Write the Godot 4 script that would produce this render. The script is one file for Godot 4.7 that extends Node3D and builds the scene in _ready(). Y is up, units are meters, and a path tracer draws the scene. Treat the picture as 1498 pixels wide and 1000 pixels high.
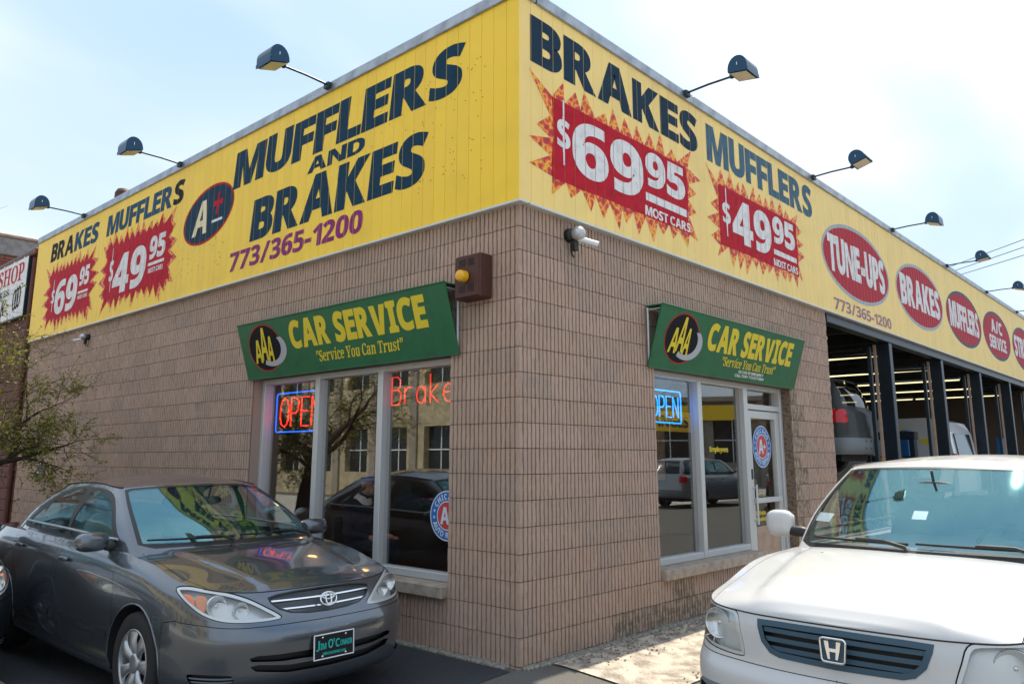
extends Node3D
# A corner auto repair shop with yellow fascia signs, two parked cars and the street around it.
# World: shop corner at the origin, street wall along -X (faces +Z), side wall along -Z (faces +X).

class Soup:
	var p := PackedVector3Array()
	var n := PackedVector3Array()
	var uv := PackedVector2Array()
	func t3(a: Vector3, b: Vector3, c: Vector3, na: Vector3, nb: Vector3, nc: Vector3) -> void:
		p.append(a); p.append(b); p.append(c)
		n.append(na); n.append(nb); n.append(nc)
		uv.append(Vector2.ZERO); uv.append(Vector2.ZERO); uv.append(Vector2.ZERO)
	func tri(a: Vector3, b: Vector3, c: Vector3) -> void:
		var k := (b - a).cross(c - a)
		if k.length_squared() < 1e-16:
			return
		k = k.normalized()
		t3(a, b, c, k, k, k)
	func quad(a: Vector3, b: Vector3, c: Vector3, d: Vector3) -> void:
		tri(a, b, c); tri(a, c, d)
	func add(o: Soup, x := Transform3D()) -> Soup:
		var m := x.basis.inverse().transposed()
		for i in o.p.size():
			p.append(x * o.p[i]); n.append((m * o.n[i]).normalized()); uv.append(o.uv[i])
		return self
	func box(c: Vector3, s: Vector3, b := Basis()) -> Soup:
		var h := s * 0.5
		var v := []
		for k in 8:
			v.append(c + b * Vector3(h.x if k & 1 else -h.x, h.y if k & 2 else -h.y, h.z if k & 4 else -h.z))
		quad(v[4], v[5], v[7], v[6]); quad(v[1], v[0], v[2], v[3])
		quad(v[5], v[1], v[3], v[7]); quad(v[0], v[4], v[6], v[2])
		quad(v[6], v[7], v[3], v[2]); quad(v[0], v[1], v[5], v[4])
		return self
	func ab(a: Vector3, b: Vector3) -> Soup:
		return box((a + b) * 0.5, (b - a).abs())
	func cbox(c: Vector3, s: Vector3, ch: float, b := Basis()) -> Soup:
		# box with chamfered edges
		var h := s * 0.5
		var e := minf(ch, minf(h.x, minf(h.y, h.z)) * 0.9)
		var P := func(ax: int, sx: float, sy: float, sz: float) -> Vector3:
			var q := Vector3(sx * (h.x - (0.0 if ax == 0 else e)), sy * (h.y - (0.0 if ax == 1 else e)), sz * (h.z - (0.0 if ax == 2 else e)))
			return c + b * q
		for s0 in [-1.0, 1.0]:
			face(P.call(0, s0, -1, -1), P.call(0, s0, 1, -1), P.call(0, s0, 1, 1), P.call(0, s0, -1, 1), c)
			face(P.call(1, -1, s0, -1), P.call(1, 1, s0, -1), P.call(1, 1, s0, 1), P.call(1, -1, s0, 1), c)
			face(P.call(2, -1, -1, s0), P.call(2, 1, -1, s0), P.call(2, 1, 1, s0), P.call(2, -1, 1, s0), c)
			for s1 in [-1.0, 1.0]:
				face(P.call(0, s0, s1, -1), P.call(0, s0, s1, 1), P.call(1, s0, s1, 1), P.call(1, s0, s1, -1), c)
				face(P.call(0, s0, -1, s1), P.call(0, s0, 1, s1), P.call(2, s0, 1, s1), P.call(2, s0, -1, s1), c)
				face(P.call(1, -1, s0, s1), P.call(1, 1, s0, s1), P.call(2, 1, s0, s1), P.call(2, -1, s0, s1), c)
				for s2 in [-1.0, 1.0]:
					out3(P.call(0, s0, s1, s2), P.call(1, s0, s1, s2), P.call(2, s0, s1, s2), c)
		return self
	func out3(a: Vector3, b: Vector3, c: Vector3, from: Vector3) -> void:
		if (b - a).cross(c - a).dot(a - from) < 0.0:
			tri(a, c, b)
		else:
			tri(a, b, c)
	func face(a: Vector3, b: Vector3, c: Vector3, d: Vector3, from: Vector3) -> void:
		if (b - a).cross(c - a).dot((a + c) * 0.5 - from) < 0.0:
			quad(a, d, c, b)
		else:
			quad(a, b, c, d)
	func grid(rows: Array, flip := false) -> Soup:
		# rows of equally long point rows, smooth normals from neighbours
		var nr := rows.size()
		var nc: int = rows[0].size()
		var closed: bool = rows[0][0].distance_to(rows[0][nc - 1]) < 1e-6 and rows[nr - 1][0].distance_to(rows[nr - 1][nc - 1]) < 1e-6
		var nn := []
		for i in nr:
			var line := PackedVector3Array()
			for j in nc:
				var a: Vector3 = rows[i][j + 1] if j + 1 < nc else (rows[i][1] if closed else rows[i][j])
				var b: Vector3 = rows[i][j - 1] if j > 0 else (rows[i][nc - 2] if closed else rows[i][j])
				var c: Vector3 = rows[mini(i + 1, nr - 1)][j]
				var d: Vector3 = rows[maxi(i - 1, 0)][j]
				var k := (a - b).cross(c - d)
				if k.length_squared() < 1e-18:
					var i2 := clampi(i + (1 if i == 0 else -1), 0, nr - 1)
					a = rows[i2][j + 1] if j + 1 < nc else (rows[i2][1] if closed else rows[i2][j])
					b = rows[i2][j - 1] if j > 0 else (rows[i2][nc - 2] if closed else rows[i2][j])
					k = (a - b).cross(c - d)
				line.append((k * (-1.0 if flip else 1.0)).normalized())
			nn.append(line)
		for i in nr - 1:
			for j in nc - 1:
				quadn(rows[i][j], rows[i][j + 1], rows[i + 1][j + 1], rows[i + 1][j], nn[i][j], nn[i][j + 1], nn[i + 1][j + 1], nn[i + 1][j])
		return self
	func quadn(a: Vector3, b: Vector3, c: Vector3, d: Vector3, na: Vector3, nb: Vector3, nc: Vector3, nd: Vector3) -> void:
		trin(a, b, c, na, nb, nc); trin(a, c, d, na, nc, nd)
	func trin(a: Vector3, b: Vector3, c: Vector3, na: Vector3, nb: Vector3, nc: Vector3) -> void:
		var k := (b - a).cross(c - a)
		if k.length_squared() < 1e-16:
			return
		if k.dot(na + nb + nc) < 0.0:
			t3(a, c, b, na, nc, nb)
		else:
			t3(a, b, c, na, nb, nc)
	func tube(path: PackedVector3Array, r0: float, r1 := -1.0, sides := 6, caps := true) -> Soup:
		if r1 < 0.0:
			r1 = r0
		var m := path.size()
		var rows := []
		var side := Vector3.ZERO
		for i in m:
			var d := (path[mini(i + 1, m - 1)] - path[maxi(i - 1, 0)]).normalized()
			if side == Vector3.ZERO:
				side = d.cross(Vector3.UP if absf(d.y) < 0.9 else Vector3.RIGHT).normalized()
			side = (side - d * side.dot(d)).normalized()
			var up := side.cross(d)
			var r := lerpf(r0, r1, float(i) / maxi(1, m - 1))
			var row := PackedVector3Array()
			for k in sides + 1:
				var a := TAU * (k % sides) / sides
				row.append(path[i] + (side * cos(a) + up * sin(a)) * r)
			rows.append(row)
		for i in m - 1:
			for k in sides:
				var q := [rows[i][k], rows[i][k + 1], rows[i + 1][k + 1], rows[i + 1][k]]
				var c0 := path[i]; var c1 := path[i + 1]
				quadn(q[0], q[1], q[2], q[3], (q[0] - c0).normalized(), (q[1] - c0).normalized(), (q[2] - c1).normalized(), (q[3] - c1).normalized())
		if caps:
			for k in sides:
				out3(path[0], rows[0][k], rows[0][k + 1], path[1])
				out3(path[m - 1], rows[m - 1][k], rows[m - 1][k + 1], path[m - 2])
		return self
	func rod(a: Vector3, b: Vector3, r: float, sides := 6) -> Soup:
		return tube(PackedVector3Array([a, b]), r, r, sides)
	func lathe(prof: Array, x := Transform3D(), seg := 20) -> Soup:
		# profile of Vector2(radius, height) turned round the local y axis
		var rows := []
		for q in prof:
			var row := PackedVector3Array()
			for k in seg + 1:
				var a := TAU * (k % seg) / seg
				row.append(x * Vector3(q.x * cos(a), q.y, q.x * sin(a)))
			rows.append(row)
		return grid(rows, true)
	func blob(c: Vector3, r: Vector3, e := 2.0, nu := 16, nv := 10, b := Basis()) -> Soup:
		# superellipsoid: e 2 is an ellipsoid, larger is boxier
		var rows := []; var nn := []
		for i in nv + 1:
			var ph := -PI / 2 + PI * i / nv
			var row := PackedVector3Array(); var nl := PackedVector3Array()
			for j in nu + 1:
				var th := TAU * (j % nu) / nu
				var d := Vector3(cos(ph) * cos(th), sin(ph), cos(ph) * sin(th))
				var m := pow(pow(absf(d.x), e) + pow(absf(d.y), e) + pow(absf(d.z), e), -1.0 / e)
				var q := d * m
				var g := Vector3(signf(q.x) * pow(absf(q.x), e - 1.0) / r.x, signf(q.y) * pow(absf(q.y), e - 1.0) / r.y, signf(q.z) * pow(absf(q.z), e - 1.0) / r.z)
				row.append(c + b * (q * r)); nl.append((b * g).normalized())
			rows.append(row); nn.append(nl)
		for i in nv:
			for j in nu:
				quadn(rows[i][j], rows[i][j + 1], rows[i + 1][j + 1], rows[i + 1][j], nn[i][j], nn[i][j + 1], nn[i + 1][j + 1], nn[i + 1][j])
		return self
	func flat(tris: PackedVector2Array, z: float, x := Transform3D()) -> Soup:
		# 2D triangles laid in the local xy plane
		for i in range(0, tris.size() - 2, 3):
			var a := tris[i]; var b := tris[i + 1]; var c := tris[i + 2]
			if (b - a).cross(c - a) < 0.0:
				var s := b; b = c; c = s
			tri(x * Vector3(a.x, a.y, z), x * Vector3(b.x, b.y, z), x * Vector3(c.x, c.y, z))
		return self
	func prism(poly: PackedVector2Array, z0: float, z1: float, x := Transform3D()) -> Soup:
		var q := poly
		if Geometry2D.is_polygon_clockwise(q):
			q = q.duplicate(); q.reverse()
		var ix := Geometry2D.triangulate_polygon(q)
		for i in range(0, ix.size(), 3):
			var a := q[ix[i]]; var b := q[ix[i + 1]]; var c := q[ix[i + 2]]
			if (b - a).cross(c - a) < 0.0:
				var s := b; b = c; c = s
			tri(x * Vector3(a.x, a.y, z1), x * Vector3(b.x, b.y, z1), x * Vector3(c.x, c.y, z1))
			tri(x * Vector3(a.x, a.y, z0), x * Vector3(c.x, c.y, z0), x * Vector3(b.x, b.y, z0))
		for i in q.size():
			var a := q[i]; var b := q[(i + 1) % q.size()]
			quad(x * Vector3(a.x, a.y, z0), x * Vector3(b.x, b.y, z0), x * Vector3(b.x, b.y, z1), x * Vector3(a.x, a.y, z1))
		return self
	func quad_sheet(x0: float, x1: float, z0: float, z1: float, y: float) -> Soup:
		quad(Vector3(x0, y, z1), Vector3(x1, y, z1), Vector3(x1, y, z0), Vector3(x0, y, z0))
		return self
	func mirrored() -> Soup:
		var o := Soup.new()
		for i in range(0, p.size(), 3):
			for k in [0, 2, 1]:
				o.p.append(p[i + k] * Vector3(1, 1, -1)); o.n.append(n[i + k] * Vector3(1, 1, -1)); o.uv.append(uv[i + k])
		return o
	func offset(d: float) -> Soup:
		var o := Soup.new()
		for i in p.size():
			o.p.append(p[i] + n[i] * d); o.n.append(n[i]); o.uv.append(uv[i])
		return o
	func mesh() -> ArrayMesh:
		var P := PackedVector3Array(); var N := PackedVector3Array()
		P.resize(p.size()); N.resize(p.size())
		for i in range(0, p.size(), 3):
			P[i] = p[i]; P[i + 1] = p[i + 2]; P[i + 2] = p[i + 1]
			N[i] = n[i]; N[i + 1] = n[i + 2]; N[i + 2] = n[i + 1]
		var a := []
		a.resize(Mesh.ARRAY_MAX)
		a[Mesh.ARRAY_VERTEX] = P; a[Mesh.ARRAY_NORMAL] = N
		var m := ArrayMesh.new()
		if P.size():
			m.add_surface_from_arrays(Mesh.PRIMITIVE_TRIANGLES, a)
		return m

var rng := RandomNumberGenerator.new()
var M := {}
var used := {}

func numbered(called: String) -> String:
	used[called] = used.get(called, -1) + 1
	return called if used[called] == 0 else "%s_%03d" % [called, used[called]]

func put(called: String, what, m: Material, parent: Node = null) -> MeshInstance3D:
	# one named mesh: a part when it has a parent, else a thing or a piece of the setting
	var o := MeshInstance3D.new()
	o.mesh = what.mesh() if what is Soup else what
	o.material_override = null
	for i in o.mesh.get_surface_count():
		o.set_surface_override_material(i, m)
	if parent == null:
		o.name = numbered(called)
		add_child(o)
	else:
		o.name = called
		parent.add_child(o, true)
	return o

func thing(called: String, label: String, category: String, at := Vector3.ZERO, group := "", b := Basis()) -> Node3D:
	var o := Node3D.new()
	o.name = numbered(called)
	add_child(o)
	o.transform = Transform3D(b, at)
	tag(o, label, category, group)
	return o

func tag(o: Node, label: String, category: String, group := "") -> Node:
	o.set_meta("label", label); o.set_meta("category", category)
	if group:
		o.set_meta("group", group)
	return o

func struct(called: String, what, m: Material) -> MeshInstance3D:
	var o := put(called, what, m)
	o.set_meta("kind", "structure")
	return o

func holder(called: String, parent: Node, at := Vector3.ZERO, b := Basis()) -> Node3D:
	var o := Node3D.new()
	o.name = called
	parent.add_child(o, true)
	o.transform = Transform3D(b, at)
	return o

# ---------------------------------------------------------------- materials
func lin(r: float, g: float, b: float, a := 1.0) -> Color:
	var c := Color(r, g, b).linear_to_srgb()
	c.a = a
	return c

func noise_tex(sd: int, freq: float, oct: int, ramp: Array, size := 512, normal := 0.0, kind := FastNoiseLite.TYPE_SIMPLEX_SMOOTH) -> NoiseTexture2D:
	var f := FastNoiseLite.new()
	f.seed = sd; f.frequency = freq; f.fractal_octaves = oct; f.noise_type = kind
	var t := NoiseTexture2D.new()
	t.width = size; t.height = size; t.seamless = true; t.noise = f
	if normal > 0.0:
		t.as_normal_map = true; t.bump_strength = normal
	elif ramp.size():
		var g := Gradient.new()
		var o := PackedFloat32Array(); var c := PackedColorArray()
		for k in ramp:
			o.append(k[0]); c.append(k[1])
		g.offsets = o; g.colors = c
		t.color_ramp = g
	return t

func grey(v: float) -> Color:
	return Color(v, v, v)

func mat(called: String, c: Color, rough: float, metal := 0.0, tex: Texture2D = null, scale := 1.0, nrm: Texture2D = null, nscale := 1.0) -> StandardMaterial3D:
	var m := StandardMaterial3D.new()
	m.resource_name = called
	m.albedo_color = c; m.roughness = rough; m.metallic = metal
	if tex or nrm:
		m.uv1_triplanar = true; m.uv1_world_triplanar = true
		m.uv1_scale = Vector3.ONE * scale
	if tex:
		m.albedo_texture = tex
	if nrm:
		m.normal_enabled = true; m.normal_texture = nrm; m.normal_scale = nscale
	M[called] = m
	return m

func glass(called: String, c: Color) -> StandardMaterial3D:
	var m := mat(called, c, 0.0)
	m.transparency = BaseMaterial3D.TRANSPARENCY_ALPHA
	return m

func coated(called: String, c: Color, rough: float) -> StandardMaterial3D:
	# glass with a reflecting coat: part of the light is mirrored, the rest passes
	var m := mat(called, c, rough, 1.0)
	m.transparency = BaseMaterial3D.TRANSPARENCY_ALPHA
	var im := Image.create_empty(4, 4, false, Image.FORMAT_RGBA8)
	im.fill(Color.WHITE)
	m.albedo_texture = ImageTexture.create_from_image(im)
	return m

func glow(called: String, c: Color, e: float) -> StandardMaterial3D:
	var m := mat(called, c, 0.5)
	m.emission_enabled = true; m.emission = c; m.emission_energy_multiplier = e
	return m

func paint(called: String, c: Color, metal: float, rough: float, coat := 1.0) -> StandardMaterial3D:
	var m := mat(called, c, rough, metal)
	m.clearcoat_enabled = coat > 0.0; m.clearcoat = coat; m.clearcoat_roughness = 0.03
	return m

func local_tex(m: StandardMaterial3D) -> StandardMaterial3D:
	m.uv1_world_triplanar = false
	return m

func make_materials() -> void:
	var grit := noise_tex(11, 0.09, 4, [[0.0, grey(0.58)], [0.45, grey(0.90)], [1.0, grey(1.0)]])
	var patch := noise_tex(12, 0.012, 5, [[0.0, grey(0.80)], [0.4, grey(0.92)], [0.7, grey(1.0)], [1.0, grey(0.94)]])
	var stain := noise_tex(13, 0.02, 5, [[0.0, grey(0.6)], [0.35, grey(0.78)], [0.6, grey(0.97)], [1.0, grey(1.0)]])
	var gritn := noise_tex(14, 0.12, 4, [], 512, 5.0)
	var ripple := noise_tex(15, 0.006, 3, [], 512, 3.0)
	var asph := noise_tex(16, 0.16, 5, [[0.0, grey(0.42)], [0.45, grey(0.66)], [0.60, grey(0.74)], [0.68, grey(0.86)], [0.74, grey(1.0)]], 1024)
	# block in several tones, as fired and weathered
	for k in 5:
		var t: Array = [[0.67, 0.475, 0.365], [0.635, 0.452, 0.35], [0.70, 0.495, 0.385], [0.66, 0.46, 0.348], [0.605, 0.443, 0.352]][k]
		mat("block%d" % k, lin(t[0], t[1], t[2]), 0.92, 0.0, grit, 2.6, gritn, 1.4)
	mat("block_stained", lin(0.44, 0.335, 0.25), 0.95, 0.0, stain, 0.9, gritn, 0.8)
	mat("block_smooth", lin(0.52, 0.40, 0.325), 0.9, 0.0, grit, 3.1, gritn, 0.4)
	mat("block_drip", lin(0.25, 0.18, 0.13), 0.95, 0.0, stain, 1.7, gritn, 0.4)
	mat("mortar", lin(0.20, 0.145, 0.11), 0.95, 0.0, grit, 3.0)
	mat("sill_stone", lin(0.42, 0.35, 0.28), 0.8, 0.0, patch, 1.0, gritn, 0.25)
	var faded := noise_tex(17, 0.008, 4, [[0.0, Color(0.965, 0.965, 0.95)], [0.5, grey(1.0)], [1.0, Color(1.0, 0.99, 0.96)]])
	for k in 4:
		var d: float = [0.0, 0.018, -0.022, 0.008][k]
		mat("yellow_street%d" % k, lin(0.95 + d, 0.62 + d, 0.022), 0.45, 0.0, faded, 0.35)
		mat("yellow_side%d" % k, lin(0.93 + d, 0.67 + d, 0.21), 0.5, 0.0, faded, 0.35)
	var wear := noise_tex(18, 0.01, 5, [[0.0, grey(0.86)], [0.5, grey(0.98)], [1.0, grey(1.0)]])
	mat("sign_navy", lin(0.008, 0.045, 0.085), 0.6, 0.0, wear, 1.0)
	mat("sign_navy_side", lin(0.012, 0.038, 0.07), 0.6, 0.0, wear, 1.0)
	mat("sign_black", lin(0.012, 0.014, 0.018), 0.6, 0.0, wear, 1.0)
	mat("sign_blue", lin(0.018, 0.085, 0.16), 0.6, 0.0, wear, 1.0)
	mat("sign_faded_blue", lin(0.07, 0.15, 0.22), 0.6, 0.0, wear, 1.0)
	mat("sign_red", lin(0.52, 0.012, 0.03), 0.6, 0.0, wear, 1.0)
	var redwear := noise_tex(19, 0.022, 5, [[0.0, Color(1.0, 0.62, 0.62)], [0.35, Color(1, 0.9, 0.9)], [0.6, grey(1.0)], [1.0, grey(0.86)]])
	mat("sign_worn_red", lin(0.46, 0.03, 0.05), 0.55, 0.0, redwear, 0.9)
	mat("sign_white", lin(0.78, 0.76, 0.74), 0.5, 0.0, wear, 1.3)
	mat("sign_magenta", lin(0.27, 0.03, 0.17), 0.5, 0.0, wear, 1.0)
	mat("sign_mauve", lin(0.34, 0.17, 0.22), 0.55, 0.0, wear, 1.3)
	mat("sign_cream", lin(0.78, 0.66, 0.40), 0.5)
	mat("sign_rim_grey", lin(0.36, 0.42, 0.45), 0.5, 0.0, wear, 1.3)
	mat("sign_orange", lin(0.75, 0.2, 0.02), 0.45)
	var fire := noise_tex(20, 0.014, 2, [[0.0, Color(0.62, 0.02, 0.06)], [0.34, Color(0.86, 0.12, 0.06)], [0.48, Color(0.98, 0.50, 0.04)], [0.6, Color(1.0, 0.80, 0.08)], [0.7, Color(0.98, 0.45, 0.04)], [1.0, Color(0.75, 0.05, 0.06)]], 512, 0.0, FastNoiseLite.TYPE_SIMPLEX)
	mat("sign_fire", Color(0.95, 0.95, 0.95), 0.45, 0.0, fire, 0.9)
	for k in ["sign_navy", "sign_navy_side", "sign_black", "sign_blue", "sign_faded_blue", "sign_red", "sign_worn_red", "sign_magenta"]:
		M[k].metallic_specular = 0.22
	mat("flashing", lin(0.42, 0.44, 0.46), 0.4, 0.75, patch, 0.7)
	mat("aluminium", lin(0.60, 0.62, 0.62), 0.4, 0.35)
	mat("aluminium_dark", lin(0.12, 0.13, 0.135), 0.4, 0.4)
	coated("shop_glass", lin(0.80, 0.84, 0.84, 0.15), 0.0)
	mat("awning_green", lin(0.006, 0.125, 0.045), 0.42, 0.0, wear, 1.2)
	mat("awning_dark", lin(0.004, 0.02, 0.012), 0.7)
	mat("awning_yellow", lin(0.72, 0.56, 0.02), 0.45)
	mat("awning_silver", lin(0.42, 0.42, 0.46), 0.4)
	mat("lamp_blue", lin(0.012, 0.055, 0.105), 0.3, 0.35)
	mat("lamp_lens", lin(0.72, 0.66, 0.5), 0.2)
	mat("pole_dark", lin(0.03, 0.05, 0.065), 0.4, 0.5)
	mat("steel_navy", lin(0.012, 0.022, 0.034), 0.38, 0.25, wear, 1.0)
	mat("steel_tan", lin(0.42, 0.30, 0.23), 0.7, 0.0, wear, 1.0)
	mat("brown_box", lin(0.095, 0.030, 0.018), 0.65, 0.0, stain, 5.0)
	mat("amber_plastic", lin(0.80, 0.42, 0.02), 0.3)
	mat("white_metal", lin(0.74, 0.76, 0.78), 0.4)
	mat("black_rubber", lin(0.012, 0.012, 0.013), 0.75)
	mat("black_plastic", lin(0.016, 0.017, 0.018), 0.5)
	mat("chrome", lin(0.75, 0.76, 0.77), 0.12, 1.0)
	mat("silver_paint", lin(0.50, 0.51, 0.53), 0.3, 0.6)
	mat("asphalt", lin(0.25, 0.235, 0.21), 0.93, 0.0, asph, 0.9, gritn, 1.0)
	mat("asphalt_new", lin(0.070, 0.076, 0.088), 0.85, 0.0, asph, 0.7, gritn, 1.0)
	mat("concrete", lin(0.56, 0.48, 0.39), 0.9, 0.0, stain, 0.45, gritn, 0.7)
	mat("street_concrete", lin(0.46, 0.43, 0.38), 0.9, 0.0, patch, 0.2, gritn, 0.5)
	mat("kerb_concrete", lin(0.34, 0.32, 0.27), 0.9, 0.0, stain, 2.0, gritn, 0.8)
	mat("line_paint", lin(0.50, 0.40, 0.16), 0.8, 0.0, stain, 1.4)
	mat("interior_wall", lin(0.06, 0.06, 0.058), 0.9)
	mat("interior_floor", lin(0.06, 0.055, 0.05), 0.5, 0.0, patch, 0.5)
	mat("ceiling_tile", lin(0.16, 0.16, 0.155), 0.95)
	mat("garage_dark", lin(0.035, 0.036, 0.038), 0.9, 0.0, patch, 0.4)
	mat("garage_floor", lin(0.10, 0.095, 0.09), 0.5, 0.0, stain, 0.3)
	mat("wood", lin(0.16, 0.075, 0.03), 0.5, 0.0, patch, 1.5)
	mat("lift_blue", lin(0.015, 0.12, 0.34), 0.4)
	mat("roofing", lin(0.12, 0.12, 0.12), 0.95)
	mat("neighbour_brown", lin(0.15, 0.050, 0.038), 0.75, 0.0, patch, 0.7, gritn, 0.4)
	mat("clay_coping", lin(0.20, 0.085, 0.055), 0.7, 0.0, patch, 1.2)
	for k in 3:
		var t: Array = [[0.33, 0.12, 0.075], [0.40, 0.19, 0.12], [0.27, 0.10, 0.07]][k]
		mat("brick%d" % k, lin(t[0], t[1], t[2]), 0.9, 0.0, grit, 3.0)
	mat("parapet_grey", lin(0.30, 0.30, 0.29), 0.9, 0.0, patch, 0.8)
	mat("beige_stone", lin(0.60, 0.50, 0.32), 0.85, 0.0, patch, 0.3)
	mat("far_stone", lin(0.34, 0.30, 0.25), 0.85, 0.0, patch, 0.3)
	mat("window_dark", lin(0.02, 0.025, 0.03), 0.08)
	mat("bark", lin(0.055, 0.038, 0.026), 0.95, 0.0, grit, 4.0, gritn, 1.0)
	mat("twig", lin(0.07, 0.05, 0.03), 0.9)
	var bud := mat("bud_green", lin(0.20, 0.20, 0.025), 0.7)
	bud.backlight_enabled = true; bud.backlight = Color(0.4, 0.4, 0.05)
	mat("skin", lin(0.42, 0.22, 0.14), 0.55)
	mat("cloth_navy", lin(0.008, 0.010, 0.028), 0.9)
	mat("cloth_blue", lin(0.01, 0.02, 0.22), 0.85)
	mat("cloth_white", lin(0.7, 0.68, 0.64), 0.9)
	mat("hair", lin(0.03, 0.02, 0.015), 0.8)
	glow("neon_red", Color(1.0, 0.11, 0.04), 1.5)
	glow("neon_dim", Color(1.0, 0.16, 0.09), 0.5)
	glow("neon_blue", Color(0.05, 0.40, 1.0), 1.0)
	glow("neon_cyan", Color(0.02, 0.55, 1.0), 1.5)
	glow("tube_white", Color(1.0, 0.93, 0.74), 0.7)
	glow("downlight", Color(1.0, 0.72, 0.35), 3.0)
	mat("decal_blue", lin(0.02, 0.14, 0.45), 0.4)
	mat("decal_red", lin(0.55, 0.06, 0.06), 0.4)
	mat("decal_pale", lin(0.62, 0.68, 0.76), 0.4)
	# cars
	paint("paint_grey", lin(0.122, 0.138, 0.158), 0.68, 0.23)
	paint("paint_white", lin(0.53, 0.535, 0.535), 0.0, 0.33, 0.7)
	paint("paint_dark", lin(0.012, 0.014, 0.018), 0.3, 0.3)
	paint("paint_silver", lin(0.34, 0.35, 0.36), 0.7, 0.35)
	paint("paint_blue", lin(0.02, 0.07, 0.14), 0.5, 0.35)
	paint("paint_olive", lin(0.016, 0.019, 0.018), 0.0, 0.6, 0.15)
	paint("paint_red", lin(0.30, 0.015, 0.015), 0.3, 0.35)
	mat("plastic_grey", lin(0.16, 0.18, 0.20), 0.6)
	mat("plastic_blue_grey", lin(0.03, 0.075, 0.115), 0.45)
	mat("tyre", lin(0.018, 0.018, 0.019), 0.85)
	mat("wheel_alloy", lin(0.46, 0.48, 0.50), 0.3, 0.7)
	mat("car_inner", lin(0.012, 0.012, 0.013), 0.9)
	mat("seat_cloth", lin(0.09, 0.12, 0.13), 0.95)
	mat("dash", lin(0.035, 0.04, 0.042), 0.8)
	mat("dash_pale", lin(0.22, 0.24, 0.22), 0.8)
	coated("car_glass", lin(0.36, 0.76, 0.80, 0.19), 0.03)
	glass("car_glass_dark", lin(0.003, 0.006, 0.007, 0.55))
	glass("lamp_glass", lin(0.55, 0.60, 0.58, 0.08))
	mat("reflector", lin(0.7, 0.72, 0.72), 0.18, 0.85)
	mat("lamp_inner", lin(0.60, 0.62, 0.61), 0.3, 0.4)
	mat("amber_lens", lin(0.85, 0.17, 0.015), 0.12)
	mat("amber_faded", lin(0.62, 0.20, 0.06), 0.2)
	mat("tail_red", lin(0.55, 0.012, 0.02), 0.12)
	mat("plate_dark", lin(0.006, 0.008, 0.012), 0.35)
	mat("plate_teal", lin(0.02, 0.40, 0.34), 0.4)
	mat("grille_dark", lin(0.008, 0.01, 0.013), 0.5)
	mat("grille_mesh", lin(0.22, 0.24, 0.25), 0.35, 0.4)

# ---------------------------------------------------------------- flat print
var text_cache := {}
var glyph_cache := {}
func glyph(ch: String, font: String, bold: float) -> Dictionary:
	# triangles of one letter on its baseline grid, with its left and right ends
	var most := 1.0
	if ch.to_lower() == ch and ch.to_upper() != ch:
		most = 0.1
	elif font.begins_with("serif"):
		most = 0.0
	elif ch in "16":
		most = 0.5
	elif ch in "3489N":
		most = 0.6 if ch == "3" else 0.7
	elif ch == "$" or ch == "V":
		most = 0.3
	var b := minf(bold, most)
	if ch == "A" and b > 0.2 and b < 0.4:
		b = 0.4
	var key := "%s|%s|%.2f" % [ch, font, b]
	if glyph_cache.has(key):
		return glyph_cache[key]
	var sf := SystemFont.new()
	sf.font_names = PackedStringArray(["Droid Serif" if font.begins_with("serif") else "Droid Sans"])
	sf.font_weight = 400 if font.ends_with("light") else 700
	var fv := FontVariation.new()
	fv.base_font = sf
	fv.variation_embolden = b
	var tm := TextMesh.new()
	tm.font = fv; tm.text = ch; tm.font_size = 64; tm.depth = 0.0; tm.pixel_size = 0.01; tm.curve_step = 1.2
	var a := tm.surface_get_arrays(0)
	var v: PackedVector3Array = a[Mesh.ARRAY_VERTEX]
	var nn: PackedVector3Array = a[Mesh.ARRAY_NORMAL]
	var ix = a[Mesh.ARRAY_INDEX]
	var order := PackedInt32Array(ix) if ix != null else PackedInt32Array(range(v.size()))
	var out := PackedVector2Array()
	var lo := 1e9; var hi := -1e9; var by := 1e9; var ty := -1e9
	for i in range(0, order.size() - 2, 3):
		if nn[order[i]].z < 0.5:
			continue
		for k in 3:
			var q := Vector2(v[order[i + k]].x, v[order[i + k]].y)
			lo = minf(lo, q.x); hi = maxf(hi, q.x); by = minf(by, q.y); ty = maxf(ty, q.y)
			out.append(q)
	if ch == "V" and bold > 0.3:
		var h := ty - by; var w := (hi - lo) * 1.08; var t := h * (0.24 + 0.1 * bold)
		out = fan(PackedVector2Array([Vector2(lo, ty), Vector2(lo + t, ty), Vector2(lo + w / 2, by + h * 0.30), Vector2(lo + w - t, ty), Vector2(lo + w, ty), Vector2(lo + w / 2 + t * 0.56, by), Vector2(lo + w / 2 - t * 0.56, by)]))
		hi = lo + w
	var r := {"t": out, "lo": lo, "hi": hi}
	glyph_cache[key] = r
	return r

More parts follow.
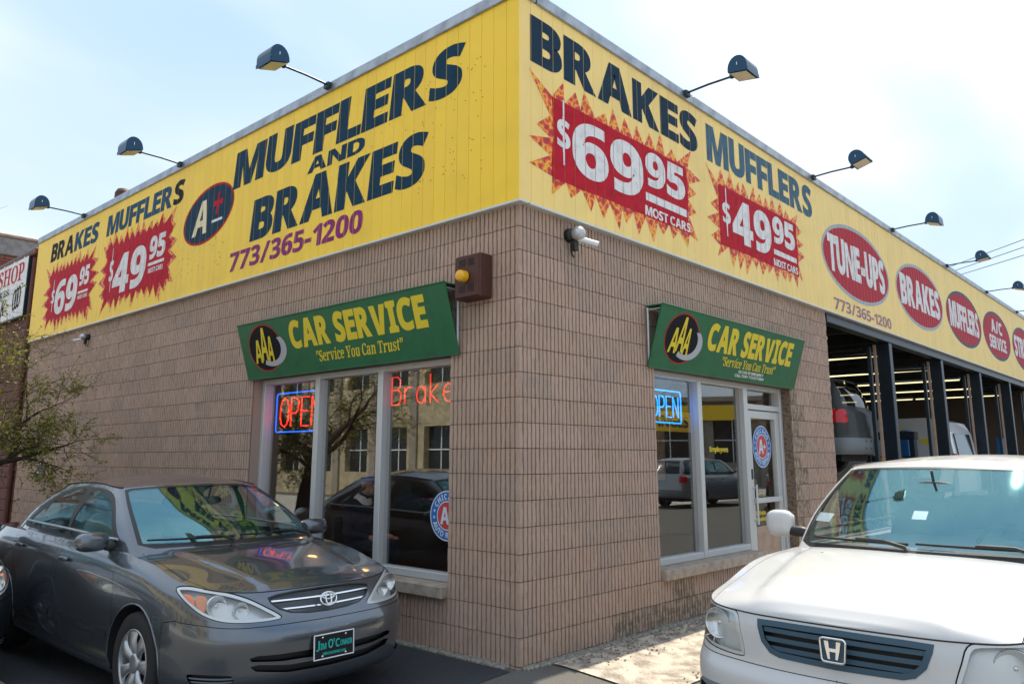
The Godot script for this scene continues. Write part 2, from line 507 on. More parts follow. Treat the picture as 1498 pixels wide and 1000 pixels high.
func text2d(s: String, font := "sans", bold := 0.0) -> Dictionary:
	# triangles of a line of lettering, laid in a box of height 1 from (0, 0)
	var key := "%s|%s|%.2f" % [s, font, bold]
	if text_cache.has(key):
		return text_cache[key]
	var out := PackedVector2Array()
	var lo := Vector2(1e9, 1e9); var hi := -lo
	var at := 0.0
	for ch in s:
		if ch == " ":
			at += 0.15
			continue
		var g := glyph(ch, font, bold)
		for q in g.t:
			var p := Vector2(q.x - g.lo + at, q.y)
			lo = lo.min(p); hi = hi.max(p)
			out.append(p)
		at += g.hi - g.lo + (0.022 if font.begins_with("sans") else 0.03)
		if ch in "LTPF" and font.begins_with("sans"):
			at -= 0.012
	var h := hi.y - lo.y
	for i in out.size():
		out[i] = (out[i] - lo) / h
	var r := {"t": out, "w": (hi.x - lo.x) / h}
	text_cache[key] = r
	return r

func lay(s: String, u0: float, u1: float, v0: float, v1: float, font := "sans", bold := 0.6, skew := 0.0) -> PackedVector2Array:
	# lettering stretched into the box u0..u1, v0..v1 and slanted by skew
	var t := text2d(s, font, bold)
	var out := PackedVector2Array()
	var h := v1 - v0
	var w: float = (u1 - u0 - absf(skew) * h) / t.w
	for q in t.t:
		out.append(Vector2(u0 + q.x * w + (q.y if skew > 0.0 else q.y - 1.0) * skew * h, v0 + q.y * h))
	return out

func cut_strips(tris: PackedVector2Array, edges: PackedFloat32Array, gap: float) -> PackedVector2Array:
	# cuts print along the panel joints, so that the joints stay open through the lettering
	var out := PackedVector2Array()
	for i in range(0, tris.size() - 2, 3):
		var lo := minf(tris[i].x, minf(tris[i + 1].x, tris[i + 2].x))
		var hi := maxf(tris[i].x, maxf(tris[i + 1].x, tris[i + 2].x))
		for k in edges.size() - 1:
			var e0 := edges[k] + gap; var e1 := edges[k + 1] - gap
			if e1 <= lo or e0 >= hi:
				continue
			var poly := clip_line(clip_line([tris[i], tris[i + 1], tris[i + 2]], e0, 1.0), e1, -1.0)
			for j in range(1, poly.size() - 1):
				out.append(poly[0]); out.append(poly[j]); out.append(poly[j + 1])
	return out

func clip_line(poly: Array, at: float, sgn: float) -> Array:
	var out := []
	for i in poly.size():
		var a: Vector2 = poly[i]; var b: Vector2 = poly[(i + 1) % poly.size()]
		var da := (a.x - at) * sgn; var db := (b.x - at) * sgn
		if da >= 0.0:
			out.append(a)
		if (da >= 0.0) != (db >= 0.0):
			out.append(a.lerp(b, da / (da - db)))
	return out

func fan(poly: PackedVector2Array) -> PackedVector2Array:
	var out := PackedVector2Array()
	for i in Geometry2D.triangulate_polygon(poly):
		out.append(poly[i])
	return out

func ellipse(c: Vector2, rx: float, ry: float, turn := 0.0, seg := 48) -> PackedVector2Array:
	var out := PackedVector2Array()
	for k in seg:
		var a := TAU * k / seg
		out.append(c + Vector2(cos(a) * rx, sin(a) * ry).rotated(turn))
	return out

func ring(c: Vector2, rx: float, ry: float, w: float, turn := 0.0, seg := 48) -> PackedVector2Array:
	var a := ellipse(c, rx, ry, turn, seg); var b := ellipse(c, rx - w, ry - w, turn, seg)
	var out := PackedVector2Array()
	for k in seg:
		var j := (k + 1) % seg
		out.append_array(PackedVector2Array([a[k], a[j], b[j], a[k], b[j], b[k]]))
	return out

func rect(u0: float, u1: float, v0: float, v1: float) -> PackedVector2Array:
	return PackedVector2Array([Vector2(u0, v0), Vector2(u1, v0), Vector2(u1, v1), Vector2(u0, v0), Vector2(u1, v1), Vector2(u0, v1)])

func round_text(s: String, c: Vector2, r: float, h: float, a0: float, a1: float, upside := false) -> PackedVector2Array:
	# lettering along an arc from angle a0 to a1
	var out := PackedVector2Array()
	var wide := 0.0
	var ws := []
	for ch in s:
		var w: float = 0.45 if ch == " " else float(text2d(ch, "sans", 0.3).w) * (0.35 if ch == "-" else 1.0)
		ws.append(w); wide += w + 0.14
	var at := 0.0
	for i in s.length():
		var mid: float = (at + ws[i] * 0.5) / (wide - 0.14)
		at += ws[i] + 0.14
		if s[i] == " ":
			continue
		var a := lerpf(a0, a1, mid)
		for q in text2d(s[i], "sans", 0.3).t:
			var l := Vector2((q.x - ws[i] * 0.5) * h, (q.y - 0.5) * h)
			if upside:
				out.append(c + Vector2(cos(a), sin(a)) * (r - l.y) + Vector2(-sin(a), cos(a)) * l.x)
			else:
				out.append(c + Vector2(cos(a), sin(a)) * (r + l.y) - Vector2(-sin(a), cos(a)) * l.x)
	return out

func star(c: Vector2, r: float, turn := 0.0) -> PackedVector2Array:
	var p := PackedVector2Array()
	for k in 10:
		var a := turn + PI / 2 + TAU * k / 10
		p.append(c + Vector2(cos(a), sin(a)) * (r if k % 2 == 0 else r * 0.42))
	return fan(p)

const STREET := Basis(Vector3(1, 0, 0), Vector3(0, 1, 0), Vector3(0, 0, 1))   # u along +X, faces +Z
const SIDE := Basis(Vector3(0, 0, -1), Vector3(0, 1, 0), Vector3(1, 0, 0))    # u along -Z, faces +X

# ---------------------------------------------------------------- the shop
const C := 0.2032      # one course of block
const RIB := 0.0508    # one rib of fluted block
const FASCIA0 := 3.655
const FASCIA1 := 5.53
var shop: Node3D
var block_cache := {}

func block_mesh(ribs: int, variant: int) -> ArrayMesh:
	# fluted split-face block: ribs proud, flutes between them, the broken faces uneven
	var key := "%d_%d" % [ribs, variant]
	if block_cache.has(key):
		return block_cache[key]
	var r := RandomNumberGenerator.new()
	r.seed = 77 + variant * 31 + ribs
	var s := Soup.new()
	var h0 := 0.003; var h1 := C - 0.004
	var w := ribs * RIB
	var x0 := 0.004; var x1 := w - 0.004
	var back := -0.035; var flute := -0.021
	s.quad(Vector3(x0, h0, flute), Vector3(x1, h0, flute), Vector3(x1, h1, flute), Vector3(x0, h1, flute))
	s.quad(Vector3(x0, h1, flute), Vector3(x1, h1, flute), Vector3(x1, h1, back), Vector3(x0, h1, back))
	s.quad(Vector3(x0, h0, back), Vector3(x1, h0, back), Vector3(x1, h0, flute), Vector3(x0, h0, flute))
	s.quad(Vector3(x0, h0, back), Vector3(x0, h0, flute), Vector3(x0, h1, flute), Vector3(x0, h1, back))
	s.quad(Vector3(x1, h0, flute), Vector3(x1, h0, back), Vector3(x1, h1, back), Vector3(x1, h1, flute))
	for k in ribs:
		var a := k * RIB + 0.0072; var b := (k + 1) * RIB - 0.0072
		var n := 4
		var ys := [h0]
		for i in n - 1:
			ys.append(lerpf(h0, h1, (i + 1.0 + r.randf_range(-0.3, 0.3)) / n))
		ys.append(h1)
		var L := []; var R := []
		for i in n + 1:
			L.append(Vector3(a + r.randf_range(-0.001, 0.0016), ys[i], r.randf_range(-0.0065, 0.0005)))
			R.append(Vector3(b - r.randf_range(-0.001, 0.0016), ys[i], r.randf_range(-0.0065, 0.0005)))
		for i in n:
			s.quad(L[i], R[i], R[i + 1], L[i + 1])
			s.quad(Vector3(a - 0.001, ys[i], flute), L[i], L[i + 1], Vector3(a - 0.001, ys[i + 1], flute))
			s.quad(R[i], Vector3(b + 0.001, ys[i], flute), Vector3(b + 0.001, ys[i + 1], flute), R[i + 1])
		s.quad(L[n], R[n], Vector3(b, h1, flute), Vector3(a, h1, flute))
		s.quad(Vector3(a, h0, flute), Vector3(b, h0, flute), R[0], L[0])
	var m := s.mesh()
	block_cache[key] = m
	return m

func lay_blocks(total: int, courses: int, hole: Array, start: int) -> Array:
	# spans of ribs [first, count, course] in running bond, leaving the holes (first, last, course0, course1) free
	var out := []
	for c in courses:
		var free := [[0, total]]
		for h in hole:
			if c >= h[2] and c < h[3]:
				var nf := []
				for f in free:
					if h[0] > f[0]:
						nf.append([f[0], mini(h[0], f[1])])
					if h[1] < f[1]:
						nf.append([maxi(h[1], f[0]), f[1]])
				free = nf
		for f in free:
			var at: int = f[0]
			while at < f[1]:
				var nxt: int = (at - (4 if (c + start) % 2 else 0)) / 8 * 8 + 8 + (4 if (c + start) % 2 else 0)
				if at < 4 and (c + start) % 2:
					nxt = 4
				nxt = mini(nxt, f[1])
				out.append([at, nxt - at, c])
				at = nxt
	return out

func build_shop() -> void:
	shop = thing("auto_repair_shop", "tan block corner repair shop with a yellow fascia and open service bays", "building")
	var sw := put("block_wall", Soup.new()
		.ab(Vector3(-12.14, -0.2, -0.30), Vector3(-4.115, FASCIA0 + 0.1, -0.017))
		.ab(Vector3(-0.813, -0.2, -0.30), Vector3(-0.017, FASCIA0 + 0.1, -0.0171))
		.ab(Vector3(-4.115, -0.2, -0.30), Vector3(-0.813, 0.406, -0.0172))
		.ab(Vector3(-4.115, 2.438, -0.30), Vector3(-0.813, FASCIA0 + 0.1, -0.0172)), M.mortar, shop)
	var dw := put("block_wall", Soup.new()
		.ab(Vector3(-0.30, -0.2, -2.032), Vector3(-0.0173, FASCIA0 + 0.1, -0.31))
		.ab(Vector3(-0.30, -0.2, -6.706), Vector3(-0.0173, FASCIA0 + 0.1, -5.283))
		.ab(Vector3(-0.30, -0.2, -4.27), Vector3(-0.0174, 0.406, -2.032))
		.ab(Vector3(-0.30, 2.438, -5.283), Vector3(-0.0174, FASCIA0 + 0.1, -2.032)), M.mortar, shop)
	# the blocks; those that show largest are parts of their own, the far ones one mass
	var all := []
	for b in lay_blocks(239, 19, [[16, 81, 3, 13]], 0):
		all.append([sw, b, Vector3(-(b[0] + b[1]) * RIB, (b[2] - 1) * C, 0), Basis()])
	for b in lay_blocks(132, 19, [[40, 104, 3, 13], [84, 104, 1, 13]], 1):
		all.append([dw, b, Vector3(0, (b[2] - 1) * C, -b[0] * RIB), SIDE])
	var eye := Vector3(4.2, 1.55, 4.71)
	for a in all:
		var d: Vector3 = a[2] + a[3] * Vector3(a[1][1] * RIB * 0.5, 0.1, 0) - eye
		var cosf: float = absf(d.normalized().dot(a[3].z))
		a.append(a[1][1] * cosf / d.length_squared() if a[1][2] > 0 else 0.0)
	all.sort_custom(func(x, y): return x[4] > y[4])
	var far := {}
	for i in all.size():
		var a: Array = all[i]
		var b: Array = a[1]
		var m := block_mesh(b[1], rng.randi() % 4)
		var mk := "block%d" % (rng.randi() % 5)
		if a[0] == dw and b[0] > 14 and b[0] < 84 and (b[2] <= 1 and rng.randf() < 0.8 or b[2] == 2 and b[0] > 40 and rng.randf() < 0.3):
			mk = "block_stained"
		elif a[0] == dw and b[0] >= 104 and b[0] < 108 and b[2] > 2 and b[2] < 13:
			mk = "block_stained"
		if i < 290:
			var o := put("block", m, M[mk], a[0])
			o.transform = Transform3D(a[3], a[2])
		else:
			if not far.has(mk):
				far[mk] = SurfaceTool.new()
			far[mk].append_from(m, 0, Transform3D(a[3], a[2]))
	var mass := ArrayMesh.new()
	for k in far:
		far[k].commit(mass)
	var fo := MeshInstance3D.new()
	fo.name = "far_blocks"; fo.mesh = mass; fo.set_meta("kind", "stuff")
	var fk := far.keys()
	for i in fk.size():
		fo.set_surface_override_material(i, M[fk[i]])
	shop.add_child(fo)
	# smooth reveals of the openings
	put("reveal", Soup.new().ab(Vector3(-4.1155, 0.50, -0.29), Vector3(-4.112, 2.44, -0.022)), M.block_smooth, shop)
	put("reveal", Soup.new().ab(Vector3(-0.816, 0.50, -0.29), Vector3(-0.8128, 2.44, -0.022)), M.block_smooth, shop)
	put("reveal", Soup.new().ab(Vector3(-0.29, 0.50, -2.035), Vector3(-0.022, 2.44, -2.0315)), M.block_smooth, shop)
	var drip := put("reveal", Soup.new().ab(Vector3(-0.29, -0.1, -5.2835), Vector3(-0.022, 2.44, -5.280)), M.block_drip, shop)
	drip.set_meta("label", "dark water-stained reveal beside the door")
	put("sill", Soup.new().cbox(Vector3(-2.464, 0.452, -0.09), Vector3(3.30, 0.10, 0.30), 0.008), M.sill_stone, shop)
	put("sill", Soup.new().cbox(Vector3(-0.09, 0.452, -3.13), Vector3(0.30, 0.10, 2.19), 0.008), M.sill_stone, shop)
	shop_windows()
	shop_fascia()
	shop_roof()
	service_bays()

func frame_bar(parent: Node, called: String, u0: float, u1: float, v0: float, v1: float, z0: float, z1: float, m: Material) -> MeshInstance3D:
	return put(called, Soup.new().cbox(Vector3((u0 + u1) / 2, (v0 + v1) / 2, (z0 + z1) / 2), Vector3(u1 - u0, v1 - v0, z1 - z0), 0.004), m, parent)

func shop_windows() -> void:
	var w := holder("window", shop, Vector3(0, 0, 0), STREET)
	var v0 := 0.505; var v1 := 2.435
	for x in [[-4.110, -4.05], [-3.045, -2.965], [-1.975, -1.895], [-0.875, -0.8165]]:
		frame_bar(w, "mullion", x[0], x[1], v0, v1, -0.235, -0.125, M.aluminium)
	for x in [[-4.05, -3.045], [-2.965, -1.975], [-1.895, -0.875]]:
		frame_bar(w, "frame_rail", x[0], x[1], v0, v0 + 0.065, -0.232, -0.13, M.aluminium)
		frame_bar(w, "frame_rail", x[0], x[1], v1 - 0.06, v1, -0.232, -0.13, M.aluminium)
		put("pane", Soup.new().ab(Vector3(x[0], v0 + 0.06, -0.196), Vector3(x[1], v1 - 0.055, -0.190)), M.shop_glass, w)
	var d := holder("window", shop, Vector3.ZERO, SIDE)
	for x in [[2.037, 2.095, 0.505], [3.10, 3.18, 0.505], [4.20, 4.30, -0.06], [5.215, 5.276, -0.06]]:
		frame_bar(d, "mullion", x[0], x[1], x[2], v1, -0.235, -0.125, M.aluminium)
	for x in [[2.095, 3.10], [3.18, 4.20]]:
		frame_bar(d, "frame_rail", x[0], x[1], v0, v0 + 0.065, -0.232, -0.13, M.aluminium)
		frame_bar(d, "frame_rail", x[0], x[1], v1 - 0.06, v1, -0.232, -0.13, M.aluminium)
		put("pane", Soup.new().ab(Vector3(x[0], v0 + 0.06, -0.196), Vector3(x[1], v1 - 0.055, -0.190)), M.shop_glass, d)
	frame_bar(d, "frame_rail", 4.30, 5.215, v1 - 0.06, v1, -0.232, -0.13, M.aluminium)
	frame_bar(d, "frame_rail", 4.30, 5.215, 2.135, 2.20, -0.232, -0.13, M.aluminium)
	put("pane", Soup.new().ab(Vector3(4.30, 2.195, -0.196), Vector3(5.215, v1 - 0.055, -0.190)), M.shop_glass, d)
	var door := holder("door", shop, Vector3.ZERO, SIDE)
	frame_bar(door, "stile", 4.315, 4.415, -0.05, 2.125, -0.215, -0.150, M.aluminium)
	frame_bar(door, "stile", 5.10, 5.20, -0.05, 2.125, -0.215, -0.150, M.aluminium)
	frame_bar(door, "rail", 4.415, 5.10, 2.03, 2.125, -0.214, -0.152, M.aluminium)
	frame_bar(door, "rail", 4.415, 5.10, -0.05, 0.19, -0.214, -0.152, M.aluminium)
	frame_bar(door, "push_bar", 4.40, 5.12, 1.02, 1.08, -0.15, -0.115, M.aluminium)
	put("pane", Soup.new().ab(Vector3(4.41, 0.18, -0.188), Vector3(5.105, 2.035, -0.182)), M.shop_glass, door)
	put("handle", Soup.new().rod(Vector3(4.365, 0.78, -0.10), Vector3(4.365, 1.24, -0.10), 0.013, 8).rod(Vector3(4.365, 0.82, -0.10), Vector3(4.365, 0.82, -0.155), 0.011).rod(Vector3(4.365, 1.20, -0.10), Vector3(4.365, 1.20, -0.155), 0.011), M.aluminium, door)
	put("lock", Soup.new().cbox(Vector3(4.365, 1.36, -0.146), Vector3(0.035, 0.12, 0.012), 0.003), M.black_plastic, door)
	frame_bar(door, "kick_plate", 4.42, 5.095, 0.22, 0.74, -0.181, -0.178, M.steel_tan)
	put("lettering", Soup.new().flat(lay("Se Habla", 4.47, 4.74, 0.875, 0.925, "sans", 0.3), -0.1775), M.awning_yellow, door)
	put("lettering", Soup.new().flat(lay("Español", 4.47, 4.74, 0.79, 0.85, "sans", 0.3), -0.1775), M.awning_yellow, door)
	put("lettering", Soup.new().flat(lay("Employees", 3.42, 3.86, 1.60, 1.68, "sans", 0.2), -0.1865), M.awning_yellow, d)
	round_decal(w, Vector2(-1.02, 1.05), 0.205)
	round_decal(door, Vector2(4.74, 1.69), 0.245)

func round_decal(parent: Node3D, c: Vector2, r: float) -> void:
	# round window sticker: blue ring with lettering and stars, red middle with a big A and plus
	var z := -0.1855 if parent.name.begins_with("window") else -0.1785
	var d := put("sticker", Soup.new().flat(ring(c, r, r, r * 0.41), z), M.decal_blue, parent)
	put("rim", Soup.new().flat(ring(c, r * 1.05, r * 1.05, r * 0.05), z + 0.0006).flat(ring(c, r * 0.62, r * 0.62, r * 0.05), z + 0.0012), M.decal_pale, d)
	put("middle", Soup.new().flat(fan(ellipse(c, r * 0.58, r * 0.58)), z), M.decal_red, d)
	var t := Soup.new()
	t.flat(lay("A", c.x - r * 0.40, c.x + r * 0.16, c.y - r * 0.36, c.y + r * 0.36, "sans", 0.5), z + 0.0016)
	t.flat(lay("+", c.x + r * 0.14, c.x + r * 0.42, c.y - r * 0.16, c.y + r * 0.14, "sans", 0.5), z + 0.0016)
	t.flat(round_text("CHICAGO", c, r * 0.80, r * 0.24, deg_to_rad(152), deg_to_rad(28)), z + 0.0018)
	t.flat(round_text("AUTO REPAIR", c, r * 0.80, r * 0.24, deg_to_rad(200), deg_to_rad(340), true), z + 0.0018)
	for a in [166, 186, -6, 14]:
		t.flat(star(c + Vector2(cos(deg_to_rad(a)), sin(deg_to_rad(a))) * r * 0.8, r * 0.09), z + 0.0018)
	put("lettering", t, M.decal_pale, d)

func shop_fascia() -> void:
	var f := put("fascia", Soup.new().ab(Vector3(-12.12, FASCIA0, -0.28), Vector3(0.03, FASCIA1, 0.03)).ab(Vector3(-0.28, FASCIA0, -27.0), Vector3(0.0301, FASCIA1, -0.28)), M.yellow_side0, shop)
	var h := FASCIA1 - FASCIA0
	var pm := Soup.new().cbox(Vector3(0, 0, 0), Vector3(0.1504, h, 0.022), 0.0035).mesh()
	var su := PackedFloat32Array(); var du := PackedFloat32Array()
	var k := 0
	var u := 0.051
	su.append(u)
	while u > -12.0:
		u -= 0.1524
		su.append(u)
		put("panel", pm, M["yellow_street%d" % (rng.randi() % 4)], f).transform = Transform3D(STREET, Vector3(u + 0.0762, FASCIA0 + h / 2, 0.040))
	su.reverse()
	u = -0.051
	du.append(u)
	while u < 26.7:
		u += 0.1524
		du.append(u)
		put("panel", pm, M["yellow_side%d" % (rng.randi() % 4)], f).transform = Transform3D(SIDE, Vector3(0.0402, FASCIA0 + h / 2, -(u - 0.0762)))
	# trim along the bottom, metal flashing along the top, in lengths
	for s in [[-12.13, -9.2], [-9.2, -6.15], [-6.15, -3.1], [-3.1, 0.075]]:
		put("bottom_trim", Soup.new().cbox(Vector3((s[0] + s[1]) / 2, FASCIA0 - 0.008, 0.012), Vector3(s[1] - s[0] - 0.004, 0.022, 0.11), 0.004), M.aluminium, f)
		put("flashing", Soup.new().cbox(Vector3((s[0] + s[1]) / 2, FASCIA1 + 0.05, -0.04), Vector3(s[1] - s[0] - 0.004, 0.115, 0.23), 0.008), M.flashing, f)
	for i in 9:
		var a := -0.07 + i * 3.0; var b := a + 3.0
		put("bottom_trim", Soup.new().cbox(Vector3(0.0125, FASCIA0 - 0.0081, -(a + b) / 2 - (0.07 if i == 0 else 0.0)), Vector3(0.11, 0.022, b - a - (0.144 if i == 0 else 0.004)), 0.004), M.aluminium, f)
		put("flashing", Soup.new().cbox(Vector3(-0.0401, FASCIA1 + 0.0501, -(a + b) / 2 - (0.12 if i == 0 else 0.0)), Vector3(0.23, 0.115, b - a - (0.244 if i == 0 else 0.004)), 0.008), M.flashing, f)
	var S := func(called: String, tris: PackedVector2Array, z: float, m: Material) -> MeshInstance3D:
		return put(called, Soup.new().flat(cut_strips(tris, su, 0.003), 0.0512 + z, Transform3D(STREET)), m, f)
	var D := func(called: String, tris: PackedVector2Array, z: float, m: Material) -> MeshInstance3D:
		return put(called, Soup.new().flat(cut_strips(tris, du, 0.003), 0.0514 + z, Transform3D(SIDE)), m, f)
	# street side
	S.call("lettering", lay("MUFFLERS", -4.80, -0.60, 4.86, 5.355, "sans", 1.1, 0.13), 0.002, M.sign_navy)
	S.call("lettering", lay("AND", -3.13, -2.07, 4.66, 4.835, "sans", 0.7, 0.13), 0.002, M.sign_navy)
	S.call("lettering", lay("BRAKES", -4.31, -1.09, 4.09, 4.62, "sans", 1.1, 0.13), 0.002, M.sign_navy)
	S.call("lettering", lay("773/365-1200", -4.77, -2.06, 3.79, 4.04, "sans", 0.5, 0.1), 0.002, M.sign_magenta)
	S.call("lettering", lay("BRA", -11.38, -10.25, 5.03, 5.375, "sans", 0.8, 0.1), 0.002, M.sign_black)
	S.call("lettering", lay("KES", -10.24, -9.16, 5.03, 5.375, "sans", 0.8, 0.1), 0.002, M.sign_blue)
	S.call("lettering", lay("MUFFLER", -8.84, -6.50, 5.03, 5.375, "sans", 0.8, 0.1), 0.002, M.sign_blue)
	S.call("lettering", lay("S", -6.49, -6.15, 5.03, 5.375, "sans", 0.8, 0.1), 0.002, M.sign_black)
	var ec := Vector2(-5.42, 4.685)
	S.call("emblem_rim", ring(ec, 0.68, 0.375, 0.03, 0.16), 0.002, M.sign_red)
	S.call("emblem", fan(ellipse(ec, 0.65, 0.345, 0.16)), 0.002, M.sign_navy)
	S.call("emblem_letter", lay("A", -5.83, -5.33, 4.44, 4.90, "sans", 0.3, 0.2), 0.004, M.sign_cream)
	S.call("emblem_mark", rect(-5.30, -5.02, 4.54, 4.575), 0.004, M.sign_white)
	S.call("emblem_mark", lay("+", -5.29, -5.01, 4.64, 4.93, "sans", 0.1, 0.15), 0.004, M.sign_red)
	price(S, Vector2(-10.29, 4.37), 2.36, 1.2, "69", -10.93, -9.87, 4.0, 4.62, [-9.82, -9.38, 4.36, 4.69], [-9.83, -9.40, 4.235, 4.275], [-9.82, -9.40, 4.14, 4.205], [-11.10, -10.95, 4.1, 4.6], 5, true)
	price(S, Vector2(-7.60, 4.39), 2.72, 1.24, "49", -8.40, -7.20, 4.01, 4.64, [-7.14, -6.60, 4.35, 4.70], [-7.14, -6.62, 4.265, 4.31], [-7.12, -6.64, 4.155, 4.23], [-8.55, -8.40, 4.1, 4.72], 6, true)
	# side wall
	D.call("lettering", lay("BRAKES", 0.09, 3.02, 4.945, 5.41, "sans", 1.1), 0.002, M.sign_navy_side)
	D.call("lettering", lay("MUFFLERS", 3.23, 6.34, 4.945, 5.42, "sans", 0.9), 0.002, M.sign_faded_blue)
	price(D, Vector2(1.56, 4.34), 2.86, 1.10, "69", 0.67, 1.84, 4.09, 4.655, [1.89, 2.68, 4.29, 4.68], [1.88, 2.70, 4.13, 4.215], [1.86, 2.76, 3.97, 4.075], [0.45, 0.64, 4.14, 4.68], 7, false)
	price(D, Vector2(4.58, 4.36), 2.72, 1.08, "49", 3.78, 4.86, 4.10, 4.66, [4.92, 5.62, 4.31, 4.69], [4.92, 5.64, 4.155, 4.225], [4.90, 5.66, 4.0, 4.10], [3.54, 3.74, 4.14, 4.66], 8, false)
	var words := [[8.13, "TUNE-UPS", "", 0], [11.56, "BRAKES", "", 0], [14.88, "MUFFLERS", "", 1], [18.15, "A/C", "SERVICE", 1], [21.5, "STRUTS", "", 1], [24.8, "SHOCKS", "", 1]]
	for w in words:
		var c := Vector2(w[0], 4.575)
		D.call("oval_rim", ring(c, 1.53, 0.615, 0.06), 0.002, M.sign_rim_grey if w[3] == 0 else M.sign_faded_blue)
		D.call("oval", fan(ellipse(c, 1.47, 0.555)), 0.002, M.sign_worn_red)
		if w[2]:
			D.call("lettering", lay(w[1], c.x - 0.62, c.x + 0.62, 4.64, 4.98, "sans", 1.0), 0.004, M.sign_white)
			D.call("lettering", lay(w[2], c.x - 0.95, c.x + 0.95, 4.22, 4.56, "sans", 0.8), 0.004, M.sign_white)
		else:
			D.call("lettering", lay(w[1], c.x - 1.28, c.x + 1.28, 4.29, 4.89, "sans", 1.1), 0.004, M.sign_white)
	D.call("lettering", lay("773/365-1200", 6.94, 9.58, 3.715, 3.90, "sans", 0.3), 0.002, M.sign_mauve)
	# rivet heads and old screw holes of the letters that hung here
	var holes := Soup.new()
	var r2 := RandomNumberGenerator.new()
	r2.seed = 4
	for i in 90:
		var q := Vector2(r2.randf_range(-2.0, -0.35), r2.randf_range(4.0, 5.2))
		holes.flat(fan(ellipse(q, 0.0055, 0.0055, 0.0, 6)), 0.0535, Transform3D(STREET))
	for i in 40:
		holes.flat(fan(ellipse(Vector2(r2.randf_range(-6.4, -4.9), r2.randf_range(3.95, 4.35)), 0.006, 0.008, 0.0, 6)), 0.0535, Transform3D(STREET))
	var ho := put("screw_holes", holes, M.sign_black, f)
	ho.set_meta("kind", "stuff")

func price(F: Callable, c: Vector2, w: float, h: float, big: String, u0: float, u1: float, v0: float, v1: float, cents: Array, bar: Array, small: Array, dollar: Array, sd: int, red_edge: bool) -> void:
	# jagged price burst: flames round a red field with white figures
	var r := RandomNumberGenerator.new()
	r.seed = sd
	var outer := PackedVector2Array(); var inner := PackedVector2Array()
	var nx := 11; var ny := 4
	var edge := []
	for i in nx:
		edge.append([Vector2(-0.5 + float(i) / nx, -0.5), Vector2(0.02, -1)])
	for i in ny:
		edge.append([Vector2(0.5, -0.5 + float(i) / ny), Vector2(1, 0.1)])
	for i in nx:
		edge.append([Vector2(0.5 - float(i) / nx, 0.5), Vector2(-0.02, 1)])
	for i in ny:
		edge.append([Vector2(-0.5, 0.5 - float(i) / ny), Vector2(-1, -0.1)])
	var base := Vector2(w * 0.83, h * 0.70)
	for i in edge.size():
		var e: Array = edge[i]
		var nxt: Array = edge[(i + 1) % edge.size()]
		var a: Vector2 = e[0] * base; var b: Vector2 = nxt[0] * base
		var corner := absf(e[0].x) > 0.49 and absf(e[0].y) > 0.49
		var out: Vector2 = (e[0] * Vector2(1.0, 1.0)).normalized() if corner else e[1]
		var reach := (r.randf_range(0.11, 0.25) if absf(e[1].y) > 0.5 else r.randf_range(0.14, 0.32)) * (1.3 if corner else 1.0)
		outer.append(c + a + Vector2(r.randf_range(-0.02, 0.02), r.randf_range(-0.02, 0.02)))
		outer.append(c + a.lerp(b, r.randf_range(0.3, 0.7)) + out * reach + Vector2(r.randf_range(-0.05, 0.05), 0))
		inner.append(c + a * (0.97 if red_edge else 1.0) * r.randf_range(0.97, 1.0))
		if red_edge:
			inner.append(c + a.lerp(b, 0.5) * 0.97 + out * reach * r.randf_range(0.35, 0.85))
	F.call("burst", fan(outer), 0.002, M.sign_fire)
	F.call("burst_field", fan(inner), 0.004, M.sign_red)
	F.call("figures", lay(big, u0, u1, v0, v1, "sans", 1.2, 0.06 if red_edge else 0.0), 0.006, M.sign_white)
	F.call("figures", lay("95", cents[0], cents[1], cents[2], cents[3], "sans", 1.2, 0.06 if red_edge else 0.0), 0.006, M.sign_white)
	F.call("underline", rect(bar[0], bar[1], bar[2], bar[3]), 0.006, M.sign_white)
	F.call("lettering", lay("MOST CARS", small[0], small[1], small[2], small[3], "sans", 0.5), 0.006, M.sign_white)
	F.call("figures", lay("$", dollar[0], dollar[1], dollar[2] + 0.1, dollar[3] - 0.1, "sans", 0.3), 0.006, M.sign_white)
	F.call("dollar_stroke", rect((dollar[0] + dollar[1]) / 2 - 0.012, (dollar[0] + dollar[1]) / 2 + 0.012, dollar[2] - 0.02, dollar[3] + 0.06), 0.0062, M.sign_white)

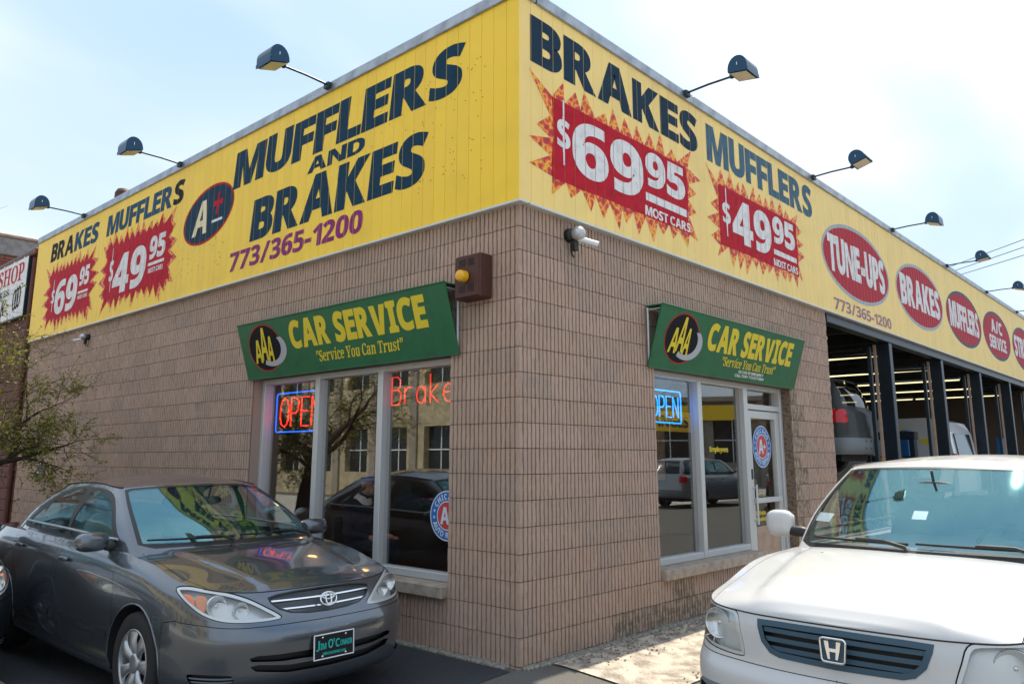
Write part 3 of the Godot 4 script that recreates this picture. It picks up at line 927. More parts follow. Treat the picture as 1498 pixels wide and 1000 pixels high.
func shop_roof() -> void:
	put("roof", Soup.new().ab(Vector3(-12.1, 4.0, -14.0), Vector3(-0.29, 4.2, -0.29)).ab(Vector3(-12.1, 4.0, -27.0), Vector3(-0.29, 4.2, -14.0)), M.roofing, shop)
	put("rear_wall", Soup.new().ab(Vector3(-12.14, -0.2, -27.0), Vector3(-11.9, 5.2, -0.31)).ab(Vector3(-12.1, -0.2, -27.2), Vector3(-0.02, 5.2, -27.0)), M.mortar, shop)
	# the office behind the windows
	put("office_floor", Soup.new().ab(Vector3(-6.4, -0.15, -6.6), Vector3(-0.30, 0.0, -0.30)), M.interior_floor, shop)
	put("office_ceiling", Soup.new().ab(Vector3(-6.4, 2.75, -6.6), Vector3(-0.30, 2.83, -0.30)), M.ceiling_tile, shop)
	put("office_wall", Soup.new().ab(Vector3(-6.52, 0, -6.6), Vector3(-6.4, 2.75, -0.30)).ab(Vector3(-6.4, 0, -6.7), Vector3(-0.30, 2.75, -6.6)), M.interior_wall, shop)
	var spot := ["front row, nearest the corner", "front row, middle", "front row, nearest the far wall", "back row, nearest the side window", "back row, middle", "back row, nearest the far wall"]
	for p in [[-1.6, -1.8, 0], [-3.2, -1.8, 1], [-4.8, -1.8, 2], [-1.6, -4.2, 3], [-3.2, -4.2, 4], [-4.8, -4.2, 5]]:
		var at := Vector3(p[0], 2.735, p[1])
		var l := thing("ceiling_light", "round warm ceiling light inside the office, " + spot[p[2]], "lamp", at, "office ceiling lights")
		put("trim", Soup.new().lathe([Vector2(0.10, 0.012), Vector2(0.12, 0.0), Vector2(0.09, -0.012), Vector2(0.085, 0.0)], Transform3D(), 16), M.white_metal, l)
		put("diffuser", Soup.new().lathe([Vector2(0.0, -0.006), Vector2(0.086, -0.004)], Transform3D(), 16), M.downlight, l)
		var om := OmniLight3D.new()
		om.name = "glow"; om.light_color = Color(1.0, 0.75, 0.45); om.light_energy = 0.035; om.light_size = 0.08; om.shadow_enabled = true; om.omni_range = 12.0; om.omni_attenuation = 2.0
		l.add_child(om)
		om.position = Vector3(0, -0.06, 0)

func service_bays() -> void:
	put("bay_lintel", Soup.new().cbox(Vector3(-0.08, 3.575, -16.85), Vector3(0.16, 0.14, 20.2), 0.006), M.steel_navy, shop)
	put("bay_floor", Soup.new().ab(Vector3(-11.9, -0.2, -27.0), Vector3(-0.02, -0.03, -6.72)), M.garage_floor, shop)
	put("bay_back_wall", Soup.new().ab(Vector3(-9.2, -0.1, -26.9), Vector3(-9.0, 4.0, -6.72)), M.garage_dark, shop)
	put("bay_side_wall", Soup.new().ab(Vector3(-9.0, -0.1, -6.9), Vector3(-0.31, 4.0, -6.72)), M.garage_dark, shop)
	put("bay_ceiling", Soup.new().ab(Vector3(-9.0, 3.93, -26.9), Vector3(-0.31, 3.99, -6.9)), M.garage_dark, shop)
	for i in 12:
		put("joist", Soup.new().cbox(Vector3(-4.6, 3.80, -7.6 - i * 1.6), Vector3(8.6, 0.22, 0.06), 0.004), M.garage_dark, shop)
	for i in 6:
		var s := 9.55 + i * 3.24
		var post := put("bay_post", Soup.new().cbox(Vector3(-0.115, 1.70, -s - 0.08), Vector3(0.21, 3.60, 0.16), 0.008), M.steel_navy, shop)
		put("door_jamb", Soup.new().cbox(Vector3(-0.245, 1.68, -s + 0.02), Vector3(0.045, 3.6, 0.05), 0.004), M.steel_tan, post)
		put("door_track", Soup.new().cbox(Vector3(-0.33, 1.75, -s + 0.05), Vector3(0.06, 3.4, 0.07), 0.006), M.pole_dark, post)
	# door rails that curve up under the ceiling
	for i in 5:
		var s := 6.9 + i * 3.24
		put("door_rail", Soup.new().rod(Vector3(-0.40, 3.40, -s - 0.18), Vector3(-3.2, 3.45, -s - 0.18), 0.025), M.pole_dark, shop)
		put("door_rail", Soup.new().rod(Vector3(-0.40, 3.40, -s - 2.45), Vector3(-3.2, 3.45, -s - 2.45), 0.025), M.pole_dark, shop)
	# strip lights running into the bays
	var rows := [[-8.0, 0.0], [-10.7, 0.05], [-13.9, 0.0], [-16.8, -0.1], [-19.8, -0.3], [-23.0, -0.4]]
	for i in rows.size():
		var t := thing("strip_light", "long fluorescent strip light under the bay roof, %s row from the office wall" % ["first", "second", "third", "fourth", "fifth", "sixth"][i], "lamp", Vector3(rows[i][1] - 0.45, 3.42, rows[i][0]), "strip lights in the service bays")
		for k in 2:
			var x0 := -0.05 - k * 2.5
			put("housing", Soup.new().cbox(Vector3(x0 - 1.2, 0.04, 0), Vector3(2.42, 0.05, 0.12), 0.006), M.white_metal, t)
			put("tube", Soup.new().rod(Vector3(x0, 0.0, 0.03), Vector3(x0 - 2.4, 0.0, 0.03), 0.014, 8), M.tube_white, t)
		var l := AreaLight3D.new()
		l.name = "glow"; l.light_color = Color(1.0, 0.94, 0.75); l.area_size = Vector2(4.8, 0.06); l.light_energy = 0.22; l.shadow_enabled = true
		t.add_child(l)
		l.position = Vector3(-2.5, -0.03, 0.03); l.rotation_degrees = Vector3(-90, 0, 0)

# ---------------------------------------------------------------- things fixed to the shop
func sign_lamp(at: Vector3, b: Basis, label: String, tip := 0.0) -> void:
	# local: x along the wall, y up, z away from the wall
	var t := thing("sign_lamp", label, "lamp", at, "sign lamps on rods above the fascia", b)
	put("bracket", Soup.new().cbox(Vector3(0, -0.01, 0.03), Vector3(0.09, 0.07, 0.05), 0.006), M.pole_dark, t)
	put("arm", Soup.new().tube(PackedVector3Array([Vector3(0, 0, 0.05), Vector3(0, 0.012, 0.30), Vector3(0, 0.01, 0.565)]), 0.0125, 0.0125, 8), M.pole_dark, t)
	var hb := Basis(Vector3.RIGHT, tip)
	var hx := Transform3D(hb, Vector3(0, 0.02, 0.60))
	put("knuckle", Soup.new().blob(Vector3(0, 0.012, 0.585), Vector3(0.028, 0.026, 0.03), 3.0, 10, 6), M.pole_dark, t)
	# hooded head: an arched profile run along the wall
	var arch := PackedVector2Array()
	arch.append(Vector2(0.0, -0.035)); arch.append(Vector2(0.31, -0.085))
	for k in 11:
		var a := deg_to_rad(-4.0 + k * 18.0)
		arch.append(Vector2(0.155 + cos(a) * (0.158 if k < 5 else 0.155), 0.015 + sin(a) * 0.185) if k > 0 else Vector2(0.318, -0.03))
	var prof := arch
	var X := Transform3D(hb * Basis(Vector3(0, 0, 1), Vector3(0, 1, 0), Vector3(-1, 0, 0)) * 0.70, hx.origin)
	var head := put("head", Soup.new().prism(prof, -0.19, 0.19, X), M.lamp_blue, t)
	put("end_cap", Soup.new().prism(prof, -0.20, -0.192, X.scaled_local(Vector3(1.0, 1.0, 1.0))), M.lamp_blue, head)
	put("lens", Soup.new().prism(PackedVector2Array([Vector2(0.03, -0.048), Vector2(0.29, -0.092), Vector2(0.288, -0.098), Vector2(0.028, -0.054)]), -0.165, 0.165, X), M.lamp_lens, head)
	put("visor", Soup.new().prism(PackedVector2Array([Vector2(0.305, -0.03), Vector2(0.325, -0.035), Vector2(0.328, -0.095), Vector2(0.322, -0.095)]), -0.20, 0.20, X), M.lamp_blue, head)
	for s in [-1.0, 1.0]:
		put("bolt", Soup.new().cbox(X * Vector3(0.16, 0.06, s * 0.203), Vector3(0.008, 0.035, 0.008), 0.002), M.white_metal, head)

func lamps() -> void:
	var sl := ["above the letters F and L of the long street sign", "above the end of the small word at the emblem", "above the smaller price near the brown neighbour"]
	var k := 0
	for x in [-2.75, -6.29, -9.83]:
		sign_lamp(Vector3(x, 5.60, 0.06), STREET, "dark blue hooded lamp " + sl[k], 0.12)
		k += 1
	var dl := ["nearest the corner of the side wall", "above the end of the second side-wall word", "above the large red oval", "in front of the overhead wires", "above the third red oval", "farthest along the side wall"]
	var tips := [0.0, -0.45, 0.1, -0.3, 0.1, 0.0]
	for i in 6:
		sign_lamp(Vector3(0.06, 5.60, -2.75 - i * 3.64), SIDE, "dark blue hooded lamp " + dl[i], tips[i])

func awning(at: Vector3, b: Basis, w: float, label: String, extra: bool) -> void:
	# sign box whose face leans out at the top; open ends. local: x along the wall from its left end
	var t := thing("awning_sign", label, "sign", at, "", b)
	var out := 0.215; var h := 0.61
	var f0 := Vector3(0, 0, 0.03); var f1 := Vector3(0, h, out)
	var up := (f1 - f0).normalized()
	var nrm := Vector3(0, -up.z, up.y)
	var X := Transform3D(Basis(Vector3.RIGHT, up, Vector3.RIGHT.cross(up)), f0)
	var L := (f1 - f0).length()
	put("face", Soup.new().cbox(X * Vector3(w / 2, L / 2, -0.011), Vector3(w, L, 0.022), 0.006, X.basis), M.awning_green, t)
	put("top_cover", Soup.new().cbox(Vector3(w / 2, h - 0.008, out / 2), Vector3(w - 0.01, 0.014, out - 0.02), 0.003), M.awning_green, t)
	put("end_rib", Soup.new().rod(Vector3(0.03, 0.02, 0.02), Vector3(0.03, h - 0.02, 0.02), 0.014).rod(Vector3(w - 0.03, 0.02, 0.02), Vector3(w - 0.03, h - 0.02, 0.02), 0.014), M.aluminium, t)
	put("brace", Soup.new().rod(Vector3(0.03, h - 0.04, 0.02), Vector3(0.03, h - 0.04, out - 0.04), 0.009).rod(Vector3(w - 0.03, h - 0.04, 0.02), Vector3(w - 0.03, h - 0.04, out - 0.04), 0.009), M.aluminium, t)
	put("edge_piping", Soup.new().rod(X * Vector3(0, L, 0), X * Vector3(w, L, 0), 0.007).rod(X * Vector3(0, 0, 0), X * Vector3(w, 0, 0), 0.006), M.awning_green, t)
	var F := func(called: String, tris: PackedVector2Array, z: float, m: Material) -> void:
		put(called, Soup.new().flat(tris, z, X), m, t)
	var s := w / 3.5
	F.call("lettering", lay("CAR SERVICE", 1.02 * s, 3.20 * s, 0.265, 0.575, "sans", 1.4), 0.002, M.awning_yellow)
	F.call("lettering", lay("\"Service You Can Trust\"", 1.42 * s, 2.82 * s, 0.135 if extra else 0.10, 0.245 if extra else 0.225, "serif", 0.0, 0.15), 0.002, M.awning_yellow)
	if extra:
		F.call("lettering", lay("IN CASE OF EMERGENCY", 1.87 * s, 2.52 * s, 0.085, 0.118, "sans", 0.3), 0.002, M.sign_white)
		F.call("lettering", lay("CALL TONY 773-577-5840", 1.80 * s, 2.55 * s, 0.038, 0.073, "sans", 0.3), 0.002, M.sign_white)
	# round emblem with three tall letters and a swoosh
	var c := Vector2(0.50 * s, 0.335)
	F.call("emblem_rim", ring(c, 0.33, 0.262, 0.012), 0.002, M.sign_red)
	F.call("emblem", fan(ellipse(c, 0.32, 0.252)), 0.0018, M.sign_black)
	var sw := PackedVector2Array()
	for k in 17:
		var a := deg_to_rad(-125.0 + k * 10.5)
		sw.append(c + Vector2(0.12 + cos(a) * 0.30, -0.03 + sin(a) * 0.185))
	for k in 17:
		var a := deg_to_rad(43.0 - k * 10.5)
		sw.append(c + Vector2(0.10 + cos(a) * 0.215, -0.01 + sin(a) * 0.15))
	F.call("emblem_swoosh", fan(sw), 0.0035, M.awning_silver)
	for q in [[-0.235, -0.055, -0.16, 0.10], [-0.105, 0.085, -0.14, 0.225], [0.03, 0.185, -0.16, 0.12]]:
		F.call("emblem_letter", lay("A", c.x + q[0], c.x + q[1], c.y + q[2], c.y + q[3], "sans", 0.2, 0.12), 0.005, M.awning_yellow)

func neon_path(s: String, w: float, h: float) -> Array:
	# single-stroke capitals as tube paths, each letter in a cell of width w
	var G := {"O": [[0.5, 1, 0.25, 0.93, 0.1, 0.7, 0.1, 0.3, 0.25, 0.07, 0.5, 0, 0.75, 0.07, 0.9, 0.3, 0.9, 0.7, 0.75, 0.93, 0.5, 1]],
		"P": [[0.15, 0, 0.15, 1, 0.6, 1, 0.85, 0.88, 0.85, 0.58, 0.6, 0.46, 0.15, 0.46]],
		"E": [[0.85, 1, 0.15, 1, 0.15, 0, 0.85, 0], [0.15, 0.52, 0.75, 0.52]],
		"N": [[0.12, 0, 0.12, 1, 0.88, 0, 0.88, 1]],
		"B": [[0.15, 0, 0.15, 1, 0.6, 1, 0.82, 0.88, 0.82, 0.64, 0.6, 0.53, 0.15, 0.53, 0.65, 0.53, 0.88, 0.4, 0.88, 0.13, 0.65, 0, 0.15, 0]],
		"r": [[0.2, 0, 0.2, 0.6, 0.2, 0.42, 0.45, 0.6, 0.75, 0.58]],
		"a": [[0.8, 0.6, 0.8, 0, 0.8, 0.2, 0.55, 0, 0.25, 0.06, 0.15, 0.3, 0.28, 0.56, 0.55, 0.6, 0.8, 0.4]],
		"k": [[0.18, 0, 0.18, 1], [0.72, 0.62, 0.2, 0.3, 0.78, 0]],
		"e": [[0.15, 0.32, 0.82, 0.34, 0.75, 0.54, 0.5, 0.62, 0.22, 0.5, 0.15, 0.25, 0.32, 0.04, 0.6, 0, 0.82, 0.12]],
		"s": [[0.78, 0.52, 0.5, 0.62, 0.22, 0.5, 0.3, 0.34, 0.7, 0.28, 0.8, 0.12, 0.5, 0, 0.2, 0.1]]}
	var out := []
	for i in s.length():
		for path in G[s[i]]:
			var p := PackedVector3Array()
			for k in range(0, path.size(), 2):
				p.append(Vector3((i + path[k]) * w, path[k + 1] * h, 0))
			out.append(p)
	return out

func neon(at: Vector3, b: Basis, w: float, h: float, word: String, border: Material, letters: Material, label: String, glowc: Color, boxed := true) -> void:
	var t := thing("neon_sign", label, "neon sign", at, "", b)
	put("back_frame", Soup.new().rod(Vector3(0.02, h * 0.5, -0.03), Vector3(w - 0.02, h * 0.5, -0.03), 0.006).rod(Vector3(w * 0.3, 0.02, -0.03), Vector3(w * 0.3, h - 0.02, -0.03), 0.006).rod(Vector3(w * 0.7, 0.02, -0.03), Vector3(w * 0.7, h - 0.02, -0.03), 0.006), M.black_plastic, t)
	put("hanging_chain", Soup.new().rod(Vector3(w * 0.3, h, -0.03), Vector3(w * 0.3, 2.72 - at.y, -0.03), 0.003, 4).rod(Vector3(w * 0.7, h, -0.03), Vector3(w * 0.7, 2.72 - at.y, -0.03), 0.003, 4), M.black_plastic, t)
	if boxed:
		var p := PackedVector3Array()
		for c in [[w - 0.03, h - 0.03, 0], [0.03, h - 0.03, 90], [0.03, 0.03, 180], [w - 0.03, 0.03, 270]]:
			for k in 4:
				var a := deg_to_rad(c[2] + k * 30.0)
				p.append(Vector3(c[0] + cos(a) * 0.03, c[1] + sin(a) * 0.03, 0))
		p.append(p[0])
		put("border_tube", Soup.new().tube(p, 0.008, 0.008, 6), border, t)
	var mx := 0.075 * w if boxed else 0.0
	for path in neon_path(word, (w - 2 * mx) / word.length(), h - (0.12 if boxed else 0.0)):
		var q := PackedVector3Array()
		for v in path:
			q.append(v + Vector3(mx, 0.06 if boxed else 0.0, 0.005))
		put("letter_tube", Soup.new().tube(q, 0.0075, 0.0075, 6), letters, t)
	var l := OmniLight3D.new()
	l.name = "glow"; l.light_color = glowc; l.light_energy = 0.0008; l.light_size = 0.15; l.shadow_enabled = true; l.omni_range = 8.0; l.omni_attenuation = 2.0
	t.add_child(l)
	l.position = Vector3(w / 2, h / 2, 0.05)

func wall_camera(at: Vector3, b: Basis, label: String, s: float, tube_turn: float) -> void:
	var t := thing("security_camera", label, "camera", at, "security cameras on the shop walls", b)
	put("mount", Soup.new().lathe([Vector2(0.0, 0.06), Vector2(0.05, 0.06), Vector2(0.055, 0.03), Vector2(0.055, 0.0), Vector2(0, 0)], Transform3D(Basis(Vector3.RIGHT, PI / 2), Vector3.ZERO).scaled_local(Vector3.ONE * s), 12), M.black_plastic, t)
	put("dome", Soup.new().blob(Vector3(0, 0, 0.10 * s), Vector3(0.058, 0.058, 0.06) * s, 2.0, 14, 10), M.silver_paint, t)
	put("bracket", Soup.new().cbox(Vector3(0, -0.09, 0.06) * s, Vector3(0.05, 0.08, 0.05) * s, 0.005), M.black_plastic, t)
	var d := Vector3(sin(tube_turn), -0.25, cos(tube_turn)).normalized()
	put("camera_body", Soup.new().rod(Vector3(0, -0.04, 0.10) * s, Vector3(0, -0.04, 0.10) * s + d * 0.16 * s, 0.022 * s, 10), M.white_metal, t)
	put("cable", Soup.new().tube(PackedVector3Array([Vector3(0, -0.1, 0.04) * s, Vector3(-0.02, -0.16, 0.05) * s, Vector3(0.03, -0.17, 0.03) * s, Vector3(0.02, -0.12, 0.01) * s]), 0.006 * s), M.black_plastic, t)

func fixtures() -> void:
	lamps()
	awning(Vector3(-4.17, 2.43, 0.0), STREET, 3.50, "green sign box above the street window, beside the brown alarm box", false)
	awning(Vector3(0.0, 2.43, -1.87), SIDE, 3.47, "green sign box above the glass door on the side wall", true)
	neon(Vector3(-4.02, 1.84, -0.27), STREET, 0.98, 0.44, "OPEN", M.neon_blue, M.neon_red, "red neon word with a blue border in the street window", Color(1.0, 0.2, 0.1))
	neon(Vector3(-1.95, 2.06, -0.27), STREET, 1.12, 0.27, "Brakes", M.neon_dim, M.neon_dim, "red neon script at the top of the pane beside the corner", Color(1.0, 0.15, 0.08), false)
	neon(Vector3(-0.27, 1.92, -2.31), SIDE, 0.66, 0.34, "OPEN", M.neon_cyan, M.neon_cyan, "blue neon word with a blue border in the side window", Color(0.1, 0.5, 1.0))
	# brown alarm box with an amber lamp
	var a := thing("alarm_box", "brown metal box with a yellow knob high on the wall by the corner", "alarm box", Vector3(-0.45, 2.87, 0.0))
	put("case", Soup.new().cbox(Vector3(0, 0.19, 0.075), Vector3(0.30, 0.38, 0.155), 0.012), M.brown_box, a)
	put("cover", Soup.new().cbox(Vector3(0, 0.19, 0.158), Vector3(0.28, 0.355, 0.012), 0.004), M.brown_box, a)
	for k in 5:
		put("louvre", Soup.new().cbox(Vector3(-0.055, 0.285 + k * 0.013, 0.166), Vector3(0.075, 0.006, 0.006), 0.001).cbox(Vector3(0.05, 0.285 + k * 0.013, 0.166), Vector3(0.075, 0.006, 0.006), 0.001), M.black_plastic, a)
		put("louvre", Soup.new().cbox(Vector3(-0.055, 0.06 + k * 0.013, 0.166), Vector3(0.075, 0.006, 0.006), 0.001).cbox(Vector3(0.05, 0.06 + k * 0.013, 0.166), Vector3(0.075, 0.006, 0.006), 0.001), M.black_plastic, a)
	put("socket", Soup.new().rod(Vector3(-0.01, 0.185, 0.15), Vector3(-0.01, 0.185, 0.19), 0.04, 14), M.black_plastic, a)
	put("lamp_lens", Soup.new().lathe([Vector2(0.0, 0.085), Vector2(0.03, 0.082), Vector2(0.046, 0.07), Vector2(0.05, 0.05), Vector2(0.05, 0.0)], Transform3D(Basis(Vector3.RIGHT, PI / 2), Vector3(-0.01, 0.185, 0.175)), 16), M.amber_plastic, a)
	wall_camera(Vector3(0.0, 3.50, -0.66), SIDE, "silver dome camera with a white tube under the side fascia", 1.15, 0.9)
	wall_camera(Vector3(-9.28, 3.46, 0.0), STREET, "small dark camera under the street fascia near the far end", 0.9, -0.5)
	var mt := thing("electric_meter", "small grey outlet box low on the far end of the street wall", "utility box", Vector3(-10.75, 1.36, 0.0))
	put("case", Soup.new().cbox(Vector3(0, 0, 0.04), Vector3(0.14, 0.24, 0.08), 0.008), M.silver_paint, mt)
	put("hatch", Soup.new().cbox(Vector3(0, 0.03, 0.083), Vector3(0.10, 0.10, 0.01), 0.003), M.plastic_grey, mt)
	var v := thing("roof_vent", "small dark red vent cap showing over the fascia of the street side", "vent", Vector3(-11.13, 4.2, -1.0))
	put("pipe", Soup.new().lathe([Vector2(0.09, 0.0), Vector2(0.09, 2.2)], Transform3D(), 14), M.clay_coping, v)
	put("cap", Soup.new().lathe([Vector2(0.10, 2.17), Vector2(0.15, 2.2), Vector2(0.15, 2.36), Vector2(0.11, 2.44), Vector2(0.0, 2.46)], Transform3D(), 14), M.brown_box, v)
	office()
	workshop()

func office() -> void:
	var d := thing("reception_desk", "dark reception desk inside the office behind the street window", "desk", Vector3(-2.6, 0.0, -3.4))
	put("top", Soup.new().cbox(Vector3(0, 1.02, 0), Vector3(2.4, 0.05, 0.6), 0.006), M.wood, d)
	put("front_panel", Soup.new().cbox(Vector3(0, 0.5, 0.2), Vector3(2.3, 1.0, 0.05), 0.005), M.wood, d)
	put("side_panel", Soup.new().cbox(Vector3(-1.12, 0.5, -0.05), Vector3(0.05, 1.0, 0.45), 0.005), M.wood, d)
	put("side_panel", Soup.new().cbox(Vector3(1.12, 0.5, -0.05), Vector3(0.05, 1.0, 0.45), 0.005), M.wood, d)
	var c := thing("waiting_chair", "dark waiting-room chair behind the street window, with a person on it", "chair", Vector3(-3.55, 0.0, -1.15), "", Basis(Vector3.UP, 0.15))
	put("seat", Soup.new().cbox(Vector3(0, 0.43, 0), Vector3(0.48, 0.07, 0.46), 0.02), M.black_plastic, c)
	put("backrest", Soup.new().cbox(Vector3(-0.22, 0.68, 0), Vector3(0.05, 0.42, 0.44), 0.02), M.black_plastic, c)
	for s in [[-0.2, -0.2], [-0.2, 0.2], [0.2, -0.2], [0.2, 0.2]]:
		put("leg", Soup.new().rod(Vector3(s[0], 0.0, s[1]), Vector3(s[0], 0.42, s[1]), 0.013), M.pole_dark, c)
	person(Vector3(-3.55, 0.47, -1.15), Basis(Vector3.UP, 0.15))
	var bn := thing("oil_banner", "yellow banner with dark lettering hung inside the side window", "banner", Vector3(-1.0, 1.88, -2.55), "", SIDE)
	put("cloth", Soup.new().cbox(Vector3(0.96, 0.12, 0), Vector3(1.92, 0.25, 0.012), 0.003), M.yellow_street0, bn)
	put("lettering", Soup.new().flat(lay("OIL CHANGES", 0.10, 1.84, 0.045, 0.195, "sans", 0.6), 0.0085), M.clay_coping, bn)
	for u in [0.1, 1.82]:
		put("cord", Soup.new().rod(Vector3(u, 0.24, 0), Vector3(u, 0.87, 0), 0.003, 4), M.black_plastic, bn)
	var g := thing("wall_menu", "pale notice board on the back wall of the office", "board", Vector3(-3.4, 1.2, -6.585))
	put("board", Soup.new().cbox(Vector3(0, 0.45, 0), Vector3(1.4, 0.9, 0.03), 0.005), M.sign_white, g)
	put("frame", Soup.new().cbox(Vector3(0, 0.92, 0.005), Vector3(1.46, 0.04, 0.045), 0.005).cbox(Vector3(0, -0.02, 0.005), Vector3(1.46, 0.04, 0.045), 0.005), M.pole_dark, g)

func person(at: Vector3, b: Basis) -> void:
	# seated, turned along +x: one continuous body from a smooth union of tapered bones
	var t := thing("person", "person in a blue cap and navy jacket seated behind the street window", "person", at, "", b)
	var J := {"hip": Vector3(0, 0.10, 0), "waist": Vector3(-0.03, 0.28, 0), "chest": Vector3(0.0, 0.46, 0), "neck": Vector3(0.06, 0.60, 0), "nape": Vector3(0.09, 0.66, 0)}
	var bones := [[J.hip, J.waist, 0.155, 0.15], [J.waist, J.chest, 0.15, 0.165], [J.chest, J.neck, 0.15, 0.075], [J.neck, J.nape, 0.065, 0.058]]
	for s in [-1.0, 1.0]:
		bones.append([Vector3(0, 0.10, 0.09 * s), Vector3(0.44, 0.09, 0.12 * s), 0.095, 0.07])
		bones.append([Vector3(0.44, 0.09, 0.12 * s), Vector3(0.42, -0.34, 0.12 * s), 0.065, 0.045])
		bones.append([Vector3(0.41, -0.38, 0.12 * s), Vector3(0.60, -0.42, 0.13 * s), 0.045, 0.04])
		bones.append([Vector3(0.02, 0.53, 0.06 * s), Vector3(0.02, 0.50, 0.20 * s), 0.085, 0.072])
		bones.append([Vector3(0.02, 0.50, 0.20 * s), Vector3(0.06, 0.24, 0.25 * s), 0.06, 0.048])
		bones.append([Vector3(0.06, 0.24, 0.25 * s), Vector3(0.31, 0.19, 0.14 * s), 0.046, 0.034])
	put("body", net(bones, Vector3(-0.24, -0.48, -0.36), Vector3(0.70, 0.72, 0.36), 0.024, 0.05), M.cloth_navy, t)
	var hc := Vector3(0.14, 0.765, 0)
	var head := [[hc + Vector3(-0.025, 0.03, 0), hc + Vector3(0.005, 0.035, 0), 0.088, 0.085], [hc + Vector3(0.02, -0.045, 0), hc + Vector3(0.055, -0.075, 0), 0.062, 0.036], [hc + Vector3(0.085, 0.0, 0), hc + Vector3(0.105, -0.025, 0), 0.012, 0.016], [hc + Vector3(0.07, 0.03, -0.03), hc + Vector3(0.07, 0.03, 0.03), 0.022, 0.022], [J.nape, hc + Vector3(-0.01, -0.06, 0), 0.055, 0.052], [hc + Vector3(0.07, -0.06, -0.015), hc + Vector3(0.07, -0.06, 0.015), 0.018, 0.018]]
	for s in [-1.0, 1.0]:
		head.append([hc + Vector3(-0.01, 0.01, 0.085 * s), hc + Vector3(-0.015, -0.025, 0.085 * s), 0.016, 0.011])
	put("head", net(head, hc - Vector3(0.14, 0.18, 0.13), hc + Vector3(0.15, 0.14, 0.13), 0.008, 0.018), M.skin, t)
	var eyes := Soup.new()
	for s in [-1.0, 1.0]:
		eyes.blob(hc + Vector3(0.079, 0.012, 0.033 * s), Vector3(0.008, 0.006, 0.012), 2.0, 8, 6)
	put("eyes", eyes, M.hair, t)
	put("mouth", Soup.new().blob(hc + Vector3(0.088, -0.062, 0), Vector3(0.006, 0.005, 0.022), 2.0, 8, 6), M.decal_red, t)
	var hair := Soup.new().blob(hc + Vector3(-0.035, 0.01, 0), Vector3(0.075, 0.085, 0.092), 2.2, 14, 10)
	put("hair", hair, M.hair, t)
	var cap := []
	for k in 8:
		var a := PI / 2 * k / 7.0
		cap.append(Vector2(0.102 * cos(a), 0.098 * sin(a)))
	cap.reverse()
	put("cap", Soup.new().lathe(cap, Transform3D(Basis(Vector3.BACK, -0.08), hc + Vector3(-0.008, 0.045, 0)), 18).blob(hc + Vector3(0.115, 0.047, 0), Vector3(0.07, 0.009, 0.068), 2.4, 14, 6, Basis(Vector3.BACK, -0.18)), M.cloth_blue, t)
	put("collar", Soup.new().lathe([Vector2(0.075, 0.055), Vector2(0.088, 0.03), Vector2(0.11, 0.0), Vector2(0.118, -0.03)], Transform3D(Basis(Vector3.BACK, -0.35), Vector3(0.055, 0.605, 0)), 18), M.cloth_white, t)
	for s in [-1.0, 1.0]:
		# hands resting on the lap: palm and five bent fingers
		var w := Vector3(0.31, 0.19, 0.14 * s)
		var hb := [[w, w + Vector3(0.085, -0.012, -0.012 * s), 0.030, 0.034]]
		for k in 4:
			var r := w + Vector3(0.09, -0.012, (-0.035 + k * 0.021) * 1.0)
			var m := r + Vector3([0.04, 0.045, 0.043, 0.034][k], 0.004, 0)
			hb.append([r, m, 0.0095, 0.009])
			hb.append([m, m + Vector3(0.028, -0.022, 0), 0.009, 0.0075])
		hb.append([w + Vector3(0.03, 0, -0.03 * s), w + Vector3(0.075, 0.004, -0.062 * s), 0.012, 0.009])
		put("hand", net(hb, w + Vector3(-0.06, -0.08, -0.1), w + Vector3(0.2, 0.06, 0.1), 0.006, 0.006), M.skin, t)

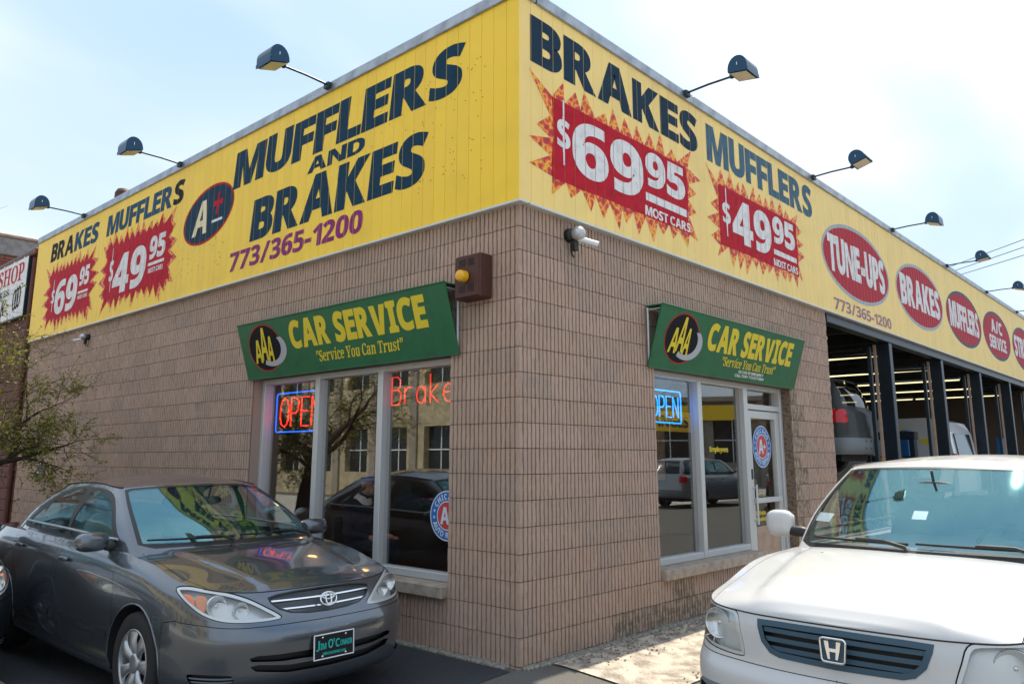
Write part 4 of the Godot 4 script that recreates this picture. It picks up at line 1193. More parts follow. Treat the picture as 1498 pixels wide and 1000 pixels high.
func net(bones: Array, lo: Vector3, hi: Vector3, cell: float, blend: float) -> Soup:
	# surface net of a smooth union of tapered capsules
	var nx := int((hi.x - lo.x) / cell) + 2; var ny := int((hi.y - lo.y) / cell) + 2; var nz := int((hi.z - lo.z) / cell) + 2
	var F := PackedFloat32Array()
	F.resize(nx * ny * nz)
	F.fill(0.3)
	for bn in bones:
		var a: Vector3 = bn[0]; var b: Vector3 = bn[1]
		var r := maxf(bn[2], bn[3]) + blend + cell * 2.0
		var l := (a.min(b) - Vector3.ONE * r - lo) / cell; var h := (a.max(b) + Vector3.ONE * r - lo) / cell
		var ba := b - a
		var bb := maxf(ba.dot(ba), 1e-9)
		for k in range(maxi(0, int(l.z)), mini(nz, int(h.z) + 1)):
			for j in range(maxi(0, int(l.y)), mini(ny, int(h.y) + 1)):
				for i in range(maxi(0, int(l.x)), mini(nx, int(h.x) + 1)):
					var q := lo + Vector3(i, j, k) * cell - a
					var t := clampf(q.dot(ba) / bb, 0.0, 1.0)
					var d: float = (q - ba * t).length() - lerpf(bn[2], bn[3], t)
					var id := (k * ny + j) * nx + i
					var e := F[id]
					var m := clampf(0.5 + 0.5 * (e - d) / blend, 0.0, 1.0)
					F[id] = lerpf(e, d, m) - blend * m * (1.0 - m)
	var vert := {}
	var nrm := {}
	for k in nz - 1:
		for j in ny - 1:
			for i in nx - 1:
				var base := (k * ny + j) * nx + i
				var f := [F[base], F[base + 1], F[base + nx], F[base + nx + 1], F[base + nx * ny], F[base + nx * ny + 1], F[base + nx * ny + nx], F[base + nx * ny + nx + 1]]
				var neg := 0
				for v in f:
					if v < 0.0:
						neg += 1
				if neg == 0 or neg == 8:
					continue
				var s := Vector3.ZERO; var cnt := 0
				for e in [[0, 1], [2, 3], [4, 5], [6, 7], [0, 2], [1, 3], [4, 6], [5, 7], [0, 4], [1, 5], [2, 6], [3, 7]]:
					var fa: float = f[e[0]]; var fb: float = f[e[1]]
					if (fa < 0.0) != (fb < 0.0):
						var t := fa / (fa - fb)
						var pa := Vector3(e[0] & 1, (e[0] >> 1) & 1, (e[0] >> 2) & 1); var pb := Vector3(e[1] & 1, (e[1] >> 1) & 1, (e[1] >> 2) & 1)
						s += pa.lerp(pb, t); cnt += 1
				vert[base] = lo + (Vector3(i, j, k) + s / cnt) * cell
				nrm[base] = Vector3(f[1] + f[3] + f[5] + f[7] - f[0] - f[2] - f[4] - f[6], f[2] + f[3] + f[6] + f[7] - f[0] - f[1] - f[4] - f[5], f[4] + f[5] + f[6] + f[7] - f[0] - f[1] - f[2] - f[3]).normalized()
	var out := Soup.new()
	for id in vert:
		for ax in 3:
			var st: int = [1, nx, nx * ny][ax]
			var o1: int = [nx, nx * ny, 1][ax]; var o2: int = [nx * ny, 1, nx][ax]
			if id + st >= F.size() or (F[id] < 0.0) == (F[id + st] < 0.0):
				continue
			var q := [id, id - o1, id - o1 - o2, id - o2]
			if vert.has(q[1]) and vert.has(q[2]) and vert.has(q[3]):
				out.quadn(vert[q[0]], vert[q[1]], vert[q[2]], vert[q[3]], nrm[q[0]], nrm[q[1]], nrm[q[2]], nrm[q[3]])
	return out

func workshop() -> void:
	for i in 3:
		var t := thing("lift_post", "blue steel lift post in the %s service bay" % ["second", "third", "fourth"][i], "lift", Vector3(-1.0, -0.03, [-13.5, -18.1, -22.6][i]), "blue car lift posts")
		put("column", Soup.new().cbox(Vector3(0, 1.08, 0), Vector3(0.16, 2.16, 0.28), 0.01), M.lift_blue, t)
		put("base_plate", Soup.new().cbox(Vector3(0, 0.01, 0), Vector3(0.4, 0.02, 0.5), 0.004), M.lift_blue, t)
		put("arm", Soup.new().cbox(Vector3(-0.5, 0.5, 0.1), Vector3(0.9, 0.1, 0.12), 0.01), M.pole_dark, t)
		put("carriage", Soup.new().cbox(Vector3(-0.1, 0.6, 0), Vector3(0.1, 0.5, 0.24), 0.01), M.pole_dark, t)
	var c := thing("equipment_rack", "dark steel equipment frame beside the white van in the bay", "rack", Vector3(-0.95, -0.03, -12.3))
	put("upright", Soup.new().cbox(Vector3(-0.42, 1.0, 0), Vector3(0.1, 2.0, 0.2), 0.01), M.steel_navy, c)
	put("upright", Soup.new().cbox(Vector3(0.42, 1.0, 0), Vector3(0.1, 2.0, 0.2), 0.01), M.steel_navy, c)
	put("cross_beam", Soup.new().cbox(Vector3(0, 2.02, 0), Vector3(0.98, 0.16, 0.22), 0.012), M.steel_navy, c)
	put("display", Soup.new().cbox(Vector3(0, 1.55, -0.02), Vector3(0.74, 0.14, 0.12), 0.01), M.black_plastic, c)
	put("lettering", Soup.new().flat(lay("340.95", -0.25, 0.25, 1.51, 1.59, "sans", 0.2), 0.0405), M.amber_plastic, c)

# ---------------------------------------------------------------- ground, street, neighbours, trees
func ground_y(x: float, z: float) -> float:
	var d := 0.0
	if x > 0.0 or z > 0.0:
		d = maxf(maxf(x, 0.0), maxf(z, 0.0))
	return -0.02 - 0.08 * smoothstep(0.0, 1.4, d)

func ground_sheet(xs: Array, zs: Array, lift: float, bump := 0.0) -> Soup:
	var rows := []
	var nz := FastNoiseLite.new()
	nz.seed = 5; nz.frequency = 0.8
	for z in zs:
		var row := PackedVector3Array()
		for x in xs:
			row.append(Vector3(x, ground_y(x, z) + lift + nz.get_noise_2d(x, z) * bump, z))
		rows.append(row)
	return Soup.new().grid(rows, true)

func span(a: float, b: float, n: int) -> Array:
	var out := []
	for i in n + 1:
		out.append(lerpf(a, b, float(i) / n))
	return out

func build_ground() -> void:
	var xs := [-400.0, -120.0, -60.0, -30.0, -16.0, -12.5] + span(-12.0, 0.0, 12) + span(0.1, 1.6, 15) + [2.0, 3.0, 4.0, 6.0, 9.0, 14.0, 25.0, 60.0, 150.0, 400.0]
	var zs := [-400.0, -150.0, -60.0, -32.0, -28.0] + span(-27.0, 0.0, 18) + span(0.1, 1.6, 15) + [2.0, 3.0, 4.0, 6.0, 9.0, 14.0, 25.0, 60.0, 150.0, 400.0]
	struct("parking_lot", ground_sheet(xs, zs, 0.0), M.asphalt)
	# pale concrete of the two streets
	struct("street", Soup.new().quad_sheet(-60.0, 40.0, 6.6, 15.2, -0.094), M.street_concrete)
	struct("side_street", Soup.new().quad_sheet(10.5, 40.0, -60.0, 6.6, -0.0935), M.street_concrete)
	# fresher black asphalt in front of the street wall
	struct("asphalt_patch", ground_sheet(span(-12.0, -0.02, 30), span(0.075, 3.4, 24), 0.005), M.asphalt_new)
	# slabs of worn concrete along the side wall
	for i in 8:
		var z0 := -0.30 - i * 2.4
		var zs2 := span(z0 - 2.385, z0, 8)
		struct("concrete_apron", ground_sheet(span(0.085, 1.02, 8), zs2, 0.012, 0.006), M.concrete)
	# rough footing left along the wall base
	for i in 8:
		var a := -12.1 + i * 1.5
		var w := minf(a + 1.5, 0.07)
		var s := Soup.new()
		var n := 10
		for k in n:
			var u0 := lerpf(a, w, float(k) / n); var u1 := lerpf(a, w, float(k + 1) / n)
			s.cbox(Vector3((u0 + u1) / 2, -0.035, 0.03), Vector3(u1 - u0 - 0.001, 0.075 + rng.randf() * 0.012, 0.07 + rng.randf() * 0.03), 0.012)
		struct("kerb", s, M.kerb_concrete)
	for i in 5:
		var s := Soup.new()
		for k in 9:
			var u0 := 0.02 + i * 1.4 + k * 0.155
			s.cbox(Vector3(0.03, -0.036, -(u0 + 0.0775)), Vector3(0.065 + rng.randf() * 0.03, 0.072 + rng.randf() * 0.012, 0.1545), 0.012)
		struct("kerb", s, M.kerb_concrete)
	# faded bay line beside the grey car
	struct("parking_line", ground_sheet(span(-6.5, -2.5, 6), span(2.62, 2.74, 2), 0.010), M.line_paint)
	struct("parking_line", ground_sheet(span(4.9, 5.02, 2), span(-6.0, 0.4, 6), 0.010), M.line_paint)
	# grit and dead leaves in the corner of the apron
	var r := RandomNumberGenerator.new()
	r.seed = 21
	var g := Soup.new()
	for i in 700:
		var u := r.randf_range(0.4, 4.6)
		var x := 0.09 + absf(r.randfn(0.0, 0.16))
		if i > 520:
			x = r.randf_range(0.9, 1.12)
		var s := r.randf_range(0.004, 0.014)
		g.cbox(Vector3(x, ground_y(x, -u) + 0.016 + s * 0.3, -u), Vector3(s * r.randf_range(0.8, 1.8), s * 0.7, s * r.randf_range(0.8, 1.8)), s * 0.2, Basis(Vector3.UP, r.randf() * TAU))
	var go := put("gravel", g, M.kerb_concrete)
	go.set_meta("kind", "stuff")
	tag(go, "loose grit and litter along the foot of the side wall", "gravel")

func house_front(t: Node3D, w: float, h: float, cols: int, rows: int, wm: Material, trim: Material, depth := 6.0) -> void:
	# a plain block: walls, cornice, pilasters and real recessed windows; faces local +z, base centre at the origin
	var wh := h / rows
	var cw := w / cols
	var wall := Soup.new()
	wall.ab(Vector3(-w / 2, 0, -depth), Vector3(w / 2, h, -0.35))
	for c in cols:
		var x0 := -w / 2 + c * cw
		wall.ab(Vector3(x0, 0, -0.35), Vector3(x0 + cw * 0.2, h, 0.0)).ab(Vector3(x0 + cw * 0.8, 0, -0.35), Vector3(x0 + cw, h, 0.0))
		for k in rows:
			wall.ab(Vector3(x0 + cw * 0.2, k * wh, -0.35), Vector3(x0 + cw * 0.8, k * wh + wh * 0.28, -0.001)).ab(Vector3(x0 + cw * 0.2, k * wh + wh * 0.8, -0.35), Vector3(x0 + cw * 0.8, (k + 1) * wh, -0.001))
	put("wall", wall, wm, t)
	put("cornice", Soup.new().cbox(Vector3(0, h + 0.12, -depth / 2 + 0.15), Vector3(w + 0.4, 0.3, depth + 0.3), 0.04), trim, t)
	for c in cols:
		var x0 := -w / 2 + c * cw
		put("pilaster", Soup.new().cbox(Vector3(x0 + cw * 0.02, h / 2, 0.06), Vector3(cw * 0.16, h, 0.12), 0.02), trim, t)
		for k in rows:
			var y0 := k * wh + wh * 0.28; var y1 := k * wh + wh * 0.8
			var wn := put("window", Soup.new().ab(Vector3(x0 + cw * 0.21, y0 + 0.02, -0.30), Vector3(x0 + cw * 0.79, y1 - 0.02, -0.28)), M.window_dark, t)
			put("frame", Soup.new().cbox(Vector3(x0 + cw * 0.5, (y0 + y1) / 2, -0.26), Vector3(0.06, y1 - y0 - 0.03, 0.05), 0.01).cbox(Vector3(x0 + cw * 0.5, (y0 + y1) / 2, -0.262), Vector3(cw * 0.58, 0.06, 0.045), 0.01), M.white_metal, wn)

const BRICK_TOP := 6.74

func build_neighbours() -> void:
	# brown shop next door with a white board
	var n := thing("brown_shop", "dark brown painted shop with a clay coping, at the far end of the street wall", "building", Vector3(-12.2, 0, -0.02))
	put("wall", Soup.new().ab(Vector3(-4.78, -0.2, -9.0), Vector3(-0.02, 5.36, -0.035)), M.neighbour_brown, n)
	var bm := Soup.new().cbox(Vector3(0, 0, 0), Vector3(0.392, 0.192, 0.05), 0.007).mesh()
	var wall := n.get_child(0)
	for c in 26:
		for k in 8:
			if k == 7 and c % 2:
				continue
			put("block", bm, M.neighbour_brown, wall).position = Vector3(-0.22 - k * 0.4 - (0.2 if c % 2 else 0.0), 0.1 + c * 0.2, -0.022)
	for k in 7:
		put("coping_tile", Soup.new().cbox(Vector3(-0.32 - k * 0.62, 5.42, -0.05), Vector3(0.60, 0.12, 0.30), 0.02), M.clay_coping, n)
	put("doorway", Soup.new().ab(Vector3(-4.6, -0.1, -0.4), Vector3(-2.9, 2.6, 0.01)), M.window_dark, n)
	put("downpipe", Soup.new().rod(Vector3(-0.12, 0, 0.05), Vector3(-0.12, 5.3, 0.05), 0.045, 8), M.neighbour_brown, n)
	var s := thing("shop_board", "white board with red lettering and tyres on the brown shop", "sign", Vector3(-12.55, 4.22, 0.02))
	put("board", Soup.new().cbox(Vector3(-1.8, 0.6, 0.03), Vector3(3.6, 1.2, 0.05), 0.008), M.sign_white, s)
	put("rim", Soup.new().cbox(Vector3(-1.8, 1.215, 0.03), Vector3(3.68, 0.035, 0.07), 0.006).cbox(Vector3(-1.8, -0.015, 0.03), Vector3(3.68, 0.035, 0.07), 0.006).cbox(Vector3(0.018, 0.6, 0.03), Vector3(0.035, 1.2, 0.07), 0.006), M.pole_dark, s)
	put("lettering", Soup.new().flat(lay("TIRE SHOP", -3.4, -0.22, 0.72, 1.08, "serif", 0.0), 0.0575), M.sign_red, s)
	put("lettering", Soup.new().flat(lay("USED TIRES", -3.0, -1.0, 0.50, 0.63, "serif", 0.0), 0.0575), M.sign_blue, s)
	var tr := Soup.new()
	for k in 3:
		tr.flat(ring(Vector2(-0.62 + k * 0.13, 0.36 + k * 0.02), 0.11, 0.22, 0.055, 0.0, 24), 0.0575 + k * 0.0006)
	put("tyre_print", tr, M.sign_black, s)
	put("tyre_print", Soup.new().flat(lay("K", -1.5, -1.1, 0.12, 0.44, "serif", 0.0, 0.3), 0.0575), M.sign_black, s)
	# brick block further along
	var bk := thing("brick_building", "old brick building with a grey parapet, above the brown shop", "building", Vector3(-17.0, 0, -0.2), "", SIDE)
	put("wall", Soup.new().ab(Vector3(0.0, -0.2, -9.0), Vector3(9.0, BRICK_TOP, -0.03)), M.parapet_grey, bk)
	var br := [SurfaceTool.new(), SurfaceTool.new(), SurfaceTool.new()]
	var one := Soup.new().cbox(Vector3.ZERO, Vector3(0.205, 0.062, 0.05), 0.004).mesh()
	for c in 30:
		for k in 36:
			br[rng.randi() % 3].append_from(one, 0, Transform3D(Basis(), Vector3(0.12 + k * 0.215 + (0.107 if c % 2 else 0.0), BRICK_TOP - 0.5 - c * 0.072, -0.01)))
	var mass := ArrayMesh.new()
	for k in 3:
		br[k].commit(mass)
	var bo := MeshInstance3D.new()
	bo.name = "bricks"; bo.mesh = mass; bo.set_meta("kind", "stuff")
	for k in 3:
		bo.set_surface_override_material(k, M["brick%d" % k])
	bk.add_child(bo)
	put("parapet", Soup.new().cbox(Vector3(4.5, BRICK_TOP - 0.22, -0.10), Vector3(9.0, 0.44, 0.30), 0.02), M.parapet_grey, bk)
	put("coping", Soup.new().cbox(Vector3(4.5, BRICK_TOP + 0.03, -0.10), Vector3(9.1, 0.08, 0.40), 0.02), M.sill_stone, bk)
	# across the street, seen in the glass
	var a := thing("stone_building", "long pale stone building across the street, seen in the street window", "building", Vector3(-20.0, -0.1, 17.0), "", Basis(Vector3.UP, PI))
	house_front(a, 46.0, 7.4, 17, 2, M.beige_stone, M.sill_stone)
	var e := thing("oil_shop", "low dark shop with a yellow sign band, seen in the side window", "building", Vector3(19.0, -0.1, -38.0), "", Basis(Vector3.UP, -0.45))
	house_front(e, 22.0, 5.0, 6, 1, M.far_stone, M.sill_stone)
	put("sign_band", Soup.new().cbox(Vector3(-1.0, 4.3, 0.2), Vector3(13.0, 0.9, 0.12), 0.02), M.yellow_street0, e)
	var f := thing("grey_flats", "tall grey block of flats beyond the parking lot, seen in the side window", "building", Vector3(44.0, -0.1, -30.0), "", Basis(Vector3.UP, -1.0))
	house_front(f, 24.0, 10.0, 7, 3, M.far_stone, M.sill_stone)
	var lawn := struct("lawn", Soup.new().ab(Vector3(9.0, -0.1, -29.0), Vector3(26.0, -0.02, -27.2)), M.bud_green)
	lawn.name = "lawn"

var branch_soup: Soup
var twig_soup: Soup
var bud_at: Array

func grow(a: Vector3, d: Vector3, len: float, r: float, level: int, g: RandomNumberGenerator, droop: float) -> void:
	var path := PackedVector3Array([a])
	var q := a; var dir := d
	var n := 5 if level < 2 else 4
	for i in n:
		dir = (dir + Vector3(g.randfn(0, 0.17), g.randfn(0.0, 0.13) - droop, g.randfn(0, 0.17))).normalized()
		q += dir * len / n
		path.append(q)
	var r1 := r * (0.32 if level < 2 else 0.5)
	(branch_soup if level < 2 else twig_soup).tube(path, r, r1, 8 if level == 0 else (6 if level == 1 else 4), level > 1)
	if level >= 4:
		for i in range(1, path.size(), 2):
			bud_at.append([path[i], dir])
		return
	var kids: int = [5, 5, 5, 4][level]
	for i in kids:
		var t := 0.35 + 0.65 * (i + g.randf() * 0.8) / kids
		var at := path[clampi(int(t * n), 1, n)]
		var side := dir.cross(Vector3(g.randfn(0, 1), g.randfn(0, 1), g.randfn(0, 1))).normalized()
		var nd := (dir * g.randf_range(0.4, 0.9) + side * g.randf_range(0.55, 1.0)).normalized()
		if i == kids - 1:
			at = path[n]
			nd = (dir + side * 0.2).normalized()
		grow(at, nd, len * g.randf_range(0.48, 0.72), maxf((r1 if i == kids - 1 else r * 0.38) * g.randf_range(0.7, 0.95), 0.0022), level + 1, g, droop)

func tree(at: Vector3, sd: int, limbs: Array, trunk: PackedVector3Array, r: float, label: String, per: int) -> void:
	var t := thing("budding_tree", label, "tree", at, "street trees coming into bud")
	var g := RandomNumberGenerator.new()
	g.seed = sd
	branch_soup = Soup.new(); twig_soup = Soup.new(); bud_at = []
	put("trunk", Soup.new().tube(trunk, r, r * 0.75, 10), M.bark, t)
	for l in limbs:
		grow(l[0], l[1].normalized(), l[2], l[3], 0, g, l[4])
	put("limb", branch_soup, M.bark, t)
	put("twigs", twig_soup, M.twig, t).set_meta("kind", "stuff")
	var leaf := Soup.new()
	leaf.tri(Vector3(0, 0, 0), Vector3(0.011, 0.020, 0.004), Vector3(0, 0.042, 0))
	leaf.tri(Vector3(0, 0, 0), Vector3(0, 0.042, 0), Vector3(-0.011, 0.020, 0.004))
	var mm := MultiMesh.new()
	mm.transform_format = MultiMesh.TRANSFORM_3D
	mm.mesh = leaf.mesh()
	mm.mesh.surface_set_material(0, M.bud_green)
	mm.instance_count = bud_at.size() * per
	var k := 0
	for b in bud_at:
		for i in per:
			var bs := Basis.from_euler(Vector3(g.randf() * TAU, g.randf() * TAU, g.randf() * TAU)).scaled(Vector3.ONE * g.randf_range(0.5, 1.25))
			mm.set_instance_transform(k, Transform3D(bs, b[0] + Vector3(g.randfn(0, 0.012), g.randfn(0, 0.012), g.randfn(0, 0.012))))
			k += 1
	var mi := MultiMeshInstance3D.new()
	mi.name = "crown"; mi.multimesh = mm; mi.set_meta("kind", "stuff")
	t.add_child(mi)

func build_trees() -> void:
	tree(Vector3(-7.0, -0.1, 2.2), 41, [
		[Vector3(0.45, 1.5, -0.1), Vector3(0.55, 0.16, -0.75), 0.92, 0.042, 0.02],
		[Vector3(0.5, 1.7, -0.1), Vector3(0.15, 0.30, -0.9), 0.85, 0.04, 0.02],
		[Vector3(0.5, 1.7, 0.0), Vector3(0.85, 0.35, 0.45), 1.05, 0.05, 0.0],
		[Vector3(0.45, 1.65, 0.0), Vector3(-0.5, 0.8, 0.6), 1.9, 0.075, -0.01],
		[Vector3(0.3, 1.5, 0.0), Vector3(-0.8, 0.6, 0.2), 1.6, 0.07, 0.0],
		[Vector3(0.45, 1.65, 0.0), Vector3(0.0, 0.7, 1.0), 1.9, 0.07, 0.0]],
		PackedVector3Array([Vector3(0, 0, 0), Vector3(0.05, 0.5, 0), Vector3(0.2, 1.1, -0.02), Vector3(0.5, 1.75, -0.05)]), 0.16,
		"spreading tree with yellow-green buds in front of the far end of the wall", 2)
	for q in [[Vector3(-3.0, -0.1, 13.5), 43, "bare budding tree across the street, seen in the street window"], [Vector3(17.5, -0.1, -28.0), 44, "bare budding tree beyond the parking lot, seen in the side window"]]:
		tree(q[0], q[1], [
			[Vector3(0, 2.2, 0), Vector3(0.8, 0.9, 0.1), 2.2, 0.09, 0.0], [Vector3(0, 2.2, 0), Vector3(-0.7, 1.0, 0.3), 2.2, 0.09, 0.0],
			[Vector3(0, 2.3, 0), Vector3(0.1, 1.0, -0.7), 2.2, 0.09, 0.0]],
			PackedVector3Array([Vector3(0, 0, 0), Vector3(0.04, 1.0, 0), Vector3(0, 2.3, 0)]), 0.17, q[2], 2)

func build_wires() -> void:
	# three service wires between two poles, slung past the far end of the building
	for p in [[Vector3(-5.24, -0.1, -30.7), 9.2, "wooden utility pole behind the service bays, hidden by the fascia"], [Vector3(11.0, -0.1, -4.3), 6.2, "short wooden pole beside the lot that carries the overhead wires"]]:
		var t := thing("utility_pole", p[2], "pole", p[0])
		put("mast", Soup.new().tube(PackedVector3Array([Vector3(0, 0, 0), Vector3(0, p[1], 0)]), 0.14, 0.10, 10), M.bark, t)
		put("insulator_rack", Soup.new().cbox(Vector3(0.08, p[1] - 0.4, 0), Vector3(0.06, 0.9, 0.06), 0.01), M.pole_dark, t)
	var ends := [[Vector3(-5.24, 8.88, -30.6), Vector3(11.0, 5.80, -4.3)], [Vector3(-5.27, 8.69, -30.63), Vector3(10.9, 5.52, -4.35)], [Vector3(-5.13, 8.55, -30.68), Vector3(10.7, 5.17, -4.4)]]
	for k in 3:
		var path := PackedVector3Array()
		for i in 17:
			var u := i / 16.0
			path.append(ends[k][0].lerp(ends[k][1], u) - Vector3(0, 0.25 * u * (1.0 - u), 0))
		tag(put("overhead_wire", Soup.new().tube(path, 0.012, 0.012, 5), M.pole_dark), "%s of three dark overhead wires crossing the sky behind the lamps" % ["upper", "middle", "lowest"][k], "wire", "overhead wires")

# ---------------------------------------------------------------- cars
# Car axes: x forward from the front axle, y up, z to the car's right. Surfaces are smooth nets through
# measured points on one half; panels, lamps, windows and arches are cut out of them.

func knots_of(rows: Array) -> PackedFloat32Array:
	var k := PackedFloat32Array([0.0])
	for j in rows[0].size() - 1:
		var d := 0.0
		for r in rows:
			d += sqrt(r[j].distance_to(r[j + 1]) + 1e-5)
		k.append(k[j] + d / rows.size())
	return k

func refine(p: Array, k: PackedFloat32Array, per: int) -> PackedVector3Array:
	var n := p.size()
	var m := []
	for i in n:
		if i == 0:
			m.append((p[1] - p[0]) / (k[1] - k[0]))
		elif i == n - 1:
			m.append((p[n - 1] - p[n - 2]) / (k[n - 1] - k[n - 2]))
		else:
			var h0 := k[i] - k[i - 1]; var h1 := k[i + 1] - k[i]
			m.append(((p[i + 1] - p[i]) / h1 * h0 + (p[i] - p[i - 1]) / h0 * h1) / (h0 + h1))
	var out := PackedVector3Array()
	for i in n - 1:
		var h := k[i + 1] - k[i]
		for s in per:
			var t := float(s) / per
			var t2 := t * t; var t3 := t2 * t
			out.append(p[i] * (2 * t3 - 3 * t2 + 1) + m[i] * h * (t3 - 2 * t2 + t) + p[i + 1] * (-2 * t3 + 3 * t2) + m[i + 1] * h * (t3 - t2))
	out.append(p[n - 1])
	return out

func dense(net_rows: Array, pu: int, pv: int) -> Array:
	# rows of control points -> rows of dense points; both ends of each row lie on the centre line
	var ku := knots_of(net_rows)
	var wide := []
	var k2 := PackedFloat32Array([ku[0] - (ku[1] - ku[0])])
	k2.append_array(ku)
	k2.append(ku[-1] + ku[-1] - ku[-2])
	for r in net_rows:
		var e := [r[1] * Vector3(1, 1, -1)]
		e.append_array(r)
		e.append(r[-2] * Vector3(1, 1, -1))
		var d := refine(e, k2, pu)
		wide.append(d.slice(pu, d.size() - pu))
	var cols := []
	for j in wide[0].size():
		var c := []
		for r in wide:
			c.append(r[j])
		cols.append(c)
	var kv := knots_of(cols)
	var out := []
	for j in cols.size():
		out.append(refine(cols[j], kv, pv))
	var rows := []
	for i in out[0].size():
		var r := PackedVector3Array()
		for j in out.size():
			r.append(out[j][i])
		rows.append(r)
	return rows

func skin(rows: Array, pu: int, pv: int, middle: Vector3) -> Soup:
	# smooth half surface with uv in control-net units
	var s := Soup.new()
	var nr := rows.size(); var nc: int = rows[0].size()
	var N := []
	for i in nr:
		var l := PackedVector3Array()
		for j in nc:
			var du: Vector3 = rows[i][mini(j + 1, nc - 1)] - rows[i][maxi(j - 1, 0)]
			var dv: Vector3 = rows[mini(i + 1, nr - 1)][j] - rows[maxi(i - 1, 0)][j]
			var k := du.cross(dv)
			if (absf(rows[i][j].z) < 1e-4):
				k.z = 0.0
			k = k.normalized()
			l.append(k)
		N.append(l)
	for i in nr - 1:
		for j in nc - 1:
			for t in [[0, 0, 1, 0, 1, 1], [0, 0, 1, 1, 0, 1]]:
				var a := [i + t[1], j + t[0]]; var b := [i + t[3], j + t[2]]; var c := [i + t[5], j + t[4]]
				var P := [rows[a[0]][a[1]], rows[b[0]][b[1]], rows[c[0]][c[1]]]
				var fn: Vector3 = (P[1] - P[0]).cross(P[2] - P[0])
				if fn.length_squared() < 1e-16:
					continue
				var Q := [N[a[0]][a[1]], N[b[0]][b[1]], N[c[0]][c[1]]]
				var U := [Vector2(float(a[1]) / pu, float(a[0]) / pv), Vector2(float(b[1]) / pu, float(b[0]) / pv), Vector2(float(c[1]) / pu, float(c[0]) / pv)]
				var o := 1.0
				if fn.dot((P[0] + P[1] + P[2]) / 3.0 - middle) < 0.0:
					o = -1.0
				for e in ([0, 1, 2] if o > 0.0 else [0, 2, 1]):
					s.p.append(P[e]); s.uv.append(U[e])
					var q: Vector3 = Q[e]
					s.n.append(q if q.dot(fn * o) > 0.0 else -q)
	return s

func flatten(q: Vector3, u: Vector2, how: String) -> Vector2:
	match how:
		"side": return Vector2(q.x, q.y)
		"front": return Vector2(q.z, q.y)
		"top": return Vector2(q.x, q.z)
		"corner": return Vector2((q.z - q.x) * 0.70711, q.y)
		"rear": return Vector2((q.z + q.x) * 0.70711, q.y)
	return u

func cut(s: Soup, poly: PackedVector2Array, how: String, facing := Vector3.ZERO, least := 0.0) -> Array:
	# [what lies inside the outline, the rest]
	var ins := Soup.new(); var out := Soup.new()
	var lo := Vector2(1e9, 1e9); var hi := -lo
	for q in poly:
		lo = lo.min(q); hi = hi.max(q)
	for i in range(0, s.p.size(), 3):
		var a := flatten(s.p[i], s.uv[i], how); var b := flatten(s.p[i + 1], s.uv[i + 1], how); var c := flatten(s.p[i + 2], s.uv[i + 2], how)
		var tl := a.min(b).min(c); var th := a.max(b).max(c)
		var den := (b - a).cross(c - a)
		var off := tl.x >= hi.x or tl.y >= hi.y or th.x <= lo.x or th.y <= lo.y or absf(den) < 1e-10
		if not off and least != 0.0 and (s.n[i] + s.n[i + 1] + s.n[i + 2]).normalized().dot(facing) < least:
			off = true
		if off:
			keep3(out, s, i)
			continue
		var t := PackedVector2Array([a, b, c])
		var got := Geometry2D.intersect_polygons(t, poly)
		if got.is_empty():
			keep3(out, s, i)
			continue
		var area := 0.0
		for g in got:
			for k in g.size():
				area += g[k].cross(g[(k + 1) % g.size()])
		if absf(absf(area) - absf(den)) < absf(den) * 1e-3:
			keep3(ins, s, i)
			continue
		for g in got:
			lift(ins, s, i, g, a, b, c, den)
		for g in Geometry2D.clip_polygons(t, poly):
			lift(out, s, i, g, a, b, c, den)
	return [ins, out]

func keep3(o: Soup, s: Soup, i: int) -> void:
	for k in 3:
		o.p.append(s.p[i + k]); o.n.append(s.n[i + k]); o.uv.append(s.uv[i + k])

func lift(o: Soup, s: Soup, i: int, g: PackedVector2Array, a: Vector2, b: Vector2, c: Vector2, den: float) -> void:
	if g.size() < 3:
		return
	var ix := Geometry2D.triangulate_polygon(g)
	var P := []; var N := []; var U := []
	for q in g:
		var v := (q - a).cross(c - a) / den
		var w := (b - a).cross(q - a) / den
		var u := 1.0 - v - w
		P.append(s.p[i] * u + s.p[i + 1] * v + s.p[i + 2] * w)
		N.append((s.n[i] * u + s.n[i + 1] * v + s.n[i + 2] * w).normalized())
		U.append(s.uv[i] * u + s.uv[i + 1] * v + s.uv[i + 2] * w)
	for k in range(0, ix.size(), 3):
		var t := [ix[k], ix[k + 1], ix[k + 2]]
		var fn: Vector3 = (P[t[1]] - P[t[0]]).cross(P[t[2]] - P[t[0]])
		if fn.length_squared() < 1e-18:
			continue
		if fn.dot(N[t[0]]) < 0.0:
			t = [t[0], t[2], t[1]]
		for e in t:
			o.p.append(P[e]); o.n.append(N[e]); o.uv.append(U[e])

func poly_of(a: Array) -> PackedVector2Array:
	var o := PackedVector2Array()
	for k in range(0, a.size(), 2):
		o.append(Vector2(a[k], a[k + 1]))
	return o

func smooth_poly(a: Array, per := 4) -> PackedVector2Array:
	# closed Catmull-Rom through the points
	var q := poly_of(a)
	var n := q.size()
	var o := PackedVector2Array()
	for i in n:
		for k in per:
			o.append(q[i].cubic_interpolate(q[(i + 1) % n], q[(i + n - 1) % n], q[(i + 2) % n], float(k) / per))
	return o

func grown(p: PackedVector2Array, d: float) -> PackedVector2Array:
	var r := Geometry2D.offset_polygon(p, d, Geometry2D.JOIN_ROUND)
	var best := p
	var most := 0.0
	for g in r:
		var ar := 0.0
		for k in g.size():
			ar += g[k].cross(g[(k + 1) % g.size()])
		if absf(ar) > most:
			most = absf(ar); best = g
	return best

func both(s: Soup) -> Soup:
	var o := Soup.new()
	o.add(s); o.add(s.mirrored())
	return o

